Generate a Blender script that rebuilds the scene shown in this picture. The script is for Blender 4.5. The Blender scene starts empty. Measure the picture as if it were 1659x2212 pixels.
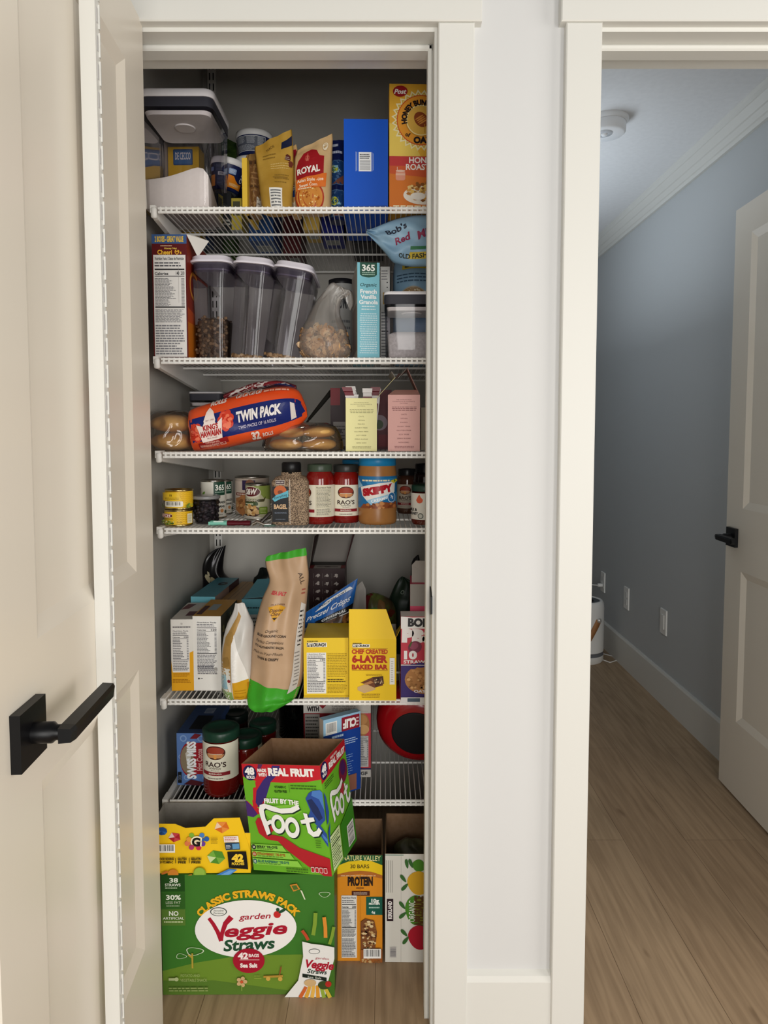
import bpy, bmesh, math, random
from mathutils import Vector, Matrix, Euler
from mathutils.geometry import tessellate_polygon
scene = bpy.context.scene
col = scene.collection

# ------------------------------------------------------------------ camera
FOC = 1500.0; CX = 829.5; CY = 1032.0; PITCH = math.atan(94 / 1500.0); CAMH = 1.25
cam = bpy.data.cameras.new('camera'); camo = bpy.data.objects.new('camera', cam); col.objects.link(camo)
cam.sensor_fit = 'VERTICAL'; cam.sensor_height = 36.0; cam.lens = FOC / 2212 * 36.0
cam.shift_y = -(1106 - CY) / 2212.0
cam.clip_start = 0.02
camo.location = (0, 0, CAMH); camo.rotation_euler = (math.pi / 2 - PITCH, 0, 0)
scene.camera = camo

# ------------------------------------------------------------------ colour management
scene.view_settings.view_transform = 'Standard'
scene.view_settings.look = 'None'
scene.view_settings.gamma = 1.0
scene.view_settings.exposure = 0.0
scene.view_settings.use_curve_mapping = False
scene.cycles.transparent_max_bounces = 16
scene.cycles.max_bounces = 10

# ------------------------------------------------------------------ world and light
world = bpy.data.worlds.new('world'); scene.world = world; world.use_nodes = True
bg = world.node_tree.nodes['Background']; bg.inputs[0].default_value = (1.0, 0.975, 0.94, 1); bg.inputs[1].default_value = 0.14

def area(name, loc, target, sx, sy, power, colr):
    l = bpy.data.lights.new(name, 'AREA'); l.shape = 'RECTANGLE'; l.size = sx; l.size_y = sy
    l.energy = power; l.color = colr
    o = bpy.data.objects.new(name, l); col.objects.link(o); o.location = loc
    d = Vector(target) - Vector(loc); o.rotation_euler = d.to_track_quat('-Z', 'Y').to_euler()
    return o
area('window_daylight', (0.20, -2.2, 1.20), (-0.1, 1.5, 1.0), 1.15, 1.9, 62, (1.0, 0.985, 0.955))
area('right_window_daylight', (1.65, -1.75, 1.40), (-0.2, 1.5, 1.0), 0.7, 1.8, 37, (1.0, 0.975, 0.93))
area('door_fill_light', (2.3, 0.30, 1.35), (-0.45, 1.25, 1.1), 0.9, 1.6, 27, (1.0, 0.955, 0.89))  # added fill for the pantry door's face, in place of wall bounce
area('side_room_daylight', (0.47, 3.15, 1.75), (0.53, 3.15, 2.4), 1.2, 0.30, 6.5, (0.82, 0.91, 1.0))

# ------------------------------------------------------------------ photograph rays -> points of the place
def ray(px, py):
    a = (px - CX) / FOC; b = (CY - py) / FOC
    return a, math.cos(PITCH) + b * math.sin(PITCH), -math.sin(PITCH) + b * math.cos(PITCH)
def at(px, py, Y):
    x, y, z = ray(px, py); t = Y / y
    return Vector((x * t, Y, CAMH + z * t))
def onz(px, py, Z):
    x, y, z = ray(px, py); t = (Z - CAMH) / z
    return Vector((x * t, y * t, Z))

# ------------------------------------------------------------------ materials
_m = {}
def lin(c): return c / 12.92 if c <= 0.04045 else ((c + 0.055) / 1.055) ** 2.4
def hexc(h): return tuple(lin(int(h[i:i + 2], 16) / 255) for i in (0, 2, 4)) + (1,)
def mat(h, rough=0.5, metal=0.0, spec=0.25):
    k = (h, rough, metal, spec)
    if k in _m: return _m[k]
    m = bpy.data.materials.new('paint_' + h); m.use_nodes = True
    b = m.node_tree.nodes['Principled BSDF']
    b.inputs['Base Color'].default_value = hexc(h); b.inputs['Roughness'].default_value = rough
    b.inputs['Metallic'].default_value = metal; b.inputs['Specular IOR Level'].default_value = spec
    _m[k] = m; return m
def noisy(name, h1, h2, scale, rough=0.6, detail=3, bump=0.0, stretch=(1, 1, 1), lo=0.35, hi=0.65, spec=0.4):
    if name in _m: return _m[name]
    m = bpy.data.materials.new(name); m.use_nodes = True; nt = m.node_tree; b = nt.nodes['Principled BSDF']
    tc = nt.nodes.new('ShaderNodeTexCoord'); mp = nt.nodes.new('ShaderNodeMapping'); mp.inputs['Scale'].default_value = stretch
    n = nt.nodes.new('ShaderNodeTexNoise'); n.inputs['Scale'].default_value = scale; n.inputs['Detail'].default_value = detail
    r = nt.nodes.new('ShaderNodeValToRGB')
    r.color_ramp.elements[0].position = lo; r.color_ramp.elements[0].color = hexc(h1)
    r.color_ramp.elements[1].position = hi; r.color_ramp.elements[1].color = hexc(h2)
    nt.links.new(tc.outputs['Object'], mp.inputs[0]); nt.links.new(mp.outputs[0], n.inputs['Vector'])
    nt.links.new(n.outputs['Fac'], r.inputs[0]); nt.links.new(r.outputs[0], b.inputs['Base Color'])
    b.inputs['Roughness'].default_value = rough; b.inputs['Specular IOR Level'].default_value = spec
    if bump:
        bp = nt.nodes.new('ShaderNodeBump'); bp.inputs['Strength'].default_value = bump; bp.inputs['Distance'].default_value = 0.002
        nt.links.new(n.outputs['Fac'], bp.inputs['Height']); nt.links.new(bp.outputs[0], b.inputs['Normal'])
    _m[name] = m; return m
def clear(name, tint='FFFFFF', gloss=1.0, rough=0.05, haze=0.0, hazecol='FFFFFF'):
    if name in _m: return _m[name]
    m = bpy.data.materials.new(name); m.use_nodes = True; nt = m.node_tree; nt.nodes.clear()
    out = nt.nodes.new('ShaderNodeOutputMaterial'); t = nt.nodes.new('ShaderNodeBsdfTransparent'); t.inputs[0].default_value = hexc(tint)
    g = nt.nodes.new('ShaderNodeBsdfGlossy'); g.inputs['Roughness'].default_value = rough
    fr = nt.nodes.new('ShaderNodeFresnel'); fr.inputs[0].default_value = 1.45
    mu = nt.nodes.new('ShaderNodeMath'); mu.operation = 'MULTIPLY'; mu.inputs[1].default_value = gloss
    mx = nt.nodes.new('ShaderNodeMixShader')
    nt.links.new(fr.outputs[0], mu.inputs[0]); nt.links.new(mu.outputs[0], mx.inputs[0])
    src = t.outputs[0]
    if haze:
        d = nt.nodes.new('ShaderNodeBsdfDiffuse'); d.inputs[0].default_value = hexc(hazecol)
        m2 = nt.nodes.new('ShaderNodeMixShader'); m2.inputs[0].default_value = haze
        nt.links.new(t.outputs[0], m2.inputs[1]); nt.links.new(d.outputs[0], m2.inputs[2]); src = m2.outputs[0]
    nt.links.new(src, mx.inputs[1]); nt.links.new(g.outputs[0], mx.inputs[2]); nt.links.new(mx.outputs[0], out.inputs[0])
    _m[name] = m; return m
def wood_floor():
    m = bpy.data.materials.new('oak_planks'); m.use_nodes = True; nt = m.node_tree; b = nt.nodes['Principled BSDF']; L = nt.links.new
    tc = nt.nodes.new('ShaderNodeTexCoord')
    mp = nt.nodes.new('ShaderNodeMapping'); mp.inputs['Rotation'].default_value = (0, 0, math.pi / 2); mp.inputs['Location'].default_value = (0.37, 0.02, 0)
    br = nt.nodes.new('ShaderNodeTexBrick'); br.offset = 0.37; br.inputs['Scale'].default_value = 1.0
    br.inputs['Brick Width'].default_value = 1.7; br.inputs['Row Height'].default_value = 0.19; br.inputs['Mortar Size'].default_value = 0.0009
    br.inputs['Mortar Smooth'].default_value = 0.6
    br.inputs['Color1'].default_value = hexc('B39A7C'); br.inputs['Color2'].default_value = hexc('A78D70'); br.inputs['Mortar'].default_value = hexc('6B5540')
    L(tc.outputs['Object'], mp.inputs[0]); L(mp.outputs[0], br.inputs['Vector'])
    m2 = nt.nodes.new('ShaderNodeMapping'); m2.inputs['Scale'].default_value = (22, 1.3, 1)
    n = nt.nodes.new('ShaderNodeTexNoise'); n.inputs['Scale'].default_value = 3.0; n.inputs['Detail'].default_value = 8; n.inputs['Distortion'].default_value = 0.6
    L(tc.outputs['Object'], m2.inputs[0]); L(m2.outputs[0], n.inputs['Vector'])
    r = nt.nodes.new('ShaderNodeValToRGB'); r.color_ramp.elements[0].position = 0.3; r.color_ramp.elements[0].color = (0.72, 0.70, 0.68, 1)
    r.color_ramp.elements[1].position = 0.62; r.color_ramp.elements[1].color = (1, 1, 1, 1)
    L(n.outputs['Fac'], r.inputs[0])
    mx = nt.nodes.new('ShaderNodeMixRGB'); mx.blend_type = 'MULTIPLY'; mx.inputs[0].default_value = 1
    L(br.outputs['Color'], mx.inputs[1]); L(r.outputs[0], mx.inputs[2])
    # knots and dark flecks of the oak
    m3 = nt.nodes.new('ShaderNodeMapping'); m3.inputs['Scale'].default_value = (7, 2.2, 1)
    k = nt.nodes.new('ShaderNodeTexNoise'); k.inputs['Scale'].default_value = 2.1; k.inputs['Detail'].default_value = 2
    L(tc.outputs['Object'], m3.inputs[0]); L(m3.outputs[0], k.inputs['Vector'])
    r2 = nt.nodes.new('ShaderNodeValToRGB'); r2.color_ramp.elements[0].position = 0.72; r2.color_ramp.elements[0].color = (1, 1, 1, 1)
    r2.color_ramp.elements[1].position = 0.80; r2.color_ramp.elements[1].color = (0.45, 0.40, 0.36, 1)
    L(k.outputs['Fac'], r2.inputs[0])
    mx2 = nt.nodes.new('ShaderNodeMixRGB'); mx2.blend_type = 'MULTIPLY'; mx2.inputs[0].default_value = 1
    L(mx.outputs[0], mx2.inputs[1]); L(r2.outputs[0], mx2.inputs[2]); L(mx2.outputs[0], b.inputs['Base Color'])
    b.inputs['Roughness'].default_value = 0.5; b.inputs['Specular IOR Level'].default_value = 0.3
    return m
TRIM = mat('D8D7D1', 0.38)
WALL = mat('D0D0CF', 0.7)
PWALL = mat('BFBCB5', 0.8)  # same wall paint toned down, the pantry's shade partly in its colour
SWALL = mat('BEC1C2', 0.8)  # same wall paint, darkened and cooled to carry the side room's dimness
DOORP = mat('E0D8CA', 0.3, 0, 0.45)
CEIL = noisy('ceiling_paint', 'E4E5E6', 'E8E9EA', 50, 0.85)
WIRE = mat('F1EFEA', 0.35)
BLACKM = mat('0B0B0D', 0.38)
KRAFT = noisy('kraft_board', '8A6A4C', '947356', 90, 0.85)
GREYB = noisy('grey_board', '9A948B', 'A29C93', 90, 0.85)
GLASS = clear('clear_plastic', 'F4F2F6', 0.8, 0.06)
FILM = clear('clear_film', 'F6F4F0', 1.0, 0.12, 0.05)
STEEL = mat('B9B6AE', 0.25, 1.0)
GOLDT = mat('C9B37A', 0.25, 1.0)

# ------------------------------------------------------------------ mesh builder
class MB:
    def __init__(s): s.v = []; s.f = []; s.mi = []; s.sm = []; s.mats = []
    def slot(s, m):
        if isinstance(m, str): m = mat(m)
        if m not in s.mats: s.mats.append(m)
        return s.mats.index(m)
    def add(s, vs, fs, m, smooth=False):
        b = len(s.v); s.v += [Vector(v) for v in vs]; k = s.slot(m)
        for f in fs: s.f.append([i + b for i in f]); s.mi.append(k); s.sm.append(smooth)
    def box(s, x0, x1, y0, y1, z0, z1, m):
        s.add([(x0, y0, z0), (x1, y0, z0), (x1, y1, z0), (x0, y1, z0), (x0, y0, z1), (x1, y0, z1), (x1, y1, z1), (x0, y1, z1)],
              [(0, 3, 2, 1), (4, 5, 6, 7), (0, 1, 5, 4), (1, 2, 6, 5), (2, 3, 7, 6), (3, 0, 4, 7)], m)
    def hexa(s, p, m):   # 8 points, bottom four then top four
        s.add(p, [(0, 3, 2, 1), (4, 5, 6, 7), (0, 1, 5, 4), (1, 2, 6, 5), (2, 3, 7, 6), (3, 0, 4, 7)], m)
    def slab(s, pts, t, m, m2=None):   # flat polygon with thickness t behind it
        pts = [Vector(p) for p in pts]; n = (pts[1] - pts[0]).cross(pts[2] - pts[0]).normalized() * t; k = len(pts)
        s.add(pts, [tuple(range(k))], m); s.add([p - n for p in pts], [tuple(reversed(range(k)))], m2 or m)
        for i in range(k):
            j = (i + 1) % k; s.add([pts[i], pts[j], pts[j] - n, pts[i] - n], [(0, 1, 2, 3)], m2 or m)
    def loft(s, rings, m, cap0=True, cap1=True, smooth=True):
        n = len(rings[0]); vs = [p for r in rings for p in r]; fs = []
        for i in range(len(rings) - 1):
            for j in range(n):
                k = (j + 1) % n; fs.append((i * n + j, i * n + k, (i + 1) * n + k, (i + 1) * n + j))
        s.add(vs, fs, m, smooth)
        if cap0: s.add(list(rings[0]), [tuple(reversed(range(n)))], m)
        if cap1: s.add(list(rings[-1]), [tuple(range(n))], m)
    def lathe(s, prof, m, n=36, c=(0, 0, 0), cap0=True, cap1=True, axis=None, smooth=True):
        rings = []
        for r, z in prof:
            ring = []
            for i in range(n):
                a = 2 * math.pi * i / n; p = Vector((r * math.cos(a), r * math.sin(a), z))
                if axis is not None: p = axis @ p
                ring.append(p + Vector(c))
            rings.append(ring)
        s.loft(rings, m, cap0, cap1, smooth)
    def tube(s, pts, r, m, n=8, caps=True):
        pts = [Vector(p) for p in pts]; rings = []
        up = Vector((0, 0, 1))
        for i, p in enumerate(pts):
            d = (pts[min(i + 1, len(pts) - 1)] - pts[max(i - 1, 0)]).normalized()
            u = d.cross(up)
            if u.length < 1e-3: u = d.cross(Vector((1, 0, 0)))
            u.normalize(); w = d.cross(u)
            rr = r[i] if isinstance(r, (list, tuple)) else r
            rings.append([p + u * rr * math.cos(2 * math.pi * k / n) + w * rr * math.sin(2 * math.pi * k / n) for k in range(n)])
        s.loft(rings, m, caps, caps)
    def rring(s, w, d, r, z, cx=0, cy=0, k=5):   # rounded rectangle ring
        o = []
        for (sx, sy, a0) in ((1, 1, 0), (-1, 1, 90), (-1, -1, 180), (1, -1, 270)):
            for i in range(k + 1):
                a = math.radians(a0 + 90 * i / k)
                o.append(Vector((cx + sx * (w / 2 - r) + r * math.cos(a), cy + sy * (d / 2 - r) + r * math.sin(a), z)))
        return o
    def ball(s, c, rx, ry, rz, m, n=14, k=9, rot=None, wob=0, seed=0):
        rnd = random.Random(seed); rings = []
        ph = [rnd.uniform(0, 6.28) for _ in range(4)]
        for i in range(k + 1):
            t = math.pi * i / k; ring = []
            for j in range(n):
                a = 2 * math.pi * j / n
                w = 1 + wob * (math.sin(2 * a + ph[0] + 2 * t) + math.sin(3 * t + ph[1] + a))
                p = Vector((rx * max(math.sin(t), 0.02) * math.cos(a) * w, ry * max(math.sin(t), 0.02) * math.sin(a) * w, -rz * math.cos(t) * w))
                if rot is not None: p = rot @ p
                ring.append(p + Vector(c))
            rings.append(ring)
        s.loft(rings, m)
    def xform(s, M):
        s.v = [M @ v for v in s.v]
    def build(s, name, parent=None, origin=None, recalc=True):
        o = Vector(origin) if origin is not None else Vector((0, 0, 0))
        me = bpy.data.meshes.new(name); me.from_pydata([tuple(v - o) for v in s.v], [], s.f)
        for m in s.mats: me.materials.append(m)
        me.polygons.foreach_set('material_index', s.mi); me.polygons.foreach_set('use_smooth', s.sm)
        me.update()
        ob = bpy.data.objects.new(name, me); col.objects.link(ob)
        if parent is not None: ob.parent = parent
        else: ob.location = o
        return ob
def tag(o, label=None, cat=None, group=None, kind=None):
    if label: o['label'] = label
    if cat: o['category'] = cat
    if group: o['group'] = group
    if kind: o['kind'] = kind
    return o
def thing(name, label, cat, loc=(0, 0, 0), rot=(0, 0, 0), group=None):
    o = bpy.data.objects.new(name, None); o.empty_display_size = 0.05; col.objects.link(o)
    o.location = loc; o.rotation_euler = rot
    return tag(o, label, cat, group)

# ------------------------------------------------------------------ printed artwork on a surface
_txt = {}
def text_mesh(s, bold, shear):
    k = (s, bold, shear)
    if k in _txt: return _txt[k]
    c = bpy.data.curves.new('lettering', 'FONT'); c.body = s; c.size = 1.0; c.offset = bold; c.shear = shear
    c.resolution_u = 3; c.fill_mode = 'FRONT'
    o = bpy.data.objects.new('lettering', c); col.objects.link(o)
    me = o.to_mesh()
    vs = [(v.co.x, v.co.y) for v in me.vertices]; fs = [tuple(p.vertices) for p in me.polygons]
    o.to_mesh_clear(); bpy.data.objects.remove(o); bpy.data.curves.remove(c)
    if not vs: vs = [(0, 0)]
    x0 = min(v[0] for v in vs); x1 = max(v[0] for v in vs)
    _txt[k] = (vs, fs, x0, x1); return _txt[k]
CAP = 0.69
class Art:
    def __init__(s, mb, S, w, h, fine=0.0, rough=0.5, k0=1):
        s.mb = mb; s.S = S; s.w = w; s.h = h; s.k = k0; s.fine = fine; s.rough = rough
    def m(s, c): return mat(c, s.rough) if isinstance(c, str) else c
    def emit(s, vs, fs, c, layer=None):
        off = (s.k if layer is None else layer) * 0.00013
        if layer is None: s.k += 1
        if s.fine:
            vs = list(vs); out = []
            st = [tuple(f) for f in fs]
            tri = []
            for f in st:
                for i in range(1, len(f) - 1): tri.append((f[0], f[i], f[i + 1]))
            n = 0
            while tri and n < 20000:
                n += 1; t = tri.pop()
                e = [math.hypot((vs[t[i]][0] - vs[t[(i + 1) % 3]][0]) * s.w, (vs[t[i]][1] - vs[t[(i + 1) % 3]][1]) * s.h) for i in range(3)]
                i = e.index(max(e))
                if e[i] > s.fine:
                    a, b, cc = t[i], t[(i + 1) % 3], t[(i + 2) % 3]
                    vs.append(((vs[a][0] + vs[b][0]) / 2, (vs[a][1] + vs[b][1]) / 2)); q = len(vs) - 1
                    tri.append((a, q, cc)); tri.append((q, b, cc))
                else: out.append(t)
            fs = out
        s.mb.add([s.S(u, v, off) for (u, v) in vs], fs, s.m(c), bool(s.fine))
    def poly(s, pts, c):
        tr = tessellate_polygon([[Vector((p[0], p[1], 0)) for p in pts]])
        s.emit(pts, [tuple(t) for t in tr], c)
    def rect(s, x0, y0, x1, y1, c, layer=None): s.emit([(x0, y0), (x1, y0), (x1, y1), (x0, y1)], [(0, 1, 2, 3)], c, layer)
    def frame(s, x0, y0, x1, y1, t, c):
        tx = t; ty = t * s.w / s.h
        k = s.k
        s.rect(x0, y0, x1, y0 + ty, c, k); s.rect(x0, y1 - ty, x1, y1, c, k); s.rect(x0, y0, x0 + tx, y1, c, k); s.rect(x1 - tx, y0, x1, y1, c, k); s.k += 1
    def ell(s, cx, cy, rx, ry, c, rot=0, n=30):
        pts = []
        for i in range(n):
            a = 2 * math.pi * i / n; x = rx * s.w * math.cos(a); y = ry * s.h * math.sin(a)
            pts.append((cx + (x * math.cos(rot) - y * math.sin(rot)) / s.w, cy + (x * math.sin(rot) + y * math.cos(rot)) / s.h))
        s.emit(pts, [tuple(range(n))], c)
    def circ(s, cx, cy, r, c, n=28): s.ell(cx, cy, r, r * s.w / s.h, c, 0, n)     # r as a share of the width
    def rrect(s, x0, y0, x1, y1, r, c):
        ry = r * s.w / s.h; pts = []
        for (cx, cy, a0) in ((x1 - r, y1 - ry, 0), (x0 + r, y1 - ry, 90), (x0 + r, y0 + ry, 180), (x1 - r, y0 + ry, 270)):
            for i in range(5):
                a = math.radians(a0 + 22.5 * i); pts.append((cx + r * math.cos(a), cy + ry * math.sin(a)))
        s.emit(pts, [tuple(range(len(pts)))], c)
    def text(s, t, cx, cy, ht, c, wid=None, rot=0, shear=0, bold=0, align='c', warp=None):
        vs, fs, x0, x1 = text_mesh(t, bold, shear)
        sc = ht * s.h / CAP; tw = x1 - x0
        sx = sc if wid is None else wid * s.w / max(tw, 1e-6)
        o = []
        for (x, y) in vs:
            X = (x - x0) * sx; X -= {'c': tw * sx / 2, 'l': 0, 'r': tw * sx}[align]
            Yv = (y - CAP / 2) * sc
            if warp: X, Yv = warp(X, Yv)
            o.append((cx + (X * math.cos(rot) - Yv * math.sin(rot)) / s.w, cy + (X * math.sin(rot) + Yv * math.cos(rot)) / s.h))
        s.emit(o, fs, c)
    def arc(s, t, cx, cy, rad, ht, c, bold=0, mid=90, squash=1.0, spread=1.0):     # lettering on a circle; rad as share of the width
        R = rad * s.w; m0 = math.radians(mid)
        def wp(X, Yv):
            a = m0 - X * spread / R; r = R + Yv
            return r * math.cos(a), r * math.sin(a) * squash
        s.text(t, cx, cy, ht, c, bold=bold, warp=wp)
    def lines(s, x0, y0, x1, y1, n, c, fill=0.5, seed=1, ragged=0.25, center=False, words=True):
        rnd = random.Random(seed); dy = (y1 - y0) / n; k = s.k
        for i in range(n):
            y = y1 - (i + 0.5) * dy; e = x1 - rnd.uniform(0, ragged) * (x1 - x0); a = x0
            if center: sh = (x1 - e) / 2; a += sh; e += sh
            x = a
            while x < e - 1e-6:
                L = (x1 - x0) * rnd.uniform(0.06, 0.16) if words else e - a
                s.rect(x, y - dy * fill / 2, min(x + L, e), y + dy * fill / 2, c, k); x += L + (x1 - x0) * 0.022
        s.k += 1
    def barcode(s, x0, y0, x1, y1, seed=3, across=False, bgc='F4F2EE', ink='2A2A2C'):
        s.rect(x0, y0, x1, y1, bgc); rnd = random.Random(seed); k = s.k; t = 0.06
        while t < 0.93:
            w = rnd.choice((0.012, 0.02, 0.034))
            if across: s.rect(x0 + (x1 - x0) * .1, y0 + (y1 - y0) * t, x1 - (x1 - x0) * .1, y0 + (y1 - y0) * (t + w), ink, k)
            else: s.rect(x0 + (x1 - x0) * t, y0 + (y1 - y0) * .2, x0 + (x1 - x0) * (t + w), y1 - (y1 - y0) * .08, ink, k)
            t += w + rnd.choice((0.014, 0.024, 0.04))
        s.k += 1
    def facts(s, x0, y0, x1, y1, bgc='EFEDE8', ink='2C2B2D', cal='120', seed=5, title='Nutrition Facts', rows=16, tail=0.0):
        s.rect(x0, y0, x1, y1, bgc); W = x1 - x0; H = y1 - y0; k = s.k
        px = 0.04 * W
        s.text(title, x0 + W / 2, y1 - 0.035 * H, 0.028 * H, ink, wid=W * 0.9, bold=0.02)
        s.lines(x0 + px, y1 - .12 * H, x1 - px, y1 - .065 * H, 2, '55545A', .45, seed)
        s.rect(x0 + px, y1 - .148 * H, x1 - px, y1 - .135 * H, ink)
        s.text('Calories', x0 + px, y1 - .182 * H, 0.026 * H, ink, wid=W * .42, align='l', bold=.02)
        s.text(cal, x1 - px, y1 - .178 * H, 0.034 * H, ink, wid=W * .26, align='r', bold=.02)
        s.rect(x0 + px, y1 - .212 * H, x1 - px, y1 - .206 * H, ink)
        b = y0 + .04 * H + tail * H
        s.lines(x0 + px, b + (y1 - .22 * H - b) * .36, x1 - .3 * W, y1 - .225 * H, rows, '66656A', .42, seed + 1, .45)
        s.lines(x1 - .14 * W, b + (y1 - .22 * H - b) * .36, x1 - px, y1 - .225 * H, rows, '77767A', .42, seed + 2, .1, words=False)
        yb = b + (y1 - .22 * H - b) * .34
        s.rect(x0 + px, yb - .006 * H, x1 - px, yb + .006 * H, ink)
        s.lines(x0 + px, b, x1 - px, yb - .02 * H, max(4, rows // 2), '77767A', .45, seed + 3, .2)
        if tail: s.lines(x0 + px, y0 + .02 * H, x1 - px, b - .02 * H, max(4, int(tail * 40)), '808085', .5, seed + 4, .3)
    def blob(s, cx, cy, r, c, seed=0, n=12, jag=0.25, sy=1.0):
        rnd = random.Random(seed); pts = []
        for i in range(n):
            a = 2 * math.pi * i / n; q = r * (1 + rnd.uniform(-jag, jag))
            pts.append((cx + q * math.cos(a), cy + q * math.sin(a) * sy * s.w / s.h))
        s.poly(pts, c)
    def crumbs(s, cx, cy, rx, ry, n, cs, size, seed=0):
        rnd = random.Random(seed); k0 = s.k
        for i in range(n):
            a = rnd.uniform(0, 6.283); q = math.sqrt(rnd.random()); r = size * rnd.uniform(.6, 1.3); m = rnd.randint(5, 7); a0 = rnd.random()
            x = cx + rx * q * math.cos(a); y = cy + ry * q * math.sin(a); sy = rnd.uniform(.6, 1.0)
            pts = [(x + r * math.cos(a0 + 6.283 * j / m), y + r * math.sin(a0 + 6.283 * j / m) * sy * s.w / s.h) for j in range(m)]
            s.emit(pts, [tuple(range(m))], cs[i % len(cs)], k0 + i % 12)
        s.k = k0 + 13

# ------------------------------------------------------------------ packaging helpers
def face_S(w, d, h, side):
    if side == 'front': return lambda u, v, o: Vector(((u - .5) * w, -o, v * h))
    if side == 'right': return lambda u, v, o: Vector((w / 2 + o, u * d, v * h))
    if side == 'left': return lambda u, v, o: Vector((-w / 2 - o, (1 - u) * d, v * h))
    if side == 'top': return lambda u, v, o: Vector(((u - .5) * w, v * d, h + o))
    if side == 'bottom': return lambda u, v, o: Vector(((u - .5) * w, (1 - v) * d, -o))
    if side == 'back': return lambda u, v, o: Vector(((.5 - u) * w, d + o, v * h))
class Carton:
    """a folding carton whose front-bottom middle is its origin"""
    def __init__(s, name, label, cat, xl, xr, yt, Y, zb, d, body, yaw=0, open_top=False, inside=None, group=None, yb=None, sides=None, rough=.45, pitch=0, roll=0):
        ym = (yt + (yb if yb else yt + 100)) / 2
        if zb is None: zb = at((xl + xr) / 2, yb, Y).z
        h = at((xl + xr) / 2, yt, Y).z - zb
        zm = zb + h / 2
        dep = Y * math.cos(PITCH) - (zm - CAMH) * math.sin(PITCH)
        xL = (xl - CX) / FOC * dep; xR = (xr - CX) / FOC * dep
        s.w = (xR - xL) / max(math.cos(yaw), .3); s.h = h; s.d = d
        s.root = thing(name, label, cat, ((xL + xR) / 2, Y, zb), (pitch, roll, yaw), group)
        s.mb = MB(); s.rough = rough; w = s.w
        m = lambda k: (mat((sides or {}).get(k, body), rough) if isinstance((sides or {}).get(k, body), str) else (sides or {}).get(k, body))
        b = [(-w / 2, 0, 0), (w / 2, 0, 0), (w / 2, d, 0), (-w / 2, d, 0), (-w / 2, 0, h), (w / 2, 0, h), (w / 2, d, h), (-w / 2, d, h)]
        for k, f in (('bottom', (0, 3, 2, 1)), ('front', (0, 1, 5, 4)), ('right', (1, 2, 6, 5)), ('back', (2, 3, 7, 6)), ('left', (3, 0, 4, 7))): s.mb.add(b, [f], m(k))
        if open_top:
            t = .0016; i = inside or GREYB; fl = .004
            c = [(-w / 2 + t, t, fl), (w / 2 - t, t, fl), (w / 2 - t, d - t, fl), (-w / 2 + t, d - t, fl), (-w / 2 + t, t, h), (w / 2 - t, t, h), (w / 2 - t, d - t, h), (-w / 2 + t, d - t, h)]
            for f in ((0, 1, 2, 3), (0, 4, 5, 1), (1, 5, 6, 2), (2, 6, 7, 3), (3, 7, 4, 0)): s.mb.add(c, [f], i)
            for a in range(4):
                e = (a + 1) % 4; s.mb.add([b[4 + a], b[4 + e], c[4 + e], c[4 + a]], [(0, 1, 2, 3)], i)
        else: s.mb.add(b, [(4, 5, 6, 7)], m('top'))
    def art(s, side='front'):
        W, H = {'front': (s.w, s.h), 'back': (s.w, s.h), 'right': (s.d, s.h), 'left': (s.d, s.h), 'top': (s.w, s.d), 'bottom': (s.w, s.d)}[side]
        return Art(s.mb, face_S(s.w, s.d, s.h, side), W, H, 0, s.rough)
    def flap(s, pts, m, m2=None, label=None):
        f = MB(); f.slab(pts, .0009, m if not isinstance(m, str) else mat(m, s.rough), m2 or GREYB)
        return tag(f.build('flap', s.root), label)
    def done(s): s.body = s.mb.build('carton', s.root); return s
def cyl_S(r, z0, z1, a0=0.0, span=math.pi, r2=None):
    r2 = r if r2 is None else r2
    def S(u, v, o):
        a = a0 + (u - .5) * span; q = r + (r2 - r) * v + o
        return Vector((q * math.sin(a), -q * math.cos(a), z0 + v * (z1 - z0)))
    return S
def cyl_place(xl, xr, ym, Yc):
    p = at((xl + xr) / 2, ym, Yc); dep = Yc * math.cos(PITCH) - (p.z - CAMH) * math.sin(PITCH)
    return p.x, (xr - xl) / 2 / FOC * dep
def crom(p, t):
    n = len(p) - 1; i = min(int(t * n), n - 1); f = t * n - i
    a = p[max(i - 1, 0)]; b = p[i]; c = p[i + 1]; d = p[min(i + 2, n)]
    return 0.5 * ((2 * b) + (c - a) * f + (2 * a - 5 * b + 4 * c - d) * f * f + (3 * b - a - 3 * c + d) * f * f * f)
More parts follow.
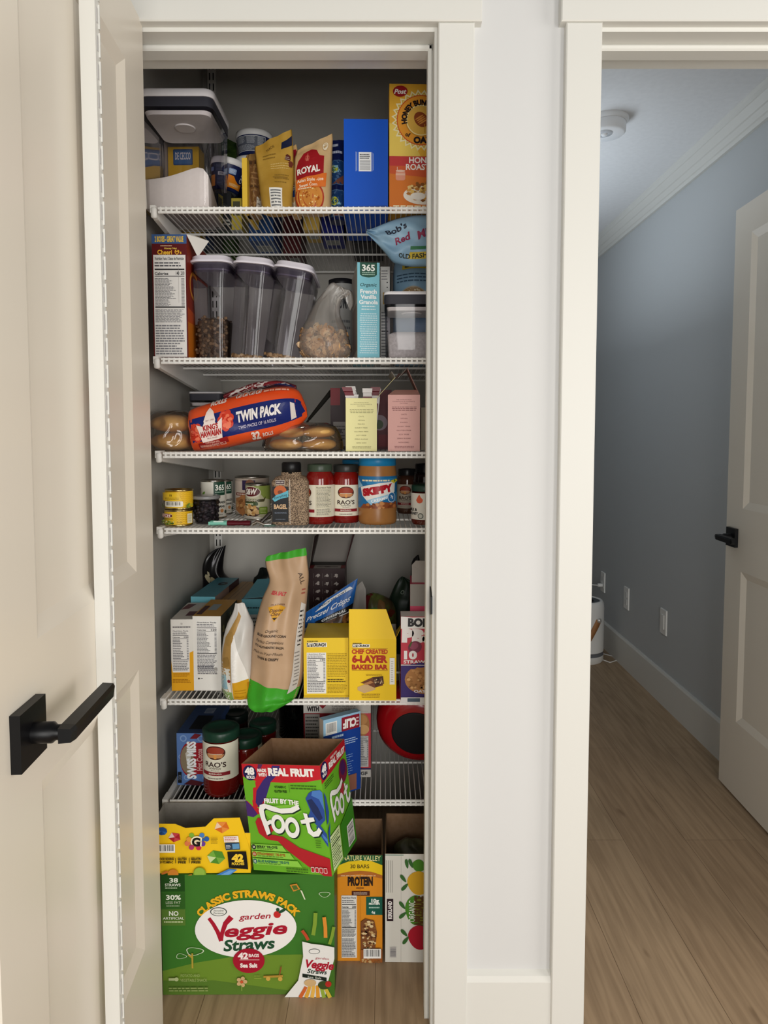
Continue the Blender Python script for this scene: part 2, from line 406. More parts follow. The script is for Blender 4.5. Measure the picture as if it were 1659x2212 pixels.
class Pouch:
    """a soft bag: levels (xl,yl,xr,yr,thickness[,Y shift]) from the bottom up, read in photograph pixels at distance Y"""
    def __init__(s, levels, Y, m, N=26, M=18, power=.6, wr=.0, seed=0, z=None, linear=False):
        if z is not None:
            l = levels[0]; Yg = Y + (l[5] if len(l) > 5 else 0); dz = z - CAMH; dd = Yg * math.cos(PITCH) - dz * math.sin(PITCH)
            y = CY - FOC * (Yg * math.sin(PITCH) + dz * math.cos(PITCH)) / dd; levels = [(l[0], y, l[2], y) + tuple(l[4:])] + list(levels[1:])
        s.Lp = [at(l[0], l[1], Y + (l[5] if len(l) > 5 else 0)) for l in levels]; s.Rp = [at(l[2], l[3], Y + (l[5] if len(l) > 5 else 0)) for l in levels]
        s.T = [Vector((l[4], 0, 0)) for l in levels]; s.cum = [0.0]
        for i in range(len(levels) - 1): s.cum.append(s.cum[-1] + max(((s.Lp[i + 1] + s.Rp[i + 1]) / 2 - (s.Lp[i] + s.Rp[i]) / 2).length, .002))
        s.power = power; s.wr = wr; s.linear = linear
        rnd = random.Random(seed); s.ph = [(rnd.uniform(0, 6.28), rnd.uniform(3, 9), rnd.uniform(-7, 7)) for _ in range(6)]
        s.mb = MB(); vs = []; rings = []
        for i in range(N + 1):
            v = i / N; ring = []
            for j in range(M + 1): ring.append(s.P(j / M, v, 0, -1))
            for j in range(M - 1, 0, -1): ring.append(s.P(j / M, v, 0, 1))
            rings.append(ring)
        s.mb.loft(rings, m)
        s.w = max((s.Rp[i] - s.Lp[i]).length for i in range(len(levels))); s.h = sum(((s.Lp[i + 1] + s.Rp[i + 1]) / 2 - (s.Lp[i] + s.Rp[i]) / 2).length for i in range(len(levels) - 1))
    def ev(s, p, v):
        q = v * s.cum[-1]; i = 0
        while i < len(s.cum) - 2 and s.cum[i + 1] < q: i += 1
        v = (i + (q - s.cum[i]) / (s.cum[i + 1] - s.cum[i])) / (len(s.cum) - 1)
        if s.linear:
            n = len(p) - 1; i = min(int(v * n), n - 1); f = v * n - i; return p[i] * (1 - f) + p[i + 1] * f
        return crom(p, v)
    def P(s, u, v, o, sg=-1):
        v = min(max(v, 0), 1); L = s.ev(s.Lp, v); R = s.ev(s.Rp, v); T = max(s.ev(s.T, v).x, .0008)
        env = max(1 - (2 * u - 1) ** 2, 0) ** s.power
        w = sum(math.sin(a + b * u * 2 + c * v * 2.2) for a, b, c in s.ph) / 6 * s.wr
        q = L + (R - L) * u; q.y += sg * (T / 2 * env + o) + w * min(env, 1)
        return q
    def art(s, rough=.35, fine=.012): return Art(s.mb, lambda u, v, o: s.P(u, v, o + .0004), s.w, s.h, fine, rough)
    def solo(s, name, label, cat, group=None, extra=None):
        base = min(s.mb.v, key=lambda p: p.z); org = Vector(((s.Lp[0].x + s.Rp[0].x) / 2, (s.Lp[0].y + s.Rp[0].y) / 2, base.z))
        s.org = org
        return tag(s.mb.build(name, None, org), label, cat, group)
def struct(name, mb, parent=None):
    o = mb.build(name, parent)
    if parent is None: o['kind'] = 'structure'
    return o
# ================================================================== THE SETTING
def onx(px, py, X):
    x, y, z = ray(px, py); t = X / x
    return Vector((X, y * t, CAMH + z * t))
YF = 1.37; YB = 1.50            # front and back of the door wall
XL = -0.514; XR = 0.096         # inner faces of the pantry jambs
XR2 = 0.404; XR3 = 1.195        # jambs of the side-room doorway
ZH = 2.013                      # underside of the head jambs
PBACK = 2.262; PLEFT = -0.572; PRIGHT = 0.235

b = MB(); b.box(-1.6, 2.4, -0.6, 5.2, -0.03, 0, wood_floor()); struct('floor', b)
b = MB()
b.box(-1.6, XL - .02, YF, YB, 0, 2.6, WALL); b.box(XL - .02, XR + .02, YF, YB, ZH + .02, 2.6, WALL)
b.box(XR + .02, XR2 - .02, YF, YB, 0, 2.6, WALL); b.box(XR2 - .02, XR3 + .02, YF, YB, ZH + .02, 2.6, WALL)
b.box(XR3 + .02, 2.4, YF, YB, 0, 2.6, WALL); struct('wall_front', b)
b = MB(); b.box(PLEFT - .05, PLEFT, YB, PBACK + .05, 0, 2.5, PWALL); struct('wall_pantry_left', b)
b = MB(); b.box(PRIGHT, PRIGHT + .05, YB, PBACK + .05, 0, 2.5, PWALL); struct('wall_pantry_right', b)
b = MB(); b.box(PLEFT, PRIGHT, PBACK, PBACK + .05, 0, 2.5, PWALL); struct('wall_pantry_back', b)
b = MB(); b.box(PLEFT - .05, PRIGHT + .05, YB, PBACK + .05, 2.44, 2.5, CEIL); struct('ceiling_pantry', b)
b = MB(); b.box(-0.68, -0.64, -0.6, YF, 0, 2.6, WALL); struct('wall_left', b)
b = MB(); b.box(0.33, 0.38, YB, 5.1, 0, 2.5, SWALL); struct('wall_side_room_left', b)
b = MB(); b.box(1.30, 1.35, YB, 5.1, 0, 2.5, SWALL); struct('wall_side_room_right', b)
b = MB(); b.box(0.33, 1.35, 5.05, 5.1, 0, 2.5, SWALL); struct('wall_side_room_back', b)
b = MB(); b.box(0.33, 1.35, YB, 5.1, 2.40, 2.46, CEIL); struct('ceiling_side_room', b)

def bevbox(x0, x1, y0, y1, z0, z1, bv, m):
    """board with its front edges eased"""
    b = MB(); b.hexa([(x0, y0 + bv, z0), (x1, y0 + bv, z0), (x1, y1, z0), (x0, y1, z0), (x0, y0 + bv, z1), (x1, y0 + bv, z1), (x1, y1, z1), (x0, y1, z1)], m)
    i = [(x0 + bv, y0, z0 + bv), (x1 - bv, y0, z0 + bv), (x1 - bv, y0, z1 - bv), (x0 + bv, y0, z1 - bv)]
    o = [(x0, y0 + bv, z0), (x1, y0 + bv, z0), (x1, y0 + bv, z1), (x0, y0 + bv, z1)]
    b.add(i, [(0, 1, 2, 3)], m)
    for k in range(4):
        j = (k + 1) % 4; b.add([o[k], o[j], i[j], i[k]], [(0, 1, 2, 3)], m)
    return b
YC = 1.352
struct('trim_1', bevbox(XR + .006, 0.170, YC, YF, 0, 2.021, .002, TRIM))             # right casing of the pantry
struct('trim_2', bevbox(-0.62, 0.1835, YC - .004, YF, 2.021, 2.19, .002, TRIM))       # head casing of the pantry
struct('trim_3', bevbox(-0.62, XL - .006, YC, YF, 0, 2.021, .002, TRIM))              # left casing, behind the open door
struct('trim_4', bevbox(0.3425, XR2 + .006, YC, YF, 0, 2.021, .002, TRIM))            # left casing of the side doorway
struct('trim_5', bevbox(0.3315, 1.30, YC - .004, YF, 2.021, 2.19, .002, TRIM))        # head casing of the side doorway
struct('trim_6', bevbox(XR3 + .006, 1.27, YC, YF, 0, 2.021, .002, TRIM))
def jamb(n, x0, x1, z0, z1): b = MB(); b.box(x0, x1, YF - .0005, YB + .004, z0, z1, TRIM); struct(n, b)
jamb('trim_7', XR, XR + .02, 0, ZH + .02); jamb('trim_8', XL - .02, XL, 0, ZH + .02); jamb('trim_9', XL, XR, ZH, ZH + .02)
jamb('trim_10', XR2 - .02, XR2, 0, ZH + .02); jamb('trim_11', XR3, XR3 + .02, 0, ZH + .02); jamb('trim_12', XR2, XR3, ZH, ZH + .02)
def stop(n, x0, x1, z0, z1, y0=1.410, y1=1.447): struct(n, bevbox(x0, x1, y0, y1, z0, z1, .003, TRIM))
stop('trim_13', XR - .010, XR, 0, ZH); stop('trim_14', XL, XL + .010, 0, ZH); stop('trim_15', XL, XR, ZH - .012, ZH)
stop('trim_16', XR2, XR2 + .012, 0, ZH); stop('trim_17', XR2, XR3, ZH - .012, ZH)
b = MB(); prof = [(YF, 0), (YF - .014, 0), (YF - .014, .128), (YF - .010, .139), (YF, .146)]
b.loft([[Vector((x, y, z)) for y, z in prof] for x in (.170, .3425)], TRIM, smooth=False); struct('baseboard_front', b)
b = MB(); prof = [(1.30, 0), (1.284, 0), (1.284, .145), (1.288, .153), (1.30, .153)]
b.loft([[Vector((x, y, z)) for x, z in prof] for y in (YB, 5.05)], TRIM, smooth=False); struct('baseboard_side_room_right', b)
b = MB(); prof = [(1.30, 2.40), (1.30, 2.312), (1.287, 2.312), (1.284, 2.326), (1.279, 2.329), (1.268, 2.346), (1.263, 2.349), (1.246, 2.372), (1.242, 2.374), (1.240, 2.388), (1.236, 2.40)]
b.loft([[Vector((x, y, z)) for x, z in prof] for y in (YB, 5.05)], TRIM, smooth=False); struct('trim_18', b)

# ---- panelled doors
def panel_door(name, hinge, dirv, nrm, width, z0, z1, panels, m, thick=.035, bw=.024, dep=.009):
    """hinge point, unit vector along the leaf, unit normal of the face we see; panels = (t0,t1,za,zb)"""
    H = Vector(hinge); D = Vector(dirv).normalized(); N = Vector(nrm).normalized()
    P = lambda t, z, o=0: H + D * t + Vector((0, 0, z)) + N * o
    b = MB(); q = lambda *p: b.add(p, [tuple(range(len(p)))], m)
    t0, t1 = panels[0][0], panels[0][1]
    q(P(0, z0), P(t0, z0), P(t0, z1), P(0, z1)); q(P(t1, z0), P(width, z0), P(width, z1), P(t1, z1))
    zz = [z0] + [z for p in sorted(panels, key=lambda p: p[2]) for z in (p[2], p[3])] + [z1]
    for i in range(0, len(zz), 2): q(P(t0, zz[i]), P(t1, zz[i]), P(t1, zz[i + 1]), P(t0, zz[i + 1]))
    for (a, c, za, zb) in panels:
        o = [(a, za), (c, za), (c, zb), (a, zb)]; i = [(a + bw, za + bw), (c - bw, za + bw), (c - bw, zb - bw), (a + bw, zb - bw)]
        for k in range(4):
            j = (k + 1) % 4; q(P(*o[k]), P(*o[j]), P(*i[j], -dep), P(*i[k], -dep))
        q(*[P(*p, -dep) for p in i])
    k = [P(0, z0, -thick), P(width, z0, -thick), P(width, z1, -thick), P(0, z1, -thick)]; f = [P(0, z0), P(width, z0), P(width, z1), P(0, z1)]
    q(*k)
    for i in range(4): q(f[i], f[(i + 1) % 4], k[(i + 1) % 4], k[i])
    return struct(name, b), P
th = math.radians(3.4)
HX, HY = -0.458, 1.366
dD = (math.sin(th), -math.cos(th), 0); dN = (math.cos(th), math.sin(th), 0)
zs = lambda px, py: at(px, py, HY - .113).z
door1, DP = panel_door('door_1', (HX, HY, 0), dD, dN, 0.642, 0.012, 2.026,
    [(.113, .526, zs(297, 1236), zs(272, 126)), (.113, .526, zs(316, 2052), zs(303, 1446))], DOORP)
def lever_handle(P, t, z, sgn, m, length, out=.055, parent=None, rs=.034):
    r = MB(); p = [P(t - rs, z - rs, .0002), P(t + rs, z - rs, .0002), P(t + rs, z + rs, .0002), P(t - rs, z + rs, .0002)]
    k = [P(t - rs, z - rs, .012), P(t + rs, z - rs, .012), P(t + rs, z + rs, .012), P(t - rs, z + rs, .012)]
    r.hexa(p + k, m); o = r.build('handle_rose', parent); o['label'] = 'square black rose plate'
    n = MB(); n.tube([P(t, z, .012), P(t, z, .034), P(t, z, .038), P(t, z, .052)], [.0125, .0125, .009, .009], m, 18)
    n.build('handle_neck', parent)
    l = MB()
    def sec(tt, hw, o0, o1): return [P(tt, z - hw, o0), P(tt, z + hw, o0), P(tt, z + hw * .9, o1), P(tt, z + hw * .35, o1 + .002), P(tt, z - hw * .9, o1)]
    l.loft([sec(t - sgn * .012, .009, .044, .058), sec(t, .010, .044, .060), sec(t + sgn * length * .93, .0105, .046, .060), sec(t + sgn * length, .006, .048, .057)], m, smooth=False)
    o = l.build('lever', parent); o['label'] = 'black lever grip'
lever_handle(DP, .570, at(55, 1584, HY - .570).z, -1, BLACKM, .145, parent=door1)
h2 = Vector((1.178, 1.512, 0)); f2 = Vector((1.2035, 2.425, 0)); d2 = (f2 - h2).normalized()
zr = lambda px, py: at(px, py, 2.33).z
W2 = (f2 - h2).length
door2, DP2 = panel_door('door_2', h2, d2, (-d2.y, d2.x, 0), W2, 0.012, 2.012,
    [(.113, W2 - .113, zr(1640, 1098), 1.91), (.113, W2 - .113, zr(1597, 1555), zr(1603, 1232))], DOORP)
hp = onx(1583, 1160, 1.199)
lever_handle(DP2, (hp - h2).y, hp.z, -1, BLACKM, .11, parent=door2, rs=.032)
b = MB(); xs = XR + .0004
zp0, zp1 = at(936, 1334, 1.385).z, at(936, 1272, 1.385).z
b.hexa([(xs - .0035, YF - .004, zp0 + .012), (xs, YF - .004, zp0 + .012), (xs, YF + .038, zp0), (xs - .0025, YF + .038, zp0), (xs - .0035, YF - .004, zp1 - .012), (xs, YF - .004, zp1 - .012), (xs, YF + .038, zp1), (xs - .0025, YF + .038, zp1)], BLACKM)
tag(b.build('strike_plate', None, (xs, YF + .015, zp0)), 'black metal strike plate on the right jamb of the pantry doorway', 'strike plate')

# slotted rail standing out from the pantry door's inner face
t0 = .312; b = MB(); wd = .017; out = .0225
b.hexa([DP(t0 + wd, .05, .0002), DP(t0, .05, .0002), DP(t0, .05, out), DP(t0 + wd, .05, out), DP(t0 + wd, 2.02, .0002), DP(t0, 2.02, .0002), DP(t0, 2.02, out), DP(t0 + wd, 2.02, out)], TRIM)
root = thing('slotted_rail', 'white slotted metal rail running up the inside of the open pantry door', 'rail', DP(t0 + .009, .05, 0))
b.xform(Matrix.Translation(-root.location)); b.build('rail', root)
b = MB(); z = .08; SL = mat('B9B7B6', .3)
while z < 2.0:
    b.hexa([DP(t0 + .004, z, out), DP(t0 - .001, z, out - .003), DP(t0 - .001, z, out + .0014), DP(t0 + .004, z, out + .0022),
            DP(t0 + .004, z + .034, out), DP(t0 - .001, z + .034, out - .003), DP(t0 - .001, z + .034, out + .0014), DP(t0 + .004, z + .034, out + .0022)], TRIM)
    b.hexa([DP(t0 + .0115, z + .006, out), DP(t0 + .0065, z + .006, out), DP(t0 + .0065, z + .006, out + .0005), DP(t0 + .0115, z + .006, out + .0005),
            DP(t0 + .0115, z + .028, out), DP(t0 + .0065, z + .028, out), DP(t0 + .0065, z + .028, out + .0005), DP(t0 + .0115, z + .028, out + .0005)], SL)
    z += .040
b.xform(Matrix.Translation(-root.location)); b.build('slot_strip', root)

# ---- wire shelves
YS = 1.62; YSB = 2.232
D = [None] + [at(600, y, YS).z for y in (447, 772.5, 976, 1140, 1509.5, 1727)]
SX0, SX1 = -0.515, 0.205
def wire_shelf(n, label, shortdash=.0085):
    z = D[n]; root = thing('wire_shelf', label, 'shelf', ((SX0 + SX1) / 2, (YS + YSB) / 2, z - .02), group=None); o = root.location
    b = MB(); x = SX0 + .006
    while x < SX1:
        b.add([], [], WIRE)
        for (dx0, dx1, y0, y1, z0, z1) in ((-.0009, .0009, YS - .003, YSB, z - .0024, z),):
            b.box(x + dx0 - o.x, x + dx1 - o.x, y0 - o.y, y1 - o.y, z0 - o.z, z1 - o.z, WIRE)
        b.box(x - .002 - o.x, x + .002 - o.x, YS - .0036 - o.y, YS + .001 - o.y, z - .014 - o.z, z - .001 - o.z, WIRE)
        x += .0122
    b.build('wire_deck', root)
    for k, (y, dz, r) in enumerate(((YS, -.0033, .0034), (YS, -.0119, .0034))):
        b = MB(); b.tube([(SX0 - o.x, y - o.y, z + dz - o.z), (SX1 - o.x, y - o.y, z + dz - o.z)], r, WIRE, 10); b.build('front_rod', root)
    for y in (YS + .20, YS + .40, YSB):
        b = MB(); b.tube([(SX0 - .01 - o.x, y - o.y, z - .0056 - o.z), (SX1 - o.x, y - o.y, z - .0056 - o.z)], .0031, WIRE, 8); b.build('support_rod', root)
    for xx, s in ((-.5265, 1), (SX1 + .008, -1)):
        b = MB(); w = .0055
        pr = [(YS + .004, z + .0005), (YS + .004, z - .018), (YS + .02, z - .0235), (YSB + .012, z - .080), (YSB + .012, z + .001)]
        b.loft([[Vector((xx - w - o.x, y - o.y, q - o.z)) for y, q in pr], [Vector((xx + w - o.x, y - o.y, q - o.z)) for y, q in pr]], WIRE, smooth=False)
        k = b.build('shelf_bracket', root)
        b = MB(); b.lathe([(.001, -.0065), (.005, -.0058), (.0070, -.003), (.0070, .014), (.005, .017), (.001, .0175)], WIRE, 18, axis=Matrix.Rotation(math.radians(8), 3, 'X'), c=(xx + .001 - o.x, YS + .001 - o.y, z - .019 - o.z))
        b.box(xx - .006 - o.x, xx + .006 - o.x, YS - .005 - o.y, YS + .03 - o.y, z - .014 - o.z, z + .0025 - o.z, WIRE)
        b.build('end_cap', k)
SHELF_LABELS = ['white wire shelf at the top holding cereal, pouches and the flour container', 'white wire shelf holding the cereal dispensers and the light blue granola box',
    'white wire shelf holding the bread bags and the yellow and pink boxes', 'white wire shelf holding the tin cans and the peanut butter jar',
    'white wire shelf holding the chip bags and yellow snack-bar boxes', 'lowest white wire shelf holding sauce jars and the red pan']
for i, l in enumerate(SHELF_LABELS): wire_shelf(i + 1, l)
for (x, l) in ((-.541, 'white slotted shelf standard screwed to the back wall at the left corner'), (.215, 'white slotted shelf standard on the back wall at the right corner')):
    b = MB(); b.box(x - .0125, x + .0125, PBACK - .012, PBACK, .12, 2.43, WIRE)
    root = thing('shelf_standard', l, 'shelf standard', (x, PBACK - .006, .12)); b.xform(Matrix.Translation(-root.location)); b.build('standard', root)
    b = MB(); z = .15
    while z < 2.42:
        for dx in (-.0058, .0058): b.box(x + dx - .0016, x + dx + .0016, PBACK - .0125, PBACK - .0118, z, z + .021, mat('1A1918', .8))
        z += .032
    b.xform(Matrix.Translation(-root.location)); b.build('slots', root)

# ---- side room
c = Vector((0.815, 2.62, 2.40)); WP = mat('EFF1F3', .4)
root = thing('smoke_detector', 'round white smoke detector on the side-room ceiling', 'smoke detector', c)
b = MB(); b.lathe([(.078, 0), (.078, -.010), (.070, -.016)], WP, 40); b.build('base_ring', root)
b = MB(); b.lathe([(.066, -.012), (.069, -.020), (.068, -.048), (.060, -.055), (.002, -.056)], WP, 40); b.build('body', root)
b = MB(); b.lathe([(.030, -.0555), (.028, -.0590), (.002, -.0595)], mat('C9CDD2', .2), 24, c=(-.012, -.016, 0)); b.lathe([(.012, -.0594), (.009, -.065), (.001, -.066)], WP, 18, c=(-.012, -.016, 0)); b.build('test_button', root)
pu = Vector((1.103, 3.80, 0)); R = .114; PW = mat('E9E8E4', .45)
root = thing('air_purifier', 'white cylindrical air purifier with a tan strap on the side-room floor', 'air purifier', pu)
b = MB(); b.lathe([(R * .93, 0), (R, .010), (R, .040)], PW, 40, cap1=False); b.lathe([(R, .062), (R * 1.0, .30), (R * .97, .325), (R * .9, .338), (R * .84, .340), (R * .80, .333), (R * .3, .330), (.001, .330)], PW, 40, cap0=False); b.build('body', root)
b = MB(); b.lathe([(R * .995, .040), (R * .985, .042), (R * .985, .060), (R * .995, .062)], mat('6E7074', .5), 40, cap0=False, cap1=False); b.build('grey_band', root)
b = MB(); b.lathe([(R * .79, .3335), (R * .5, .3338), (.001, .3338)], mat('8B8F94', .5), 36, cap0=False); b.build('top_grille', root)
S = cyl_S(R + .002, 0, .34, 0, 1.0)
def strap_pt(s, o): # from the knob down to the left round the front
    return S(1.0 - s * .62, (.245 - .13 * s) / .34, o)
ring = []
for i in range(11):
    s = i / 10; p = strap_pt(s, .004); q = strap_pt(s, .0005); up = Vector((.0125, 0, -.007))
    ring.append([p - up, p + up, q + up, q - up])
b.loft(ring, mat('A8764A', .55)); o = b.build('carry_strap', root); o['label'] = 'tan leather strap'
b = MB(); b.ball(strap_pt(0, .008), .013, .008, .013, mat('C9C6C0', .3, .6)); b.build('strap_knob', root)
for (px, py, lab, plug) in ((1303, 1257, 'white outlet plate behind the air purifier with a cord plugged in', 1), (1354, 1292, 'white wall plate in the middle of three on the side-room wall', 0), (1434, 1343, 'white wall plate nearest the side-room door', 2)):
    p = onx(px, py, 1.2985); root = thing('wall_plate', lab, 'wall plate', p)
    b = MB(); b.hexa([(-.005, .034, -.057), (-.005, -.034, -.057), (.001, -.036, -.059), (.001, .036, -.059), (-.005, .034, .057), (-.005, -.034, .057), (.001, -.036, .059), (.001, .036, .059)], PW); b.build('plate', root)
    b = MB()
    if plug == 2: b.box(-.008, -.0048, -.016, .016, -.033, .033, PW); b.build('rocker', root)
    else:
        for dz in (-.02, .02): b.box(-.0065, -.0048, -.016, .016, dz - .014, dz + .014, mat('DAD9D6', .4))
        b.build('sockets', root)
    if plug == 1:
        q = p + Vector((-.012, 0, -.02)); b = MB(); e = onx(1257, 1295, 1.10); e.y = 4.0
        b.tube([q + Vector((.006, 0, 0)), q + Vector((-.02, 0, 0))], .011, PW, 10)
        b.tube([q + Vector((-.02, 0, 0)), q + Vector((-.06, -.01, .005)), q + Vector((-.11, -.02, -.02)), q + Vector((-.16, -.06, -.11)), Vector((1.12, 3.96, .22)), Vector((1.10, 3.93, .02)), Vector((1.16, 3.86, .0035)), onz(1318, 1431, .0035), onz(1337, 1425, .0035), onz(1322, 1417, .0035), Vector((1.2, 3.93, .0035))], .003, PW, 8)
        tag(b.build('power_cord', None, Vector((1.2, 3.93, 0))), 'white power cord from the outlet to the air purifier', 'cord')
# ================================================================== TOP SHELF
Z1 = D[1] + .0006
def lidded_bin(name, label, x0, x1, y0, y1, z0, z1, lid=.030, gasket='3A3A42', flare=0.0, solid=None, fillz=None, group=None, rr=.02):
    cx, cy = (x0 + x1) / 2, (y0 + y1) / 2; w, d = x1 - x0, y1 - y0; h = z1 - z0
    root = thing(name, label, 'food container', (cx, cy, z0), group=group)
    b = MB(); zt = h - lid
    b.loft([b.rring(w * .90, d * .90, rr, .0005), b.rring(w * .93, d * .93, rr, .004), b.rring(w * .95, d * .95, rr, h * .5), b.rring(w * .965, d * .965, rr, zt)], GLASS, True, False)
    b.build('tub', root)
    b = MB(); WL = mat('F2EFF2', .3)
    b.loft([b.rring(w, d, rr * 1.1, zt + .012), b.rring(w * 1.005, d * 1.005, rr * 1.1, zt + .014), b.rring(w * 1.005, d * 1.005, rr * 1.1, h - .004), b.rring(w * .97, d * .97, rr, h)], WL)
    o = b.build('lid', root); o['label'] = 'white press-top lid'
    b = MB(); b.loft([b.rring(w * .975, d * .975, rr, zt - .010), b.rring(w * .975, d * .975, rr, zt + .012)], mat(gasket, .5)); b.build('gasket', root)
    b = MB(); b.loft([b.rring(w * .90, d * .90, rr, zt - .016), b.rring(w * .86, d * .86, rr, zt - .024)], mat('E6E1DA', .5))
    b.loft([b.rring(.05, .05, .024, zt - .0245, 0, -.01), b.rring(.046, .046, .022, zt - .027, 0, -.01)], mat('EFEBE4', .4)); b.build('lid_underside', root)
    return root
xr = at(452, 300, 1.64).x
zb1 = at(400, 187, 1.64).z
lidded_bin('flour_container', 'large clear container with white lid and grey gasket, top shelf at far left', -.567, xr + .008, 1.645, 1.83, Z1, zb1, lid=.030)
b = MB(); x0, x1 = -.556, xr - .007; y0, y1 = 1.655, 1.818
zf = lambda px, py: at(px, py, 1.655).z
pts = []
def heap(u, v):
    x = x0 + (x1 - x0) * u; zt = zf(425, 365) + (zf(318, 388) - zf(425, 365)) * max(0, (.80 - u) / .80) ** 1.0 - .018 * max(0, (u - .86) / .14) ** 2
    return zt - .075 * v - .004 * math.sin(5 * u + 2 * v)
N = 12; vs = []; fs = []
for i in range(N + 1):
    for j in range(N + 1): vs.append((x0 + (x1 - x0) * i / N, y0 + (y1 - y0) * j / N, heap(i / N, j / N)))
for i in range(N):
    for j in range(N): fs.append((i * (N + 1) + j, (i + 1) * (N + 1) + j, (i + 1) * (N + 1) + j + 1, i * (N + 1) + j + 1))
FL = noisy('flour', 'E9E3D9', 'ECE6DC', 120, .95)
b.add(vs, fs, FL, True)
zb = Z1 + .006
for f in (lambda i: (i, 0), lambda i: (i, N), lambda i: (0, i), lambda i: (N, i)):
    for i in range(N):
        a = Vector(vs[f(i)[0] * (N + 1) + f(i)[1]]); c = Vector(vs[f(i + 1)[0] * (N + 1) + f(i + 1)[1]])
        b.add([a, c, (c.x, c.y, zb), (a.x, a.y, zb)], [(0, 1, 2, 3)], FL)
b.add([(x0, y0, zb), (x1, y0, zb), (x1, y1, zb), (x0, y1, zb)], [(0, 1, 2, 3)], FL)
tag(b.build('flour', None, ((x0 + x1) / 2, 1.73, zb)), 'cream flour heaped in the bottom of the large clear container', 'flour', kind='stuff')

c = Carton('pasta_box', 'yellow pasta box with a blue patch, behind the large clear container', 'box', 364, 431, 317, 1.88, Z1, .05, 'D9AE2E', yaw=-.03); a = c.art()
a.rrect(.17, .80, .80, .975, .04, '2C4F7C'); a.rrect(.20, .815, .77, .96, .03, '3E6A98'); a.text('DE CECCO', .485, .90, .075, 'E9E6DA', wid=.5, bold=.02)
a.text('Linguine', .5, .69, .04, '6A5418', wid=.42); a.lines(.06, .5, .95, .62, 3, 'A9841F', .35, 2); a.rect(.0, .50, 1, .505, '8A6E1C'); c.done()
c = Carton('cracker_box', 'pale yellow box half hidden behind the clear container by the door', 'box', 296, 331, 330, 1.93, Z1, .05, 'D5B85E', yaw=.12); a = c.art(); a.lines(.15, .3, .85, .8, 6, 'B4963F', .4, 2); c.done()
x, r = cyl_place(389, 440, 370, 2.06); root = thing('glass_jar', 'empty clear glass jar behind the yellow pasta box', 'jar', (x, 2.06, Z1))
b = MB(); zt = at(414, 302, 2.06).z - Z1; b.lathe([(r * .9, 0), (r, .006), (r, zt - .03), (r * .86, zt - .012), (r * .86, zt)], GLASS, 32, cap1=False); b.build('glass', root)
b = MB(); b.lathe([(r * .88, zt), (r * .90, zt + .001), (r * .9, zt + .010), (r * .8, zt + .012)], mat('BDBBB6', .4), 32); b.build('lid', root)
p = Pouch([(443, 440, 480, 440, .05), (442, 400, 482, 400, .06), (444, 340, 480, 340, .045), (450, 300, 474, 296, .02), (455, 266, 470, 262, .004)], 2.05, clear('crinkled_film', 'E6E6E6', 1.0, .18, .12, 'C9C9C9'), wr=.012, seed=4, z=Z1)
for v in p.mb.v: v.z = max(v.z, Z1 + .001)
p.solo('clear_plastic_bag', 'crumpled clear plastic bag behind the large flour container', 'plastic bag')

# blue tub resting on a black box
bx = Carton('black_box', 'black box with white print under the tilted blue tub', 'box', 464, 500, 417, 1.80, Z1, .09, '15181B', yaw=-.05); a = bx.art()
a.circ(.55, .62, .22, '3A3F3C'); a.circ(.55, .62, .12, '6A6F68'); a.lines(.3, .1, .95, .3, 2, 'B8BAB2', .5, 3); a = bx.art('bottom'); a.lines(.1, .1, .9, .9, 12, '5E7A60', .45, 8); bx.done()
yb = Carton('spice_box', 'small yellow and black box next to the black box under the blue tub', 'box', 500, 522, 428, 1.80, Z1, .09, 'B9A63A', yaw=0); a = yb.art(); a.rect(.15, .45, .85, .9, '4D4B33'); a.text('SPICE', .5, .68, .18, 'C9BE7C', wid=.5) if False else None; a = yb.art('bottom'); a.rect(0, 0, 1, 1, 'AEB4B6'); a.lines(.1, .1, .9, .9, 12, '5A5E60', .45, 8); yb.done()
def tub(name, label, xl, xr, yt, ybm, Yc, tilt, artf, group=None, k=.80, rim='E9E8E6', body='1C2550', wall=True):
    x, r = cyl_place(xl, xr, (yt + ybm) / 2, Yc); zt = at((xl + xr) / 2, yt, Yc - r).z; zb = at((xl + xr) / 2, ybm, Yc - r * k).z; h = zt - zb
    root = thing(name, label, 'tub', (x, Yc, zb), (0, tilt, 0), group)
    b = MB(); b.lathe([(r * k * .9, .001), (r * k, .004), (r * .965, h - .016)], mat(body, .35), 40)
    b.lathe([(r * k * .80, .0006), (r * k * .3, .0005), (.001, .0005)], mat('8D8F92', .5), 32, cap0=False)
    a = Art(b, cyl_S(r * k + .0006, .006, h - .018, 0, 3.0, r * .965 + .0006), r * .9 * 3.0, h - .024, .008, .35); artf(a); b.build('tub', root)
    b = MB(); b.lathe([(r * .97, h - .016), (r, h - .015), (r * 1.005, h - .006), (r * .985, h), (r * .9, h + .0008), (r * .88, h - .002), (.001, h - .002)], mat(rim, .35), 40); b.build('lid', root)
    return root, h, r
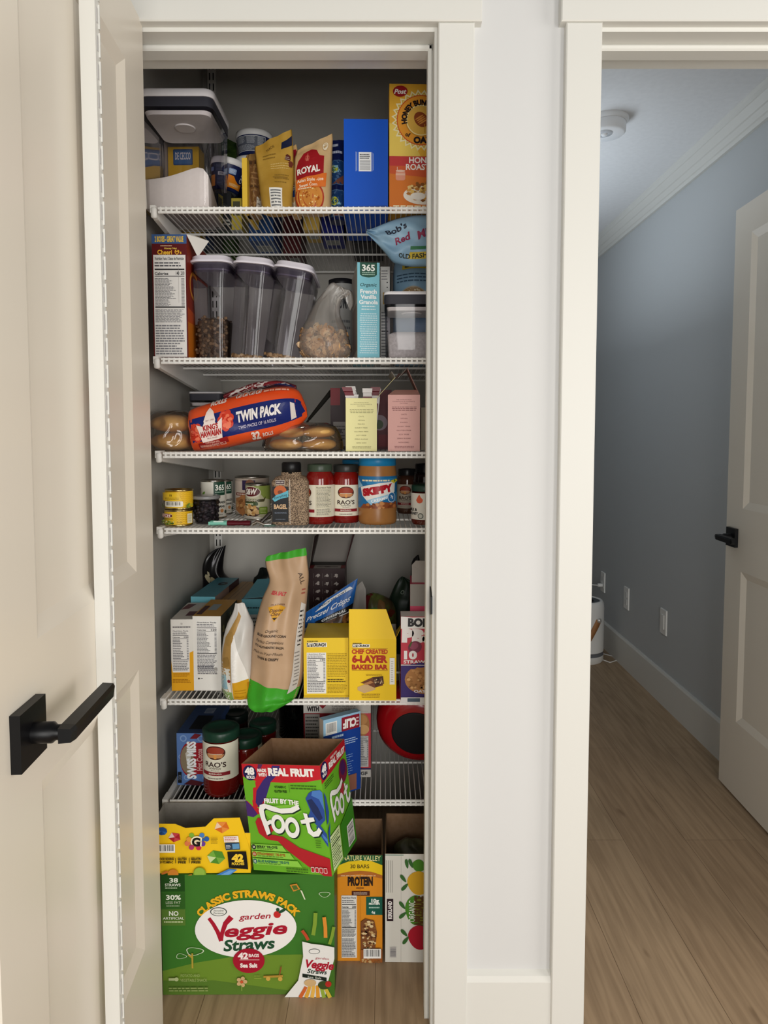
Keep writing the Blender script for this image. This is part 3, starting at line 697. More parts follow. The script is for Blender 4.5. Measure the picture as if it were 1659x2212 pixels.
def tubart(a):
    a.rect(.03, .02, .30, .50, 'D98A4A'); a.rect(.60, .04, .98, .58, 'F08C1E'); a.rect(.63, .10, .92, .26, 'F6A83F'); a.lines(.65, .12, .9, .24, 3, 'FBE3C0', .4, 4)
    a.poly([(.60, .58), (.98, .58), (.98, .35), (.86, .30), (.78, .40), (.72, .56)], '1C2550')
    a.lines(.36, .06, .54, .46, 7, '6C78A4', .3, 7); a.lines(.33, .68, .56, .94, 5, '6C78A4', .3, 9)
    a.rect(.38, .48, .55, .63, 'E8E9EC'); a.lines(.41, .50, .52, .61, 3, '4A5270', .5, 6, words=False)
    a.rrect(.16, .66, .27, .84, .02, '6E84B4'); a.rrect(.60, .62, .75, .86, .02, '8FA9D0'); a.lines(.62, .66, .73, .82, 4, 'E6ECF4', .4, 3)
    a.text('CHI', .91, .56, .17, 'F2F2F2', rot=math.pi / 2 - .15, bold=.03); a.circ(.945, .90, .02, 'E2703A')
r_, h, r = tub('nut_tub', 'navy blue tub with orange panels tilted on top of the black box', 447, 524, 336, 408, 1.885, .16, tubart, k=.74)
def stub(a):
    a.rect(.12, .05, .78, .97, '5B606B'); a.frame(.12, .05, .78, .97, .008, 'D8DADC')
    a.lines(.15, .55, .38, .93, 9, 'B9BDC2', .5, 2); a.lines(.41, .5, .58, .93, 9, 'B9BDC2', .5, 4); a.lines(.62, .42, .75, .93, 10, 'C9CDD0', .5, 5); a.lines(.16, .1, .58, .44, 6, 'B9BDC2', .4, 6); a.rect(.62, .08, .75, .36, 'D8DADC'); a.lines(.64, .1, .73, .33, 5, '4A4E5A', .5, 1)
    a.rect(.86, .05, .868, .95, 'C9CDD2')
def stub2(a): a.lines(.40, .80, .62, .92, 2, 'D9DCE6', .6, 3); a.circ(.25, .62, .03, '5F78A8'); a.lines(.3, .3, .7, .6, 4, '8A93B4', .5, 3)
tub('nut_tub', 'upper of the two stacked dark blue tubs at the back of the top shelf', 510, 589, 276, 332, 2.05, 0, stub, 'stacked blue tubs', k=.84)
tub('nut_tub', 'lower of the two stacked dark blue tubs at the back of the top shelf', 507, 586, 334, 437, 2.05, 0, stub2, 'stacked blue tubs', k=.84)
p = Pouch([(468, 440, 516, 440, .05), (468, 370, 516, 370, .05), (470, 330, 512, 332, .03), (471, 303, 510, 308, .01), (478, 298, 492, 300, .002)], 2.15, noisy('leaf_green', '2C4A1C', '4A6A2A', 60, .5), wr=.01, seed=9, z=Z1)
for v in p.mb.v: v.z = max(v.z, Z1 + .001)
p.solo('green_bag', 'dark green bag at the back of the top shelf behind the blue tub', 'bag')
c = Carton('yellow_carton', 'thin tall yellow carton standing left of the brown pouches', 'box', 523, 534, 341, 1.665, Z1, .135, 'E2BC3E', yaw=-.02); c.done()

BROWN = noisy('brown_pouch_foil', '7E5E36', '94713F', 35, .38); GOLD = noisy('gold_pouch_foil', 'A9822F', 'BC9540', 18, .35, bump=.25)
def grounded(p, z):
    for v in p.mb.v: v.z = max(v.z, z)
    return p
p = Pouch([(535, 446, 566, 446, .045), (533, 420, 568, 420, .045), (531, 380, 568, 380, .035), (529, 350, 566, 346, .015), (533, 335, 562, 330, .002)], 1.70, BROWN, wr=.006, seed=2, z=Z1); a = p.art()
a.rect(.30, .1, .95, .88, '6B4A2C'); a.lines(.36, .15, .9, .8, 7, '94714A', .25, 3); a.rect(.30, .80, .95, .86, '4A3422'); a.rect(.30, .42, .95, .45, '4A3422'); a.rect(.72, .02, .98, .30, 'C9C2B6'); a.lines(.75, .05, .95, .28, 4, '8A8276', .4, 2, words=False)
grounded(p, Z1).solo('snack_pouch', 'brown foil pouch squeezed behind the golden pouch', 'pouch', 'pouches on the top shelf')
p = Pouch([(567, 446, 632, 446, .05), (562, 425, 632, 425, .055), (558, 390, 635, 390, .045), (553, 350, 634, 340, .022), (550, 327, 632, 300, .008), (550, 318, 630, 279, .002)], 1.672, GOLD, wr=.007, seed=6, N=34, z=Z1); a = p.art()
a.rect(.34, .01, .72, .30, 'EFEDE6'); a.lines(.38, .03, .68, .28, 7, '6E7072', .5, 2, ragged=0, words=False)
a.rect(.45, .44, .85, .455, '8A6A2A'); a.lines(.5, .36, .9, .5, 3, '8A6A2A', .3, 4); a.lines(.4, .55, .95, .64, 3, 'D9BC78', .3, 7); a.text('MADE', .42, .85, .04, '6A4E20', wid=.22, rot=.4)
a.poly([(.70, .80), (.98, .83), (.99, .93), (.72, .89)], '1A1F3A'); a.blob(.86, .70, .08, '5A2A22', 3, sy=.9); a.blob(.93, .62, .06, '6B3326', 5); a.lines(.80, .67, .92, .72, 2, 'D9CFC0', .3, 2); a.lines(.2, .7, .6, .78, 2, '8A6A2A', .35, 9)
grounded(p, Z1).solo('snack_pouch', 'creased golden foil pouch with a white barcode, front of the top shelf', 'pouch', 'pouches on the top shelf')
p = Pouch([(632, 446, 652, 446, .04), (630, 420, 656, 420, .045), (627, 380, 655, 380, .035), (628, 345, 648, 345, .018), (630, 318, 640, 312, .003)], 1.70, mat('C6A06A', .4), seed=8, z=Z1); a = p.art()
a.rect(.0, .50, .8, .92, '8E1A26'); a.rect(.0, .25, .8, .50, '1C3A72'); a.text('R', .4, .6, .10, 'F0ECE4', bold=.05); a.text('Ba', .42, .37, .07, 'F0ECE4', bold=.03); a.rect(.1, .05, .7, .2, 'D9CDB4')
grounded(p, Z1).solo('snack_pouch', 'pouch edge with red and blue bands between the golden and tan pouches', 'pouch', 'pouches on the top shelf')
TAN = noisy('tan_pouch', 'C2A070', 'CDAE80', 20, .36, bump=.15)
p = Pouch([(640, 446, 716, 446, .05), (637, 425, 716, 425, .055), (635, 385, 717, 380, .045), (636, 345, 718, 325, .022), (639, 334, 719, 298, .006), (641, 326, 718, 288, .002)], 1.672, TAN, wr=.004, seed=12, N=34, z=Z1); a = p.art()
a.poly([(.08, .42), (.06, .60), (.12, .74), (.25, .84), (.45, .88), (.60, .84), (.68, .76), (.80, .74), (.80, .47)], '9A1B22')
a.ell(.36, .75, .06, .05, 'B4503E'); a.poly([(.33, .70), (.40, .70), (.37, .84)], 'C4685A')
a.text('ROYAL', .40, .58, .085, 'F4EDE4', wid=.60, rot=.10, bold=.04)
a.ell(.42, .20, .40, .22, 'A8331C'); a.ell(.42, .20, .36, .195, 'D08A3E'); a.crumbs(.42, .20, .30, .15, 60, ['E8B85C', 'C9741E', 'F0D08A', 'A8531C'], .022, 5)
a.poly([(.06, .28), (.86, .34), (.88, .52), (.06, .44)], 'D9702A'); a.text('Asian Style Rice', .45, .43, .042, 'F6E6CC', wid=.70, rot=.06, bold=.02); a.text('Sweet Corn', .40, .355, .042, 'F6E6CC', wid=.48, rot=.06, bold=.02); a.lines(.12, .29, .6, .325, 1, 'F2D9B4', .5, 2)
a.circ(.82, .86, .07, 'E6D9BE'); a.circ(.82, .86, .05, 'B89A6C'); a.lines(.76, .85, .88, .88, 1, 'F0E6D0', .6, 2); a.lines(.36, .01, .7, .035, 1, '6A5432', .7, 4)
grounded(p, Z1).solo('rice_pouch', 'tan rice pouch with a red arched panel and orange band', 'pouch', 'pouches on the top shelf')
p = Pouch([(712, 446, 748, 446, .05), (711, 400, 749, 400, .05), (712, 345, 747, 345, .04), (714, 305, 744, 303, .008)], 1.74, mat('161F4E', .35), seed=3, wr=.003, z=Z1); a = p.art()
a.lines(.1, .88, .7, .93, 1, 'C9CFE0', .7, 2); a.lines(.1, .80, .85, .84, 1, 'C9CFE0', .7, 3)
for y in (.58, .22):
    a.rrect(.06, y - .16, .86, y + .14, .08, '4A6A92'); a.rrect(.08, y - .15, .84, y + .13, .07, '1E3F6E'); a.blob(.36, y + .02, .30, '8FC0D0', 4, 16, .35); a.circ(.34, y + .02, .20, 'C9C93A'); a.circ(.34, y + .02, .12, '5A7A2E'); a.poly([(.2, y - .15), (.84, y - .05), (.84, y - .15)], '7A4A3A')
grounded(p, Z1).solo('navy_bag', 'navy blue snack bag with sunburst badges left of the blue box', 'bag')
c = Carton('blue_box', 'plain bright blue box with a centred barcode label, top shelf', 'box', 743, 838, 257, 1.66, Z1, .24, '0E54C6', yaw=.02); a = c.art()
a.rect(0, .0, 1, .045, '2A5AA8'); a.rect(0, .045, 1, .055, '143F8E'); a.poly([(.03, .058), (.98, .058), (.98, .075)], '143F8E')  # shadow line above the bottom flap, painted in dark blue
a.rect(.335, .44, .625, .645, 'F2F3F4'); a.lines(.36, .455, .60, .56, 9, '8B8E92', .45, 1, ragged=0, words=False); a.lines(.36, .57, .60, .63, 3, '55585C', .5, 2, ragged=.1); a.rect(.27, .44, .275, .65, 'D8E2F2'); a.rect(.65, .44, .654, .64, 'D8E2F2'); a.rect(.285, .445, .30, .645, '8FB0E2'); a.rect(.665, .45, .675, .63, '8FB0E2')
c.done()

def cereal(a):
    Y = 'F2C230'
    a.rect(0, .435, 1, 1, 'E9B23A'); a.poly([(0, .435), (0, .70), (.30, .62), (.5, .435)], 'F0D060')
    cx, cy = .50, .72
    for ring, (R, c) in enumerate(((.47, 'F2E7B8'), (.435, 'D9B64A'), (.40, 'F2E7B8'))):
        pts = []
        for i in range(56):
            an = 2 * math.pi * i / 56; q = R * (1.0 if i % 2 else .86); pts.append((cx + q * math.cos(an), cy + q * math.sin(an) * a.w / a.h))
        a.poly(pts, c)
    a.circ(cx, cy, .385, 'C9521E', 48); a.circ(cx, cy, .37, 'E79A2E', 48); a.circ(cx, cy, .255, 'C98A26'); a.circ(cx, cy, .235, 'F2DFA0', 40); a.circ(cx, cy, .22, 'DDAE4A', 40)
    a.ell(cx + .0, cy + .005, .10, .065, '8A3F14', .7); 
    for i in range(4): a.ell(cx - .03 + .02 * i, cy + .022 - .012 * i, .075, .006, 'D08A3A', .55)
    a.rect(cx + .05, cy - .10, cx + .062, cy - .03, 'C98A26')
    a.arc('HONEY BUNCHES', cx, cy, .268, .040, '1E0F0A', bold=.055, mid=108, spread=.86)
    a.text('of', cx - .21, cy - .115, .030, '1E0F0A', bold=.03, rot=-.35); a.text('OATS', cx + .05, cy - .155, .046, '1E0F0A', bold=.06, rot=.02)
    a.ell(.17, .94, .115, .043, '9A1B1E', .05); a.text('Post', .17, .938, .036, 'F4EEE6', shear=.3, bold=.03)
    a.rect(0, 0, 1, .435, 'D9782A'); a.rect(0, .36, 1, .435, 'C23A3A'); a.poly([(0, .36), (1, .36), (1, .25), (0, .30)], 'CF5A30')
    a.text('HONEY', .52, .405, .043, 'F6EEE6', wid=.42, bold=.03); a.text('ROASTED', .52, .352, .043, 'F6EEE6', wid=.52, bold=.03)
    a.rrect(.10, .245, .25, .32, .03, 'E0977E'); a.rect(.10, .285, .25, .30, 'E9B8A0'); a.ell(.175, .32, .075, .008, 'E9C2AE'); a.rect(.12, .32, .13, .35, 'E9C2AE')
    a.ell(.55, .13, .33, .075, 'F2EADB'); a.crumbs(.56, .16, .28, .075, 90, ['D9A04A', 'F0CE86', 'B8742A', 'E9BE62', '8A531C'], .035, 4); a.ell(.45, .12, .12, .03, 'F4EDE0')
    a.rect(0, .0, 1, .022, 'B8531C'); a.lines(.06, .004, .9, .018, 1, 'F4E2C0', .8, 5); a.lines(.06, .032, .9, .05, 1, 'F6E3B8', .6, 3)
c = Carton('cereal_box', 'tall yellow and orange honey oat cereal box, top shelf at far right', 'box', 841, 978, 182, 1.66, Z1, .065, 'E3A433', yaw=.03); cereal(c.art()); c.done()
# low boxes standing behind, seen through the wires from below
for (xl, xr, yt, Y, d, colr, lab, nm) in ((372, 452, 428, 1.945, .05, '1B3560', 'dark blue box at the back left of the top shelf, seen through the wires', 'carton'),
        (536, 590, 432, 1.90, .16, '1E4A86', 'mid blue box behind the golden pouch, seen through the wires', 'carton'),
        (655, 690, 425, 1.80, .12, 'C4A24A', 'mustard box behind the tan rice pouch, seen through the wires', 'carton'),
        (693, 742, 424, 1.86, .12, '1E2680', 'violet blue box behind the navy bag, seen through the wires', 'carton'),
        (760, 828, 400, 1.92, .20, '15161C', 'black box behind the bright blue box, seen through the wires', 'carton'),
        (612, 650, 425, 2.04, .14, '5A1A1E', 'maroon box at the back of the top shelf, seen through the wires', 'carton')):
    c = Carton(nm, lab, 'box', xl, xr, yt, Y, Z1, d, colr); a = c.art('bottom'); a.rect(.2, .3, .8, .7, 'B9BBB8' if colr != '15161C' else '2A2C34'); a.lines(.25, .35, .75, .65, 5, '55585C', .4, 3); c.done()

# ================================================================== SECOND SHELF
Z2 = D[2] + .0006
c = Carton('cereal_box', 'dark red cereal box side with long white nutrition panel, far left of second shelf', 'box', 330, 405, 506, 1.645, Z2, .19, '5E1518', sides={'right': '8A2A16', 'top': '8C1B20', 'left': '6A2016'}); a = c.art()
a.rect(.0, .925, 1, 1, '3B5B8E'); a.text('2 BOXES - GREAT VALUE', .5, .962, .042, 'E9C23A', wid=.82, bold=.04)
a.lines(.25, .90, .6, .915, 1, 'E0B890', .5, 3); a.text('Honey Nut', .54, .888, .014, 'E9C85A', wid=.36, bold=.02); a.text('Cheeri', .37, .857, .034, 'F0B83A', wid=.42, bold=.03)
a.poly([(.66, .85), (.72, .835), (.78, .85), (.79, .868), (.755, .876), (.72, .864), (.685, .876), (.655, .866)], 'F0B83A'); a.poly([(.685, .852), (.72, .842), (.755, .852), (.76, .864), (.72, .855), (.68, .864)], '6A1218'); a.text('s', .83, .855, .024, 'F0B83A', bold=.03)
a.facts(.04, .012, .965, .835, 'E9E6E2', '2C2A2C', cal='140  210', rows=24, tail=.30, title='Nutrition Facts / Datos de Nutrici\u00f3n'); a.rect(.76, .45, .765, .76, '9A9896')
a = c.art('right'); a.rect(0, 0, 1, .30, 'C9701E'); a.poly([(0, .30), (0, .42), (.6, .36), (1, .30)], 'B84A1A'); a.ell(.3, .62, .2, .12, 'D98A2E'); a.ell(.3, .62, .16, .09, '7A2016')
h = c.h; w = c.w; d = c.d
c.flap([(w / 2, 0, h), (w / 2 + .018, .03, h - .045), (w / 2 + .040, .05, h - .002), (w / 2 + .012, .02, h + .003)], 'E6E2DC', label='torn white flap')
c.flap([(-w / 2, .03, h), (-w / 2 - .002, .10, h + .03), (-w / 2 + .014, .11, h + .04), (-w / 2 + .020, .03, h + .006)], '7A5A44', label='brown inner flap')
c.done()
def dispenser(label, xl, xr, yt, xbl, xbr, tilt, fill, cols):
    Yc = 1.765; r0 = (xl + xr) / 2; xb = (xbl + xbr) / 2
    pb = at(xb, 770, 1.66); w = (xbr - xbl) / FOC * 1.62; h = at(xb, yt, 1.66).z - Z2; wt = (xr - xl) / FOC * 1.60; d = .20
    root = thing('cereal_dispenser', label, 'cereal dispenser', (pb.x, Yc, Z2), (0, tilt, 0), 'tall clear cereal dispensers')
    b = MB(); R = lambda k, z, r=.022: b.rring(w + (wt * .93 - w) * k, d * (.93 + .05 * k), r, z)
    b.loft([R(-.05, .0006), R(0, .006), R(.15, h * .4), R(.6, h * .74), R(1, h * .86), R(1, h - .022)], GLASS, True, False); b.build('tub', root)
    b = MB(); WL = mat('EFEAF3', .35)
    b.loft([b.rring(wt * 1.02, d + .008, .03, h - .017), b.rring(wt * 1.02, d + .008, .03, h - .012), b.rring(wt * .93, d - .005, .028, h - .010), b.rring(wt * .92, d - .006, .028, h - .002), b.rring(wt * .86, d - .02, .024, h + .001)], WL); o = b.build('lid', root); o['label'] = 'white lid'
    b = MB(); b.loft([b.rring(wt * .90, d * .96, .028, h - .036), b.rring(wt * .90, d * .96, .028, h - .017)], clear('smoky_gasket', 'B4AEBA', .6, .2, .35, '6A6472'), cap0=False, cap1=False); b.build('gasket', root)
    b = MB(); b.loft([b.rring(wt * .88, d * .94, .028, h - .034), b.rring(wt * .88, d * .94, .028, h - .031)], mat('DCD6E4', .4), False, False); b.loft([b.rring(wt * .87, d * .93, .028, h - .034), b.rring(wt * .82, d * .86, .024, h - .038)], clear('lid_funnel', 'BDB6C8', .5, .2, .45, 'B4AEC2')); b.build('lid_underside', root)
    # the filling inside
    b = MB(); rnd = random.Random(int(xl))
    hh = fill * h
    b.loft([b.rring(w * .86, d * .84, .02, .004), b.rring(w * .90, d * .86, .02, hh * .9), b.rring(w * .7, d * .6, .02, hh)], noisy('cereal_%s' % cols[0], cols[0], cols[1], 210, .8, bump=.8, lo=.4, hi=.6))
    for i in range(int(60 + 240 * fill)):
        u = rnd.uniform(-.44, .44) * w; z = rnd.uniform(.006, hh); s = rnd.uniform(.003, .006)
        b.ball((u, -d * .425, z), s, s * .6, s * .8, mat(rnd.choice(cols), .8), 6, 4)
    for i in range(40):
        s = rnd.uniform(.003, .006); b.ball((rnd.uniform(-.42, .42) * w, rnd.uniform(-.4, .4) * d, hh * rnd.uniform(.92, 1.0)), s, s, s * .7, mat(rnd.choice(cols), .8), 6, 4)
    o = b.build('cereal', None); o.matrix_world = Matrix.Translation(root.location) @ Euler((0, tilt, 0)).to_matrix().to_4x4()
    return o
gp = 'cereal inside the dispensers'
tag(dispenser('leftmost tall clear dispenser with a white lid, two thirds full of dark granola', 411, 505, 548, 415, 491, .0, .42, ('5A4634', '3E3026', '7A6148')), 'dark granola filling the leftmost cereal dispenser', 'cereal', kind='stuff')
tag(dispenser('middle tall clear dispenser with a white lid, nearly empty', 505, 595, 551, 490, 566, .085, .045, ('A98A62', '8A6C48', 'C2A57C')), 'thin layer of tan cereal in the middle dispenser', 'cereal', kind='stuff')
tag(dispenser('rightmost tall clear dispenser, leaning most, beside the bag of flakes', 597, 688, 560, 562, 640, .165, .05, ('A98A62', '8A6C48', 'B99A70')), 'thin layer of tan cereal in the rightmost dispenser', 'cereal', kind='stuff')
# tall highlights come from the room window; a bag of flakes
BAGF = clear('bag_film', 'F4F2F0', 0.8, .2, .17, 'F4F0EA')
p = Pouch([(664, 771, 742, 771, .10), (645, 757, 760, 762, .125), (648, 720, 756, 742, .12), (662, 690, 748, 712, .10), (680, 655, 735, 680, .06), (698, 632, 738, 650, .035), (708, 618, 752, 640, .03), (716, 611, 762, 632, .03), (726, 613, 764, 658, .022), (742, 640, 757, 672, .01)], 1.70, BAGF, N=44, M=22, wr=.010, seed=21, z=Z2)
p = grounded(p, Z2); p.solo('bag_of_flakes', 'knotted clear plastic bag of cereal flakes in front of the light blue box', 'bag')
b = MB(); rnd = random.Random(77); FLK = [mat(c, .7) for c in ('D9B184', 'C99B68', 'E6C79E', 'B98750', 'D2A878')]
ctr = at(703, 750, 1.70); n = 0
while n < 420:
    u = rnd.uniform(.04, .96); v = rnd.uniform(.01, .34); sg = rnd.choice((-1, -1, -1, -1, 1)); q = p.P(u, v, -.006 - rnd.uniform(0, .02), sg)
    if u < .3 and v > .27: continue
    n += 1
    R = Euler((rnd.uniform(0, 6), rnd.uniform(0, 6), rnd.uniform(0, 6))).to_matrix(); s = rnd.uniform(.007, .0125); m5 = 7; pts = []
    for i in range(m5):
        an = 6.283 * i / m5; rr = s * rnd.uniform(.75, 1.1); pts.append(q + R @ Vector((rr * math.cos(an), rr * .7 * math.sin(an), s * .35 * math.cos(2 * an))))
    pts = [Vector((k.x, k.y, max(k.z, Z2 + .001))) for k in pts]; cc = sum(pts, Vector()) / m5 + R @ Vector((0, 0, -s * .3)); cc.z = max(cc.z, Z2 + .001)
    b.add(pts + [cc], [(i, (i + 1) % m5, m5) for i in range(m5)], rnd.choice(FLK), True)
# the heap underneath the outer flakes
b.ball((ctr.x, 1.70, Z2 + .036), .050, .042, .034, FLK[3], 16, 9, wob=.05)
tag(b.build('cereal_flakes', None, (ctr.x, 1.70, Z2)), 'golden cereal flakes heaped in the knotted clear bag', 'cereal', kind='stuff')

c = Carton('granola_box', 'light blue granola box with a dark green shield, middle right of second shelf', 'box', 772, 820, 567, 1.65, Z2, .19, '7FC4D4', yaw=.11, sides={'left': 'B9B4A8', 'right': '9CCBD6'}, roll=-.0); a = c.art()
a.poly([(.12, 1), (.12, .875), (.22, .855), (.5, .845), (.78, .855), (.88, .875), (.88, 1)], '1C4F3E'); a.text('365', .5, .945, .062, 'F2F4EE', wid=.58, bold=.03); a.lines(.2, .865, .8, .905, 2, 'A9C9B8', .4, 3, center=True)
a.text('Organic', .5, .77, .034, '1F4A4A', wid=.74, shear=.2, bold=.01)
for t, y, wd in (('French', .70, .74), ('Vanilla', .645, .72), ('Granola', .59, .84)): a.text(t, .5, y, .040, 'F6FAFA', wid=wd, bold=.035)
a.lines(.14, .50, .86, .56, 2, 'D9EEF2', .4, 5, center=True); a.lines(.10, .05, .90, .48, 19, 'D2EAF0', .42, 6, .15, center=True)
a = c.art('left'); a.rect(.1, .1, .9, .6, '8A7A70'); a.rect(.2, .65, .9, .95, 'A9A49A'); c.done()
c = Carton('white_box', 'white box with a nutrition panel half hidden behind the light blue box', 'box', 822, 842, 576, 1.80, Z2, .11, 'CFCDC8', yaw=-.04, sides={'right': 'A9A7A2'}); a = c.art(); a.lines(.1, .86, .8, .97, 4, '77767A', .4, 3); a.rect(.25, .62, .7, .74, 'A8842E'); a.circ(.72, .84, .07, '2A2A2C'); a.circ(.72, .79, .07, '2A2A2C'); a.lines(.1, .05, .8, .55, 16, '6A6A6E', .4, 4); a.rect(.1, .34, .85, .35, '2A2A2C'); c.done()
x, r = cyl_place(711, 766, 690, 1.98); root = thing('tin_can', 'grey can with a black lid behind the knotted bag of flakes', 'tin can', (x, 1.98, Z2)); h = at(738, 600, 1.98 - r).z - Z2
b = MB(); b.lathe([(r * .95, 0), (r, .004), (r, h - .012)], mat('A9A9A6', .4), 36, cap1=False); a = Art(b, cyl_S(r + .0004, .01, h - .02, 0, 2.8), r * 2.8, h - .03, .008, .4); a.text('AROMA', .5, .80, .16, '3A3A3C', wid=.5, bold=.02); a.lines(.2, .2, .8, .6, 5, '77777A', .4, 3); b.build('can', root)
b = MB(); b.lathe([(r * 1.02, h - .014), (r * 1.03, h - .012), (r * 1.03, h - .001), (r * .96, h)], mat('1C1C20', .4), 36); b.build('lid', root)
# slumped blue oat bag
BLUEB = noisy('blue_oat_bag', '7FA3BE', '8FB2CA', 14, .42, bump=.2)
p = Pouch([(850, 771, 990, 771, .08), (849, 740, 992, 740, .10), (849, 690, 990, 690, .11), (849, 630, 985, 630, .11), (850, 585, 980, 585, .095), (856, 560, 975, 555, .07), (868, 545, 970, 538, .03), (880, 534, 960, 530, .004)], 1.83, BLUEB, N=40, M=22, wr=.012, seed=31, z=Z2); a = p.art(.45, .010)
u0 = lambda px: (px - 848) / 138.0
a.ell(.31, .52, .24, .115, 'A9A08C'); a.ell(.31, .52, .225, .105, '9A7A50'); a.crumbs(.31, .52, .21, .095, 120, ['D9C49A', 'C4A876', 'E6D6B4', 'B4935E', 'A88650'], .016, 4)
a.lines(.06, .66, .62, .74, 3, '3F5A72', .35, 5, .2); a.rect(.14, .775, .75, .82, 'C9B03C'); a.lines(.18, .785, .7, .81, 1, '4A4A2A', .6, 6); a.text('OLD FASHIONED', .42, .84, .03, '1C2430', wid=.5, bold=.03, rot=.12); a.poly([(.2, .86), (.5, .875), (.5, .895), (.2, .88)], '3E7A52')
a.text("Red Mill", .48, .935, .05, '8A2A3A', wid=.55, shear=.3, bold=.03, rot=.22)
grounded(p, Z2); 
q = Pouch([(960, 570, 960, 464, .03, .0), (930, 575, 930, 464, .045, .0), (885, 576, 895, 465, .050, .0), (862, 571, 872, 469, .046, .0), (848, 566, 852, 474, .038, .0), (828, 542, 826, 484, .026, .0), (806, 518, 806, 493, .010, .0), (791, 503, 794, 497, .003, .0)], 1.655, BLUEB, N=34, M=22, wr=.014, seed=5); a = q.art(.45, .010)
root = thing('oat_bag', 'light blue oat bag with its top flopped to the left, right end of second shelf', 'bag', (at(900, 700, 1.83).x, 1.83, Z2))
a.text("Bob's", .70, .62, .085, '2A2E3E', rot=-1.2, bold=.03)
a.text('Red', .50, .53, .09, '8A2A4A', rot=-1.15, bold=.03, shear=.2); a.text('Mill', .60, .26, .09, '8A2A4A', rot=-1.15, bold=.03, shear=.2); a.poly([(.28, .42), (.30, .20), (.36, .20), (.34, .42)], '3E7A52'); a.poly([(.12, .44), (.12, .12), (.24, .12), (.24, .42)], 'C9B03C'); a.text('OLD FASHIONED', .18, .28, .05, '2A2E22', rot=-1.5, bold=.03)
for (pp, nm) in ((p, 'bag_body'), (q, 'folded_top')):
    pp.mb.xform(Matrix.Translation(-root.location)); pp.mb.build(nm, root)
x0 = at(829, 700, 1.65).x; z = at(880, 630, 1.65).z
lidded_bin('sugar_container', 'small clear container with a white lid at the right end of second shelf', x0, x0 + .135, 1.645, 1.765, Z2, z, lid=.019, rr=.014)
b = MB(); cx = x0 + .0675; SG = noisy('sugar', 'B9B4B0', 'D6D2CE', 160, .95, lo=.3, hi=.7)
b.loft([b.rring(.112, .096, .012, Z2 + .004, cx, 1.705), b.rring(.116, .100, .012, Z2 + .05, cx, 1.705), b.rring(.1165, .1005, .012, Z2 + .058, cx, 1.705), b.rring(.09, .07, .012, Z2 + .066, cx, 1.71)], SG)
tag(b.build('sugar', None, (cx, 1.705, Z2 + .004)), 'pale sugar filling the lower half of the small clear container', 'sugar', kind='stuff')
# ================================================================== THIRD SHELF (breads)
Z3 = D[3] + .0006
CRUST = noisy('bread_crust', 'BE8238', 'E8BC72', 14, .45, detail=4, lo=.3, hi=.72)
def bun(label, px, py, Yc, rx, ry, rz, z, seed, grp='golden bread buns'):
    p = at(px, py, Yc); b = MB()
    for i in range(1): b.ball((0, 0, rz), rx, ry, rz, CRUST, 24, 14, wob=.03, seed=seed)
    b.xform(Matrix.Translation((p.x, Yc, z)))
    for v in b.v: v.z = max(v.z, z)
    tag(b.build('bread_bun', None, (p.x, Yc, z)), label, 'bun', grp)
bun('lower golden bun in the clear bag at the left end of the bread shelf', 372, 950, 1.70, .052, .05, .0215, Z3 + .001, 1)
bun('upper golden bun in the clear bag at the left end of the bread shelf', 371, 915, 1.70, .051, .05, .0215, Z3 + .0455, 2)
bun('lower left bun in the clear bag under the orange roll bag', 618, 960, 1.70, .042, .045, .0145, Z3 + .001, 3)
bun('lower right bun in the clear bag beside the pale yellow box', 690, 960, 1.70, .044, .045, .0145, Z3 + .001, 4)
bun('upper left bun in the clear bag under the orange roll bag', 628, 935, 1.70, .038, .042, .014, Z3 + .0315, 5)
bun('upper right bun in the clear bag beside the pale yellow box', 688, 935, 1.70, .040, .044, .015, Z3 + .0315, 6)
BREADF = clear('bread_bag_film', 'F4EFE6', 1.6, .09, .05, 'F0E6D6')
grounded(Pouch([(322, 976, 420, 976, .10), (318, 960, 424, 962, .118), (320, 925, 424, 928, .118), (326, 895, 418, 897, .10), (340, 886, 405, 888, .03)], 1.70, BREADF, wr=.008, seed=3, N=20), Z3).solo('bread_bag', 'clear bread bag of buns at the far left, against the pantry wall', 'bread bag', 'clear bread bags')
grounded(Pouch([(575, 976, 738, 976, .09), (566, 966, 742, 966, .112), (572, 942, 738, 945, .112), (590, 920, 725, 922, .09), (620, 912, 705, 913, .03)], 1.70, BREADF, wr=.010, seed=7, N=20), Z3).solo('bread_bag', 'clear bread bag of buns between the orange roll bag and pale yellow box', 'bread bag', 'clear bread bags')
# orange roll bag
ORANGE = noisy('orange_bag', 'E8501E', 'EE5A26', 10, .28, bump=.12, spec=.6)
lv = [(423, 976, 412, 886, .075), (440, 974, 424, 880, .11), (480, 969, 470, 866, .12), (540, 956, 535, 848, .12), (600, 942, 598, 836, .115), (640, 925, 634, 838, .08), (655, 912, 650, 850, .045), (664, 900, 662, 880, .012)]
p = Pouch(lv, 1.682, ORANGE, N=40, M=24, wr=.006, seed=11, power=.42)
A_ = p.art(.3, .010)
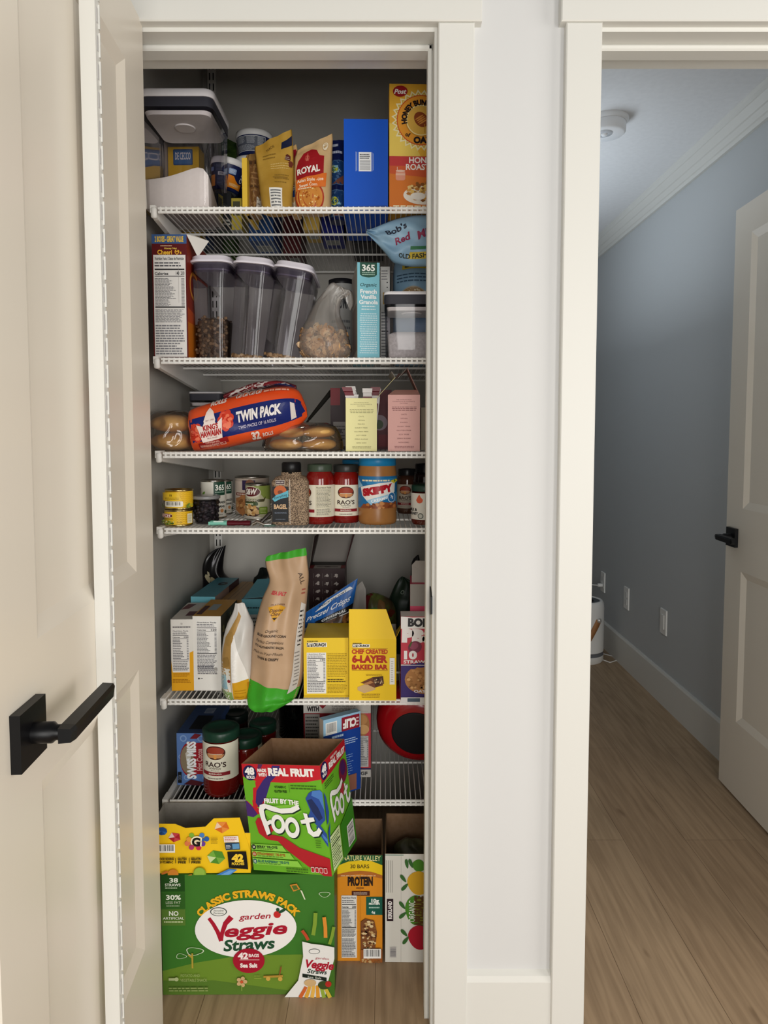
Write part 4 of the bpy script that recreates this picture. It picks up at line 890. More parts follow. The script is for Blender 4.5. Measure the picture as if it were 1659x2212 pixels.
# on this bag v runs along its length and u up its height: swap so that artwork reads along the bag
class Side(Art): pass
S2 = lambda u, v, o: p.P(v, u, o + .0004)
a = Art(p.mb, S2, .285, .105, .010, .28)
a.rect(.035, .20, .95, .72, '1E2A6E'); a.poly([(.93, .20), (.955, .30), (.985, .46), (.955, .62), (.93, .72)], '1E2A6E'); a.poly([(.86, .22), (.90, .24), (.895, .60), (.86, .64)], 'E6DCD6')
for (cx, cy, sd) in ((.085, .40, 1), (.34, .52, 2)):
    for k in range(7):
        an = k * .9 + sd; a.ell(cx + .035 * math.cos(an), cy + .12 * math.sin(an), .035, .085, 'D8432E', an)
    a.crumbs(cx, cy, .05, .14, 26, ['E8604A', 'C8321E', 'F07A5A'], .02, sd)
a.poly([(.10, .56), (.155, .50), (.205, .78), (.26, .50), (.315, .60), (.30, .20), (.13, .17)], 'F2E2DA'); a.poly([(.165, .60), (.19, .78), (.212, .86), (.24, .76), (.255, .58), (.235, .46), (.18, .46)], 'F2E2DA')
a.poly([(.07, .05), (.08, .16), (.34, .21), (.345, .10)], '9A1E1E'); a.text('ORIGINAL', .21, .155, .035, 'E9B8A8', wid=.12, bold=.02); a.text('HAWAIIAN SWEET ROLLS', .205, .095, .05, 'E9B8A8', wid=.23, bold=.03)
a.text("KING'S", .215, .46, .10, 'B01E1E', wid=.12, bold=.04); a.text('HAWAIIAN', .212, .335, .11, 'B01E1E', wid=.17, bold=.05); a.text('EST. 1950', .212, .60, .03, '8A3A3A', wid=.06); a.text('HILO, HAWAII', .215, .24, .025, '8A3A3A', wid=.08)
a.text('TWIN PACK', .61, .52, .19, 'F2ECEA', wid=.36, bold=.05); a.text('TWO PACKS OF 16 ROLLS', .595, .315, .06, 'C9C4DC', wid=.31, bold=.02)
a.text('32', .57, .10, .13, 'F2E0D6', bold=.05); a.text('ROLLS', .67, .085, .065, 'F2E0D6', bold=.03, wid=.09)
a.text('ROLLS', .28, .93, .09, 'F2E0D6', wid=.13, bold=.05); a.lines(.12, .06, .2, .12, 1, 'F2A890', .5, 3)
for k in range(4): a.rrect(.42 + .052 * k, .90, .465 + .052 * k, .99, .008, 'EFE6E0'); a.rrect(.426 + .052 * k, .91, .459 + .052 * k, .98, .006, 'D9704A' if k % 2 else 'B85A3A')
a.lines(.64, .90, .92, .95, 1, 'F6B49A', .7, 2)
grounded(p, Z3); root = thing('roll_bag', 'orange and navy bag of sweet rolls lying tilted across the bread shelf', 'bread bag', (at(530, 930, 1.68).x, 1.682, Z3))
p.mb.xform(Matrix.Translation(-root.location)); p.mb.build('bag', root)
q = Pouch([(490, 868, 486, 850, .05, .04), (520, 856, 524, 835, .07, .05), (560, 845, 566, 823, .08, .06), (600, 838, 606, 822, .06, .07), (640, 846, 640, 832, .02, .07)], 1.70, noisy('maroon_bag_top', '6A1A22', '7A2A2E', 10, .35), N=20, M=14, wr=.004, seed=8); 
a = Art(q.mb, lambda u, v, o: q.P(v, u, o + .0004), .17, .035, .01, .35); a.poly([(.05, .1), (.2, .95), (.75, .98), (.92, .7), (.6, .15)], 'CFC6C0'); a.poly([(.55, .2), (.95, .9), (.98, .6), (.7, .15)], '1C2450'); a.text('SWEET', .42, .72, .26, '8A2A2E', wid=.2, bold=.05, rot=.2); a.text("KING'S", .36, .35, .24, '8A2A2E', wid=.2, bold=.05, rot=.2); a.ell(.70, .62, .14, .25, '7A1E24', .4)
q.mb.xform(Matrix.Translation(-root.location)); o = q.mb.build('bag_top', root); o['label'] = 'white and maroon printed top of the bag'

def oatmilk(c, ink, txt):
    a = c.art(); w = .62
    for i, (t, wd) in enumerate((("THE WORLD'S MOST", .48), ('NUTRITIOUS & POWERFUL', .70), ('OATMEAL', .26))): a.text(t, .5, .915 - .032 * i, .016, ink, wid=wd)
    a.lines(.12, .715, .90, .80, 3, ink, .32, 4, .1, center=True)
    for i, (t, wd) in enumerate((('OATS', .17), ('VEGAN', .22), ('PALEO', .22), ('DAIRY FREE', .40), ('GLUTEN FREE', .45), ('SOY FREE', .32), ('ZERO SUGAR', .43), ('NON GMO', .32))): a.text(t, .5, .655 - .071 * i, .020, ink, wid=wd)
    a.lines(.2, .05, .82, .10, 2, ink, .3, 8, .1, center=True)
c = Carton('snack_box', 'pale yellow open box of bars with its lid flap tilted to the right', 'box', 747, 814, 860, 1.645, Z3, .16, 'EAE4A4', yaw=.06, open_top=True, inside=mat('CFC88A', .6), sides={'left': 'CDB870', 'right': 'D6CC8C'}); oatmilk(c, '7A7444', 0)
a = c.art('left'); a.rect(.3, .5, .7, .72, 'B49E58'); a.lines(.2, .2, .8, .26, 1, '5A4E2A', .6, 3)
h, w, d = c.h, c.w, c.d
c.flap([(w / 2, .01, h), (w / 2, d - .02, h), (w / 2 + .045, d - .02, h + .050), (w / 2 + .045, .01, h + .050)], 'D6CE90', mat('DAD296', .5), 'raised lid flap')
c.flap([(w / 2 + .045, .01, h + .050), (w / 2 + .045, d - .02, h + .050), (w / 2 + .036, d - .02, h + .064), (w / 2 + .036, .01, h + .064)], '9A965E', label='tuck tab of the lid')
c.done(); root0 = c.root
WR = [mat('E2DCD8', .35), mat('6E1420', .35), mat('D8D0CC', .35)]
rnd = random.Random(5); M0 = Matrix.Translation(root0.location) @ Matrix.Rotation(.06, 4, 'Z')
for i, (dx, dy, hh, tl, cl) in enumerate(((-.026, .035, .010, .1, 0), (-.012, .05, .022, -.15, 0), (.002, .035, .028, -.35, 1), (.008, .09, .034, -.3, 0), (.016, .045, .026, .0, 0), (.024, .06, .030, .12, 1), (.029, .085, .028, .1, 2))):
    b = MB(); W = .011; ty = h + hh - .06
    ring = lambda z, k, t: [Vector((dx - W * k + tl * z, dy - t, .05 + z)), Vector((dx + W * k + tl * z, dy - t, .05 + z)), Vector((dx + W * k + tl * z, dy + t, .05 + z)), Vector((dx - W * k + tl * z, dy + t, .05 + z))]
    L_ = h + hh - .05
    b.loft([ring(0, .9, .006), ring(L_ * .5, 1, .007), ring(L_ - .012, .95, .004), ring(L_ - .010, 1.05, .0006), ring(L_, 1.1, .0006)], WR[cl], smooth=False)
    b.add([M0.inverted() @ M0 @ v for v in ring(L_ * .62, 1.02, .0076)[:2]] + [ring(L_ * .80, 1.02, .0074)[1], ring(L_ * .80, 1.02, .0074)[0]], [(0, 1, 2, 3)], WR[1 if cl == 0 else 0])
    b.xform(M0)
    tag(b.build('bar_wrapper', None, M0 @ Vector((dx, dy, .05))), ('white' if cl != 1 else 'maroon') + ' wrapped bar standing in the pale yellow box, ' + ['first', 'second', 'third', 'fourth', 'fifth', 'sixth', 'seventh'][i] + ' from the left', 'snack bar', 'wrapped bars in the pale yellow box')
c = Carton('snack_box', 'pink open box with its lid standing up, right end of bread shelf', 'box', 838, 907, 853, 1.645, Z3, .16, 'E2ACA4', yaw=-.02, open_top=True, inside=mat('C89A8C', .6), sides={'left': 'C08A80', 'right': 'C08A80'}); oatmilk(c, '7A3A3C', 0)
h, w, d = c.h, c.w, c.d
c.flap([(-w / 2, .0, h), (w / 2, .0, h), (w / 2 - .004, .035, h + .014), (-w / 2 + .016, .035, h + .014)], 'CF9A8E', mat('C08A7E', .5), 'short front flap')
c.flap([(w / 2, .02, h), (w / 2, d - .02, h), (w / 2 - .030, d - .02, h + .066), (w / 2 - .030, .02, h + .066)], 'A87468', mat('B4847A', .5), 'standing lid flap')
c.flap([(w / 2 - .030, .03, h + .066), (w / 2 - .030, d - .03, h + .066), (w / 2 - .052, d - .03, h + .060), (w / 2 - .060, .10, h + .045), (w / 2 - .052, .03, h + .042)], 'B98A80', label='rounded tuck tab')
c.done()
c = Carton('dark_box', 'dark red and black box behind the pale yellow box', 'box', 714, 752, 838, 1.86, Z3, .10, '2A1216', sides={'right': '1A1012'}); a = c.art(); a.rect(0, .72, .55, 1, '7A1620'); a.rect(.15, .05, .9, .45, '8A8480'); a.lines(.2, .1, .85, .4, 6, '3A3634', .4, 3); a.circ(.5, .3, .14, '3A3032'); c.done()
c = Carton('dark_box', 'maroon box with a pale disc behind, between the yellow and pink boxes', 'box', 806, 846, 842, 1.84, Z3, .12, '5E1420'); a = c.art(); a.circ(.35, .45, .42, '9A8890'); a.circ(.3, .42, .25, '4A5A3A'); a.rect(.3, .05, .8, .25, '7A1420'); c.done()
c = Carton('cream_box', 'cream box partly seen to the right of the pink box', 'box', 909, 960, 880, 1.78, Z3, .10, 'BDB29A'); c.done()
b = MB(); p0, p1 = at(668, 905, 1.86), at(716, 846, 1.92); b.tube([p0, p0.lerp(p1, .5), p1], [.004, .006, .007], mat('26241F', .6), 8); b.tube([p0, at(655, 925, 1.85)], .003, mat('26241F', .6), 8)
base = at(655, 925, 1.85); b.tube([base, Vector((base.x - .01, 1.85, Z3 + .003))], .003, mat('26241F', .6), 8)
tag(b.build('dark_skewer', None, (base.x, 1.85, Z3)), 'dark stick leaning at the back behind the right bread bag', 'stick')
root = lidded_bin('storage_tub', 'small clear plastic tub behind the orange roll bag on the left', at(411, 900, 1.9).x, at(484, 900, 1.9).x, 1.88, 2.0, Z3, at(440, 848, 1.9).z, lid=.012, rr=.012)

# ================================================================== FOURTH SHELF (cans)
Z4 = D[4] + .0006
def can(name, label, xl, xr, yt, Yc, z, bodyc, artf, rimc=STEEL, a0=0.0, group=None, span=3.0, lidm=None, tab=True, ymid=None):
    x, r = cyl_place(xl, xr, ymid or (yt + 40), Yc); h = at((xl + xr) / 2, yt, Yc - r * .0).z - z
    root = thing(name, label, 'tin can', (x, Yc, z), group=group)
    b = MB(); b.lathe([(r * .965, .0), (r * 1.0, .0012), (r * 1.0, .0035), (r * .968, .0045), (r * .968, h - .0046), (r, h - .0035), (r, h - .0005), (r * .975, h), (r * .93, h - .0005), (r * .925, h - .004), (.001, h - .0042)], lidm or rimc, 40); b.build('can', root)
    b = MB(); b.lathe([(r * .975, .0045), (r * .972, h * .5), (r * .975, h - .0045)], mat(bodyc, .38) if isinstance(bodyc, str) else bodyc, 40, cap0=False, cap1=False)
    a = Art(b, cyl_S(r * .975 + .0003, .0045, h - .0045, a0, span), r * span, h - .009, .007, .38); artf(a); o = b.build('paper_label', root)
    return root, h, r, x
def chev(a, x0, x1, y0=.0, y1=1.0):
    for i in range(5):
        x = x0 + (x1 - x0) * i / 5; w = (x1 - x0) / 10
        for j in range(6):
            y = y0 + (y1 - y0) * j / 6; dy = (y1 - y0) / 12; a.poly([(x, y), (x + w, y + dy), (x + 2 * w, y), (x + 2 * w, y + dy * .5), (x + w, y + dy * 1.5), (x, y + dy * .5)], 'D9A818')
def hatch1(a):
    chev(a, .62, .98); a.text('HATCH', .30, .70, .17, 'F6F0E4', wid=.42, bold=.05) if False else None
    a.rrect(.08, .58, .55, .86, .05, 'F6EEE2'); a.rrect(.09, .60, .54, .84, .045, 'A81E1E'); a.text('HATCH', .315, .72, .15, 'F6EEE2', wid=.38, bold=.05)
    a.text('DICED JALAPE\u00d1OS', .34, .47, .07, '3A4A1E', wid=.44, bold=.02); a.crumbs(.34, .2, .26, .16, 50, ['8AA63A', '5E7A26', 'B4C46A', 'D9DCA0', '486020'], .022, 3); a.text('4 oz', .70, .22, .09, '2A2A1E', wid=.1); a.rect(.86, .1, .98, .85, 'EDE6C8'); a.lines(.87, .15, .97, .8, 9, '6A663E', .4, 3)
def hatch2(a):
    chev(a, .62, .98, .3, 1); a.rrect(.25, .08, .68, .42, .03, 'F4EFDF'); a.barcode(.28, .11, .65, .39, 5, bgc='F4EFDF'); a.poly([(.05, .45), (.12, .95), (.58, .95), (.66, .45)], 'EFC52E'); a.text('10', .42, .78, .12, '5A4A12', bold=.03); a.lines(.25, .52, .6, .66, 2, '7A6418', .4, 3, center=True); a.rect(.02, .3, .14, .9, 'EDE6C8'); a.lines(.03, .35, .13, .85, 7, '6A663E', .4, 3); a.crumbs(.12, .12, .08, .1, 16, ['8AA63A', '5E7A26'], .02, 3); a.crumbs(.80, .15, .08, .12, 16, ['8AA63A', '5E7A26'], .02, 4)
Yh = onz(386, 1139, Z4).y + .03
r1, hh, rr, xx = can('tin_can', 'yellow green-chile can at the bottom of the two-can stack by the wall', 356, 416, 1099, 1.665, Z4, 'EFC52E', hatch1, GOLDT, -.25, 'stacked yellow cans')
can('tin_can', 'yellow green-chile can with a barcode on top of the two-can stack', 357, 417, 1056, 1.668, Z4 + hh + .0004, 'EFC52E', hatch2, GOLDT, 0, 'stacked yellow cans')
# deli tub with dark berries
x, r = cyl_place(416, 474, 1105, 1.70); zt = at(445, 1070, 1.70).z - Z4
root = thing('deli_tub', 'clear plastic tub of dark dried fruit beside the yellow cans', 'tub', (x, 1.70, Z4))
b = MB(); b.lathe([(r * .76, .0005), (r * .8, .003), (r * .98, zt - .006)], GLASS, 36, cap1=False); b.build('tub', root)
b = MB(); b.lathe([(r * .99, zt - .008), (r * 1.06, zt - .007), (r * 1.06, zt - .001), (r * .98, zt), (.001, zt - .001)], clear('frosted_lid', 'D9D9D9', 1, .25, .35, 'C9C9C9'), 36); b.build('lid', root)
b = MB(); rnd = random.Random(4); b.lathe([(r * .70, .003), (r * .74, .01), (r * .86, zt * .80)], mat('1B161A', .6), 24)
for i in range(110):
    an = rnd.uniform(0, 6.28); z = rnd.uniform(.006, zt * .82); q = r * (.72 + .16 * z / zt); s = rnd.uniform(.004, .0075); b.ball((q * math.cos(an), q * math.sin(an), z), s, s, s * .8, mat(rnd.choice(('1E191E', '2A2228', '151216', '342C30')), .55), 7, 5)
tag(b.build('dried_fruit', None), 'dark dried fruit packed inside the clear plastic tub', 'dried fruit', kind='stuff').location = (x, 1.70, Z4)
def beans(a):
    a.rrect(.58, .62, .93, 1.0, .03, '1F4434'); a.text('365', .755, .84, .15, 'EDEFE6', wid=.26, bold=.03); a.lines(.62, .68, .9, .74, 1, '9AB8A6', .5, 3)
    for (x, y, rr, ro, c) in ((.12, .78, .05, .9, '5A3A2A'), (.30, .68, .06, .8, '6E9A3A'), (.45, .55, .06, .3, '8FA6A0'), (.17, .55, .05, 1.2, '3E6A52'), (.1, .35, .06, 1.1, '7AA070')): a.ell(x, y, rr, rr * .55, c, ro)
    a.text('GARBANZO', .72, .42, .06, '2A2A28', wid=.42, bold=.03); a.text('BEANS', .76, .30, .06, '2A2A28', wid=.26, bold=.03); a.circ(.80, .18, .05, 'C48A5A'); a.circ(.93, .14, .045, '3A4A3A'); a.lines(.55, .05, .9, .09, 1, '8A887E', .5, 2)
Yc = onz(468, 1120, Z4).y
can('tin_can', 'white bean can with a dark green shield, left of the three-can row', 434, 489, 1036, Yc + .02, Z4, 'DEDBCF', beans, group='bean cans at the back')
can('tin_can', 'white bean can partly hidden behind the left green-shield can', 458, 503, 1036, Yc + .11, Z4, 'DEDBCF', beans, group='bean cans at the back')
def big(a):
    a.rect(0, .05, .62, .92, 'CFC0B2'); a.rect(.36, .68, .62, .95, '3A2E4E'); a.circ(.52, .84, .09, '8A5A3E'); a.rect(.18, .52, .62, .60, '7A2E22'); a.lines(.22, .53, .58, .59, 1, 'E2CFC0', .6, 2); a.blob(.36, .28, .20, 'B47A4A', 6); a.crumbs(.36, .28, .16, .12, 20, ['C99A62', '8A5A34', 'D9B07A'], .03, 3)
can('tin_can', 'large can with a pale label at the back, left of the chickpea can', 508, 582, 1028, onz(545, 1113, Z4).y + .03, Z4, 'B9AA9C', big)
def sw(a):
    a.poly([(.45, 1), (1, 1), (1, .55), (.72, .62)], '8A9A4A'); a.ell(.36, .80, .28, .17, 'D9D2BE'); a.ell(.36, .82, .25, .145, '5A1216'); a.text('S&W', .36, .825, .17, 'F0EAE0', wid=.36, shear=.25, bold=.04); a.poly([(.05, .58), (.70, .60), (.78, .68), (.72, .52), (.12, .46)], '4E4A2E'); a.text('ORGANIC', .36, .56, .06, 'D9D2BE', wid=.4, bold=.02); a.rrect(.12, .40, .56, .50, .03, '3E5230'); a.lines(.16, .42, .52, .48, 1, 'D9DCC0', .6, 2)
    a.ell(.34, .22, .30, .18, '4A2A1E'); a.crumbs(.34, .26, .24, .14, 34, ['D9B47A', 'C49A5E', 'E6C896', 'B98A50'], .055, 3); a.poly([(0, .0), (0, .10), (.55, .06), (.75, .0)], 'E6E2D6'); a.text('GARBANZOS', .3, .04, .03, '4A4A3A', wid=.3); a.rrect(.58, .14, .80, .36, .03, '6E8A2A'); a.lines(.61, .17, .77, .33, 4, 'C9D68A', .4, 3)
can('tin_can', 'chickpea can with a red oval badge left of the seasoning jar', 530, 585, 1044, onz(557, 1124, Z4).y + .03, Z4, 'C2BE9E', sw)
# wrapped bar, clip
b = MB(); q0, q1 = onz(458, 1134, Z4), onz(540, 1136, Z4); ym = (q0.y + q1.y) / 2
def seg(x0, x1, m, t=.006, w=.011):
    R = []
    for i in range(7):
        f = i / 6; x = x0 + (x1 - x0) * f; R.append([Vector((x, ym + w * math.cos(6.283 * k / 12), Z4 + t + t * math.sin(6.283 * k / 12) * (1 + .1 * math.sin(9 * f)))) for k in range(12)])
    b.loft(R, m)
xm = q0.x + (q1.x - q0.x) * .42; seg(q0.x, xm, mat('7FC4B0', .35)); seg(xm, q1.x, mat('5A1420', .35)); b.box(q0.x - .004, q0.x, ym - .011, ym + .011, Z4 + .002, Z4 + .010, mat('7FC4B0', .35)); b.box(q0.x + .008, xm - .008, ym - .010, ym - .006, Z4 + .0090, Z4 + .0116, mat('CFE6DC', .4))
tag(b.build('wrapped_bar', None, ((q0.x + q1.x) / 2, ym, Z4)), 'mint and maroon wrapped bar lying in front of the cans', 'snack bar')
b = MB(); e = onz(545, 1136, Z4); b.tube([e + Vector((0, 0, .004)), e + Vector((.012, 0, .010)), e + Vector((.028, -.004, .004)), e + Vector((.045, 0, .004))], .0035, STEEL, 8); g = e + Vector((.018, 0, .006)); b.tube([g, g + Vector((.022, .01, .022)), g + Vector((.030, .015, .026))], [.004, .005, .003], mat('4A4642', .3, .6), 8); b.box(e.x + .03, e.x + .055, e.y - .012, e.y + .012, Z4, Z4 + .003, mat('5E7A6E', .5))
tag(b.build('metal_opener', None, (e.x + .02, e.y, Z4)), 'small metal opener lying in front of the chickpea can', 'opener')
# seasoning jar (square)
c0 = at(626, 1100, 1.655); w = 80 / FOC * 1.655; h = at(626, 1032, 1.655).z - Z4; zt = at(626, 998, 1.69).z - Z4
root = thing('seasoning_jar', 'square clear jar of speckled bagel seasoning with a black cap', 'jar', (c0.x, 1.69, Z4))
SEED = noisy('seed_mix', '4A3A2E', 'B39A7E', 480, .8, 2, lo=.40, hi=.60)
b = MB(); b.loft([b.rring(w * .93, .072, .010, .001), b.rring(w, .076, .010, .005), b.rring(w, .076, .010, h - .010), b.rring(w * .8, .062, .014, h + .001), b.rring(w * .55, .046, .018, h + .004), b.rring(w * .55, .046, .018, h + .012)], SEED)
a = Art(b, lambda u, v, o: Vector(((u - .5) * w, -.038 - o, v * h)), w, h, 0, .4)
a.rect(.03, .08, .47, .82, '14161A'); a.ell(.25, .72, .17, .12, 'C4622E'); a.ell(.25, .70, .07, .04, '7A3A1E'); a.rect(.03, .40, .47, .62, '14161A'); a.poly([(.03, .56), (.14, .64), (.30, .68), (.47, .74), (.47, .60), (.25, .56), (.1, .50)], '5FB4C9'); a.text('Everything', .26, .615, .05, '16323E', wid=.36, rot=.28, shear=.2, bold=.01); a.text('BAGEL', .255, .40, .085, 'D9B48A', wid=.36, bold=.04); a.text('SEASONING', .255, .27, .035, '7A8496', wid=.32); a.rect(.13, .86, .37, .95, 'D9CFC4'); a.rect(.135, .87, .365, .94, '3A1E2A'); a.text('KIRKLAND', .25, .905, .03, 'E6DCD2', wid=.19, bold=.02); a.lines(.12, .12, .4, .15, 1, '5A606A', .5, 3)
a.rect(.505, .03, .515, .97, 'EDE6DC'); b.build('jar', root)
b = MB(); b.lathe([(.0215, h + .008), (.0235, h + .009), (.0235, zt - .004), (.021, zt)], mat('131315', .35), 36)
o = b.build('cap', root); o['label'] = 'black ribbed cap'
def sauce(name, label, xl, xr, yt, Yc, z, artf, lidc, a0=0, group=None, body='7E1410', lh=.017, neck=.80, span=3.0, lab=(.13, .66), h=None, labc='E6E0CC', shine=True):
    x, r = cyl_place(xl, xr, yt + 60, Yc); h = h or (at((xl + xr) / 2, yt, Yc - r * .6).z - z)
    root = thing(name, label, 'jar', (x, Yc, z), group=group)
    b = MB(); m = mat(body, .12, 0, .6) if isinstance(body, str) else body
    b.lathe([(r * .88, .0006), (r * .97, .006), (r, .012), (r, h * .70), (r * .985, h * .76), (r * .90, h * .84), (r * neck, h - lh - .003), (r * neck, h - lh)], m, 40); b.build('glass', root)
    b = MB(); z0, z1 = h * lab[0], h * lab[1]
    b.lathe([(r + .0003, z0), (r + .0003, z1)], labc if not isinstance(labc, str) else mat(labc, .5), 40, cap0=False, cap1=False) if span > 6 else None
    a = Art(b, cyl_S(r + .0004, z0, z1, a0, span), r * span, z1 - z0, .006, .5)
    if span <= 6: a.rect(0, 0, 1, 1, labc)
    artf(a); b.build('paper_label', root)
    b = MB(); R = r * (neck + .05); b.lathe([(R, h - lh - .001), (R * 1.02, h - lh + .001), (R * 1.02, h - .003), (R * .97, h), (R * .70, h - .0002), (R * .66, h - .0016), (.001, h - .0016)], mat(lidc, .3), 40, cap0=False); o = b.build('lid', root)
    return root, h, r
def raos(a, cx=.5):
    a.ell(cx, .76, .19, .19, '4A1E16'); a.ell(cx, .80, .165, .12, '9A3A26'); a.poly([(cx - .17, .72), (cx + .17, .72), (cx + .12, .62), (cx - .12, .62)], 'C48A5A'); a.rect(cx - .02, .60, cx + .03, .72, 'D9944A'); a.rect(cx - .13, .72, cx + .13, .735, 'D9C8B0')
    a.text("RAO'S", cx, .44, .13, '3A2420', wid=.40, bold=.02); a.text('HOMEMADE', cx, .335, .05, '5A4A40', wid=.22, shear=.2); a.lines(cx - .1, .26, cx + .1, .29, 1, '8A7A6A', .5, 2, center=True); a.rect(cx - .27, .14, cx + .27, .235, '8A1E28'); a.text('MARINARA', cx, .188, .045, 'E6DCCB', wid=.24, bold=.01); a.lines(cx - .15, .04, cx + .15, .08, 1, '6A5E52', .5, 4, center=True)
def raos_side(a):
    raos(a, .12); a.rect(.42, .02, .80, .98, 'DAD3BA'); a.text('Nutrition Facts', .61, .92, .045, '3A3630', wid=.34, bold=.02); a.rect(.44, .86, .78, .865, '3A3630'); a.lines(.44, .3, .78, .84, 14, '6A655A', .4, 3); a.lines(.44, .05, .78, .27, 7, '77726A', .45, 5)
YJ = onz(695, 1134, Z4).y
sauce('sauce_jar', 'red sauce jar turned to its nutrition panel, right of the seasoning jar', 660, 722, 1003, YJ + .036, Z4, raos_side, '3E4A3C', 0.05, 'red sauce jars on the can shelf')
sauce('sauce_jar', 'red sauce jar half hidden beside the peanut butter jar', 716, 778, 1004, YJ + .062, Z4, lambda a: raos(a, .52), '2E2E2C', 0, 'red sauce jars on the can shelf')
def skippy(a):
    B = '1F6FA6'; a.poly([(.0, .9), (.1, .95), (.25, .7), (.1, .6)], '8FC4DE'); a.poly([(.9, .5), (1, .45), (1, .1), (.85, .2)], '4A93C0'); a.poly([(.30, .9), (.95, .95), (.9, .8), (.35, .75)], '2F86BC')
    a.poly([(.20, .66), (.58, .80), (.86, .84), (.84, .50), (.68, .38), (.36, .20), (.24, .40)], 'EFEAE4'); a.text('SKIPPY', .52, .57, .20, 'B01624', wid=.54, rot=.17, bold=.09)
    a.poly([(.33, .24), (.42, .10), (.74, .36), (.70, .44), (.50, .34)], '9CCBE6'); a.text('CREAMY', .55, .28, .08, 'F4F6F8', wid=.28, rot=.24, bold=.04); a.circ(.77, .34, .085, 'E6EEF4'); a.circ(.77, .34, .075, '2B6EA6'); a.text('7g', .77, .36, .08, 'F2F6FA', bold=.03); a.poly([(.20, .0), (.28, .14), (.40, .10), (.60, .20), (.80, .16), (.88, .22), (.92, .0)], '8A4A2A'); a.crumbs(.6, .09, .26, .08, 24, ['B4703A', 'C98A52', '7A3E20'], .03, 3); a.lines(.26, .84, .74, .90, 1, 'EDE0B8', .8, 3); a.poly([(.72, .86), (.86, .92), (.92, .86), (.80, .78)], 'D9C62E'); a.circ(.82, .86, .02, '4A7A2E')
PB = noisy('peanut_butter', '9E6A38', 'A9743F', 20, .3)
def pbjar(label, xl, xr, yl, Yc, grp):
    x, r = cyl_place(xl, xr, 1065, Yc); zc = at((xl + xr) / 2, 1007, Yc - r * .8).z - Z4; zt = at((xl + xr) / 2, yl, Yc - r).z - Z4
    root = thing('peanut_butter_jar', label, 'jar', (x, Yc, Z4), group=grp)
    b = MB(); b.lathe([(r * .90, .001), (r * .97, .004), (r, .010), (r * .985, zc * .22), (r, zc * .28), (r, zc * .82), (r * .975, zc * .9), (r * .93, zc)], PB, 44); b.build('jar', root)
    b = MB(); a = Art(b, cyl_S(r + .0006, zc * .29, zc * .83, -.05, 3.1), r * 3.1, zc * .54, .006, .35); a.rect(0, 0, 1, 1, '1F6FA6'); skippy(a); b.build('paper_label', root)
    b = MB(); b.lathe([(r * .93, zc), (r * .96, zc + .001), (r * .96, zt - .002), (r * .92, zt)], mat('1B7CB0', .35), 44); o = b.build('lid', root); o['label'] = 'blue screw lid'
pbjar('large peanut butter jar with a blue lid, front right of the can shelf', 774, 857, 988, 1.70, 'peanut butter jars')
pbjar('peanut butter jar with a blue lid behind, hidden by the red sauce jars', 738, 806, 994, 1.84, 'peanut butter jars')
sauce('sauce_jar', 'dark sauce jar at the back right of the peanut butter jar', 857, 902, 1013, 1.92, Z4, lambda a: raos(a, .42), '1C1C1E', 0, body='4A2E22', labc='B9AE9C')
sauce('dark_jar', 'dark jar with a tall black cap at the right end of the can shelf', 893, 950, 1002, 1.84, Z4, lambda a: a.lines(.2, .2, .8, .8, 5, '4A4640', .4, 3), '111113', 0, body='1E1412', labc='2A2422', lh=.03)
def veg(a):
    a.poly([(.38, .88), (.33, .74), (.37, .64), (.43, .62), (.49, .66), (.51, .76), (.45, .86), (.42, .96)], 'D9603E'); a.poly([(.55, .45), (.70, .70), (.80, .72), (.72, .52), (.58, .38)], 'E0A23A'); a.text('MILK &', .22, .38, .10, '1E1E1E', wid=.28, bold=.04); a.text('HONEY', .24, .23, .10, '1E1E1E', wid=.3, bold=.04); a.circ(.45, .14, .07, '5A605A'); a.circ(.45, .14, .05, 'C9C9BE'); a.rect(.6, .82, .61, .9, '2A2A2A')
sauce('small_jar', 'small jar with a green and black lid and white label, right end of can shelf', 888, 946, 1048, 1.69, Z4, veg, '1C3A2E', -.2, body='5A1E12', lh=.014, neck=.9, lab=(.14, .80), labc='E2DED2')
# ================================================================== FIFTH SHELF (chips and bars)
Z5 = D[5] + .0006
yz = lambda px, py, Z: onz(px, py, Z).y
c = Carton('snack_box', 'slim white and yellow box with nutrition panel, far left of the chip shelf', 'box', 370, 418, 1338, yz(394, 1492, Z5), Z5, .17, 'E6E3DC', yaw=.03, sides={'right': 'D9D4CA', 'top': 'C9C4BC'}); a = c.art()
a.poly([(0, 0), (1, 0), (1, .56), (.80, .53), (.80, .27), (.05, .27), (0, .42)], 'E8A81E'); a.facts(.06, .26, .82, .86, 'EAE7E2', '3A3238', rows=12); a.circ(.5, .94, .045, 'C4C0BA'); a.lines(.1, .88, .9, .91, 1, '6A6468', .5, 3, ragged=0); a.lines(.1, .20, .85, .25, 3, 'B07A12', .4, 4); a.lines(.06, .11, .9, .17, 3, 'A06C10', .4, 6)
a = c.art('top'); a.poly([(.0, .55), (.35, .62), (.5, .9), (.1, .9)], '6A3A3E'); a.rect(.5, .2, 1, .45, '5A3038'); c.done()
c = Carton('snack_box', 'wider white box with long nutrition panel, second from left on the chip shelf', 'box', 417, 478, 1331, yz(448, 1492, Z5), Z5, .17, 'E9E6DF', yaw=-.02, sides={'top': 'B98A3A', 'right': '6A5A48'}); a = c.art()
a.facts(.12, .26, .88, .94, 'ECEAE5', '302C30', rows=15, tail=.10); a.lines(.16, .22, .9, .36, 6, '55525A', .4, 9, .4); a.circ(.20, .165, .03, '2A2A2C'); a.lines(.26, .155, .36, .175, 1, '6A686C', .5, 2); a.circ(.80, .295, .06, 'A9A6A0')
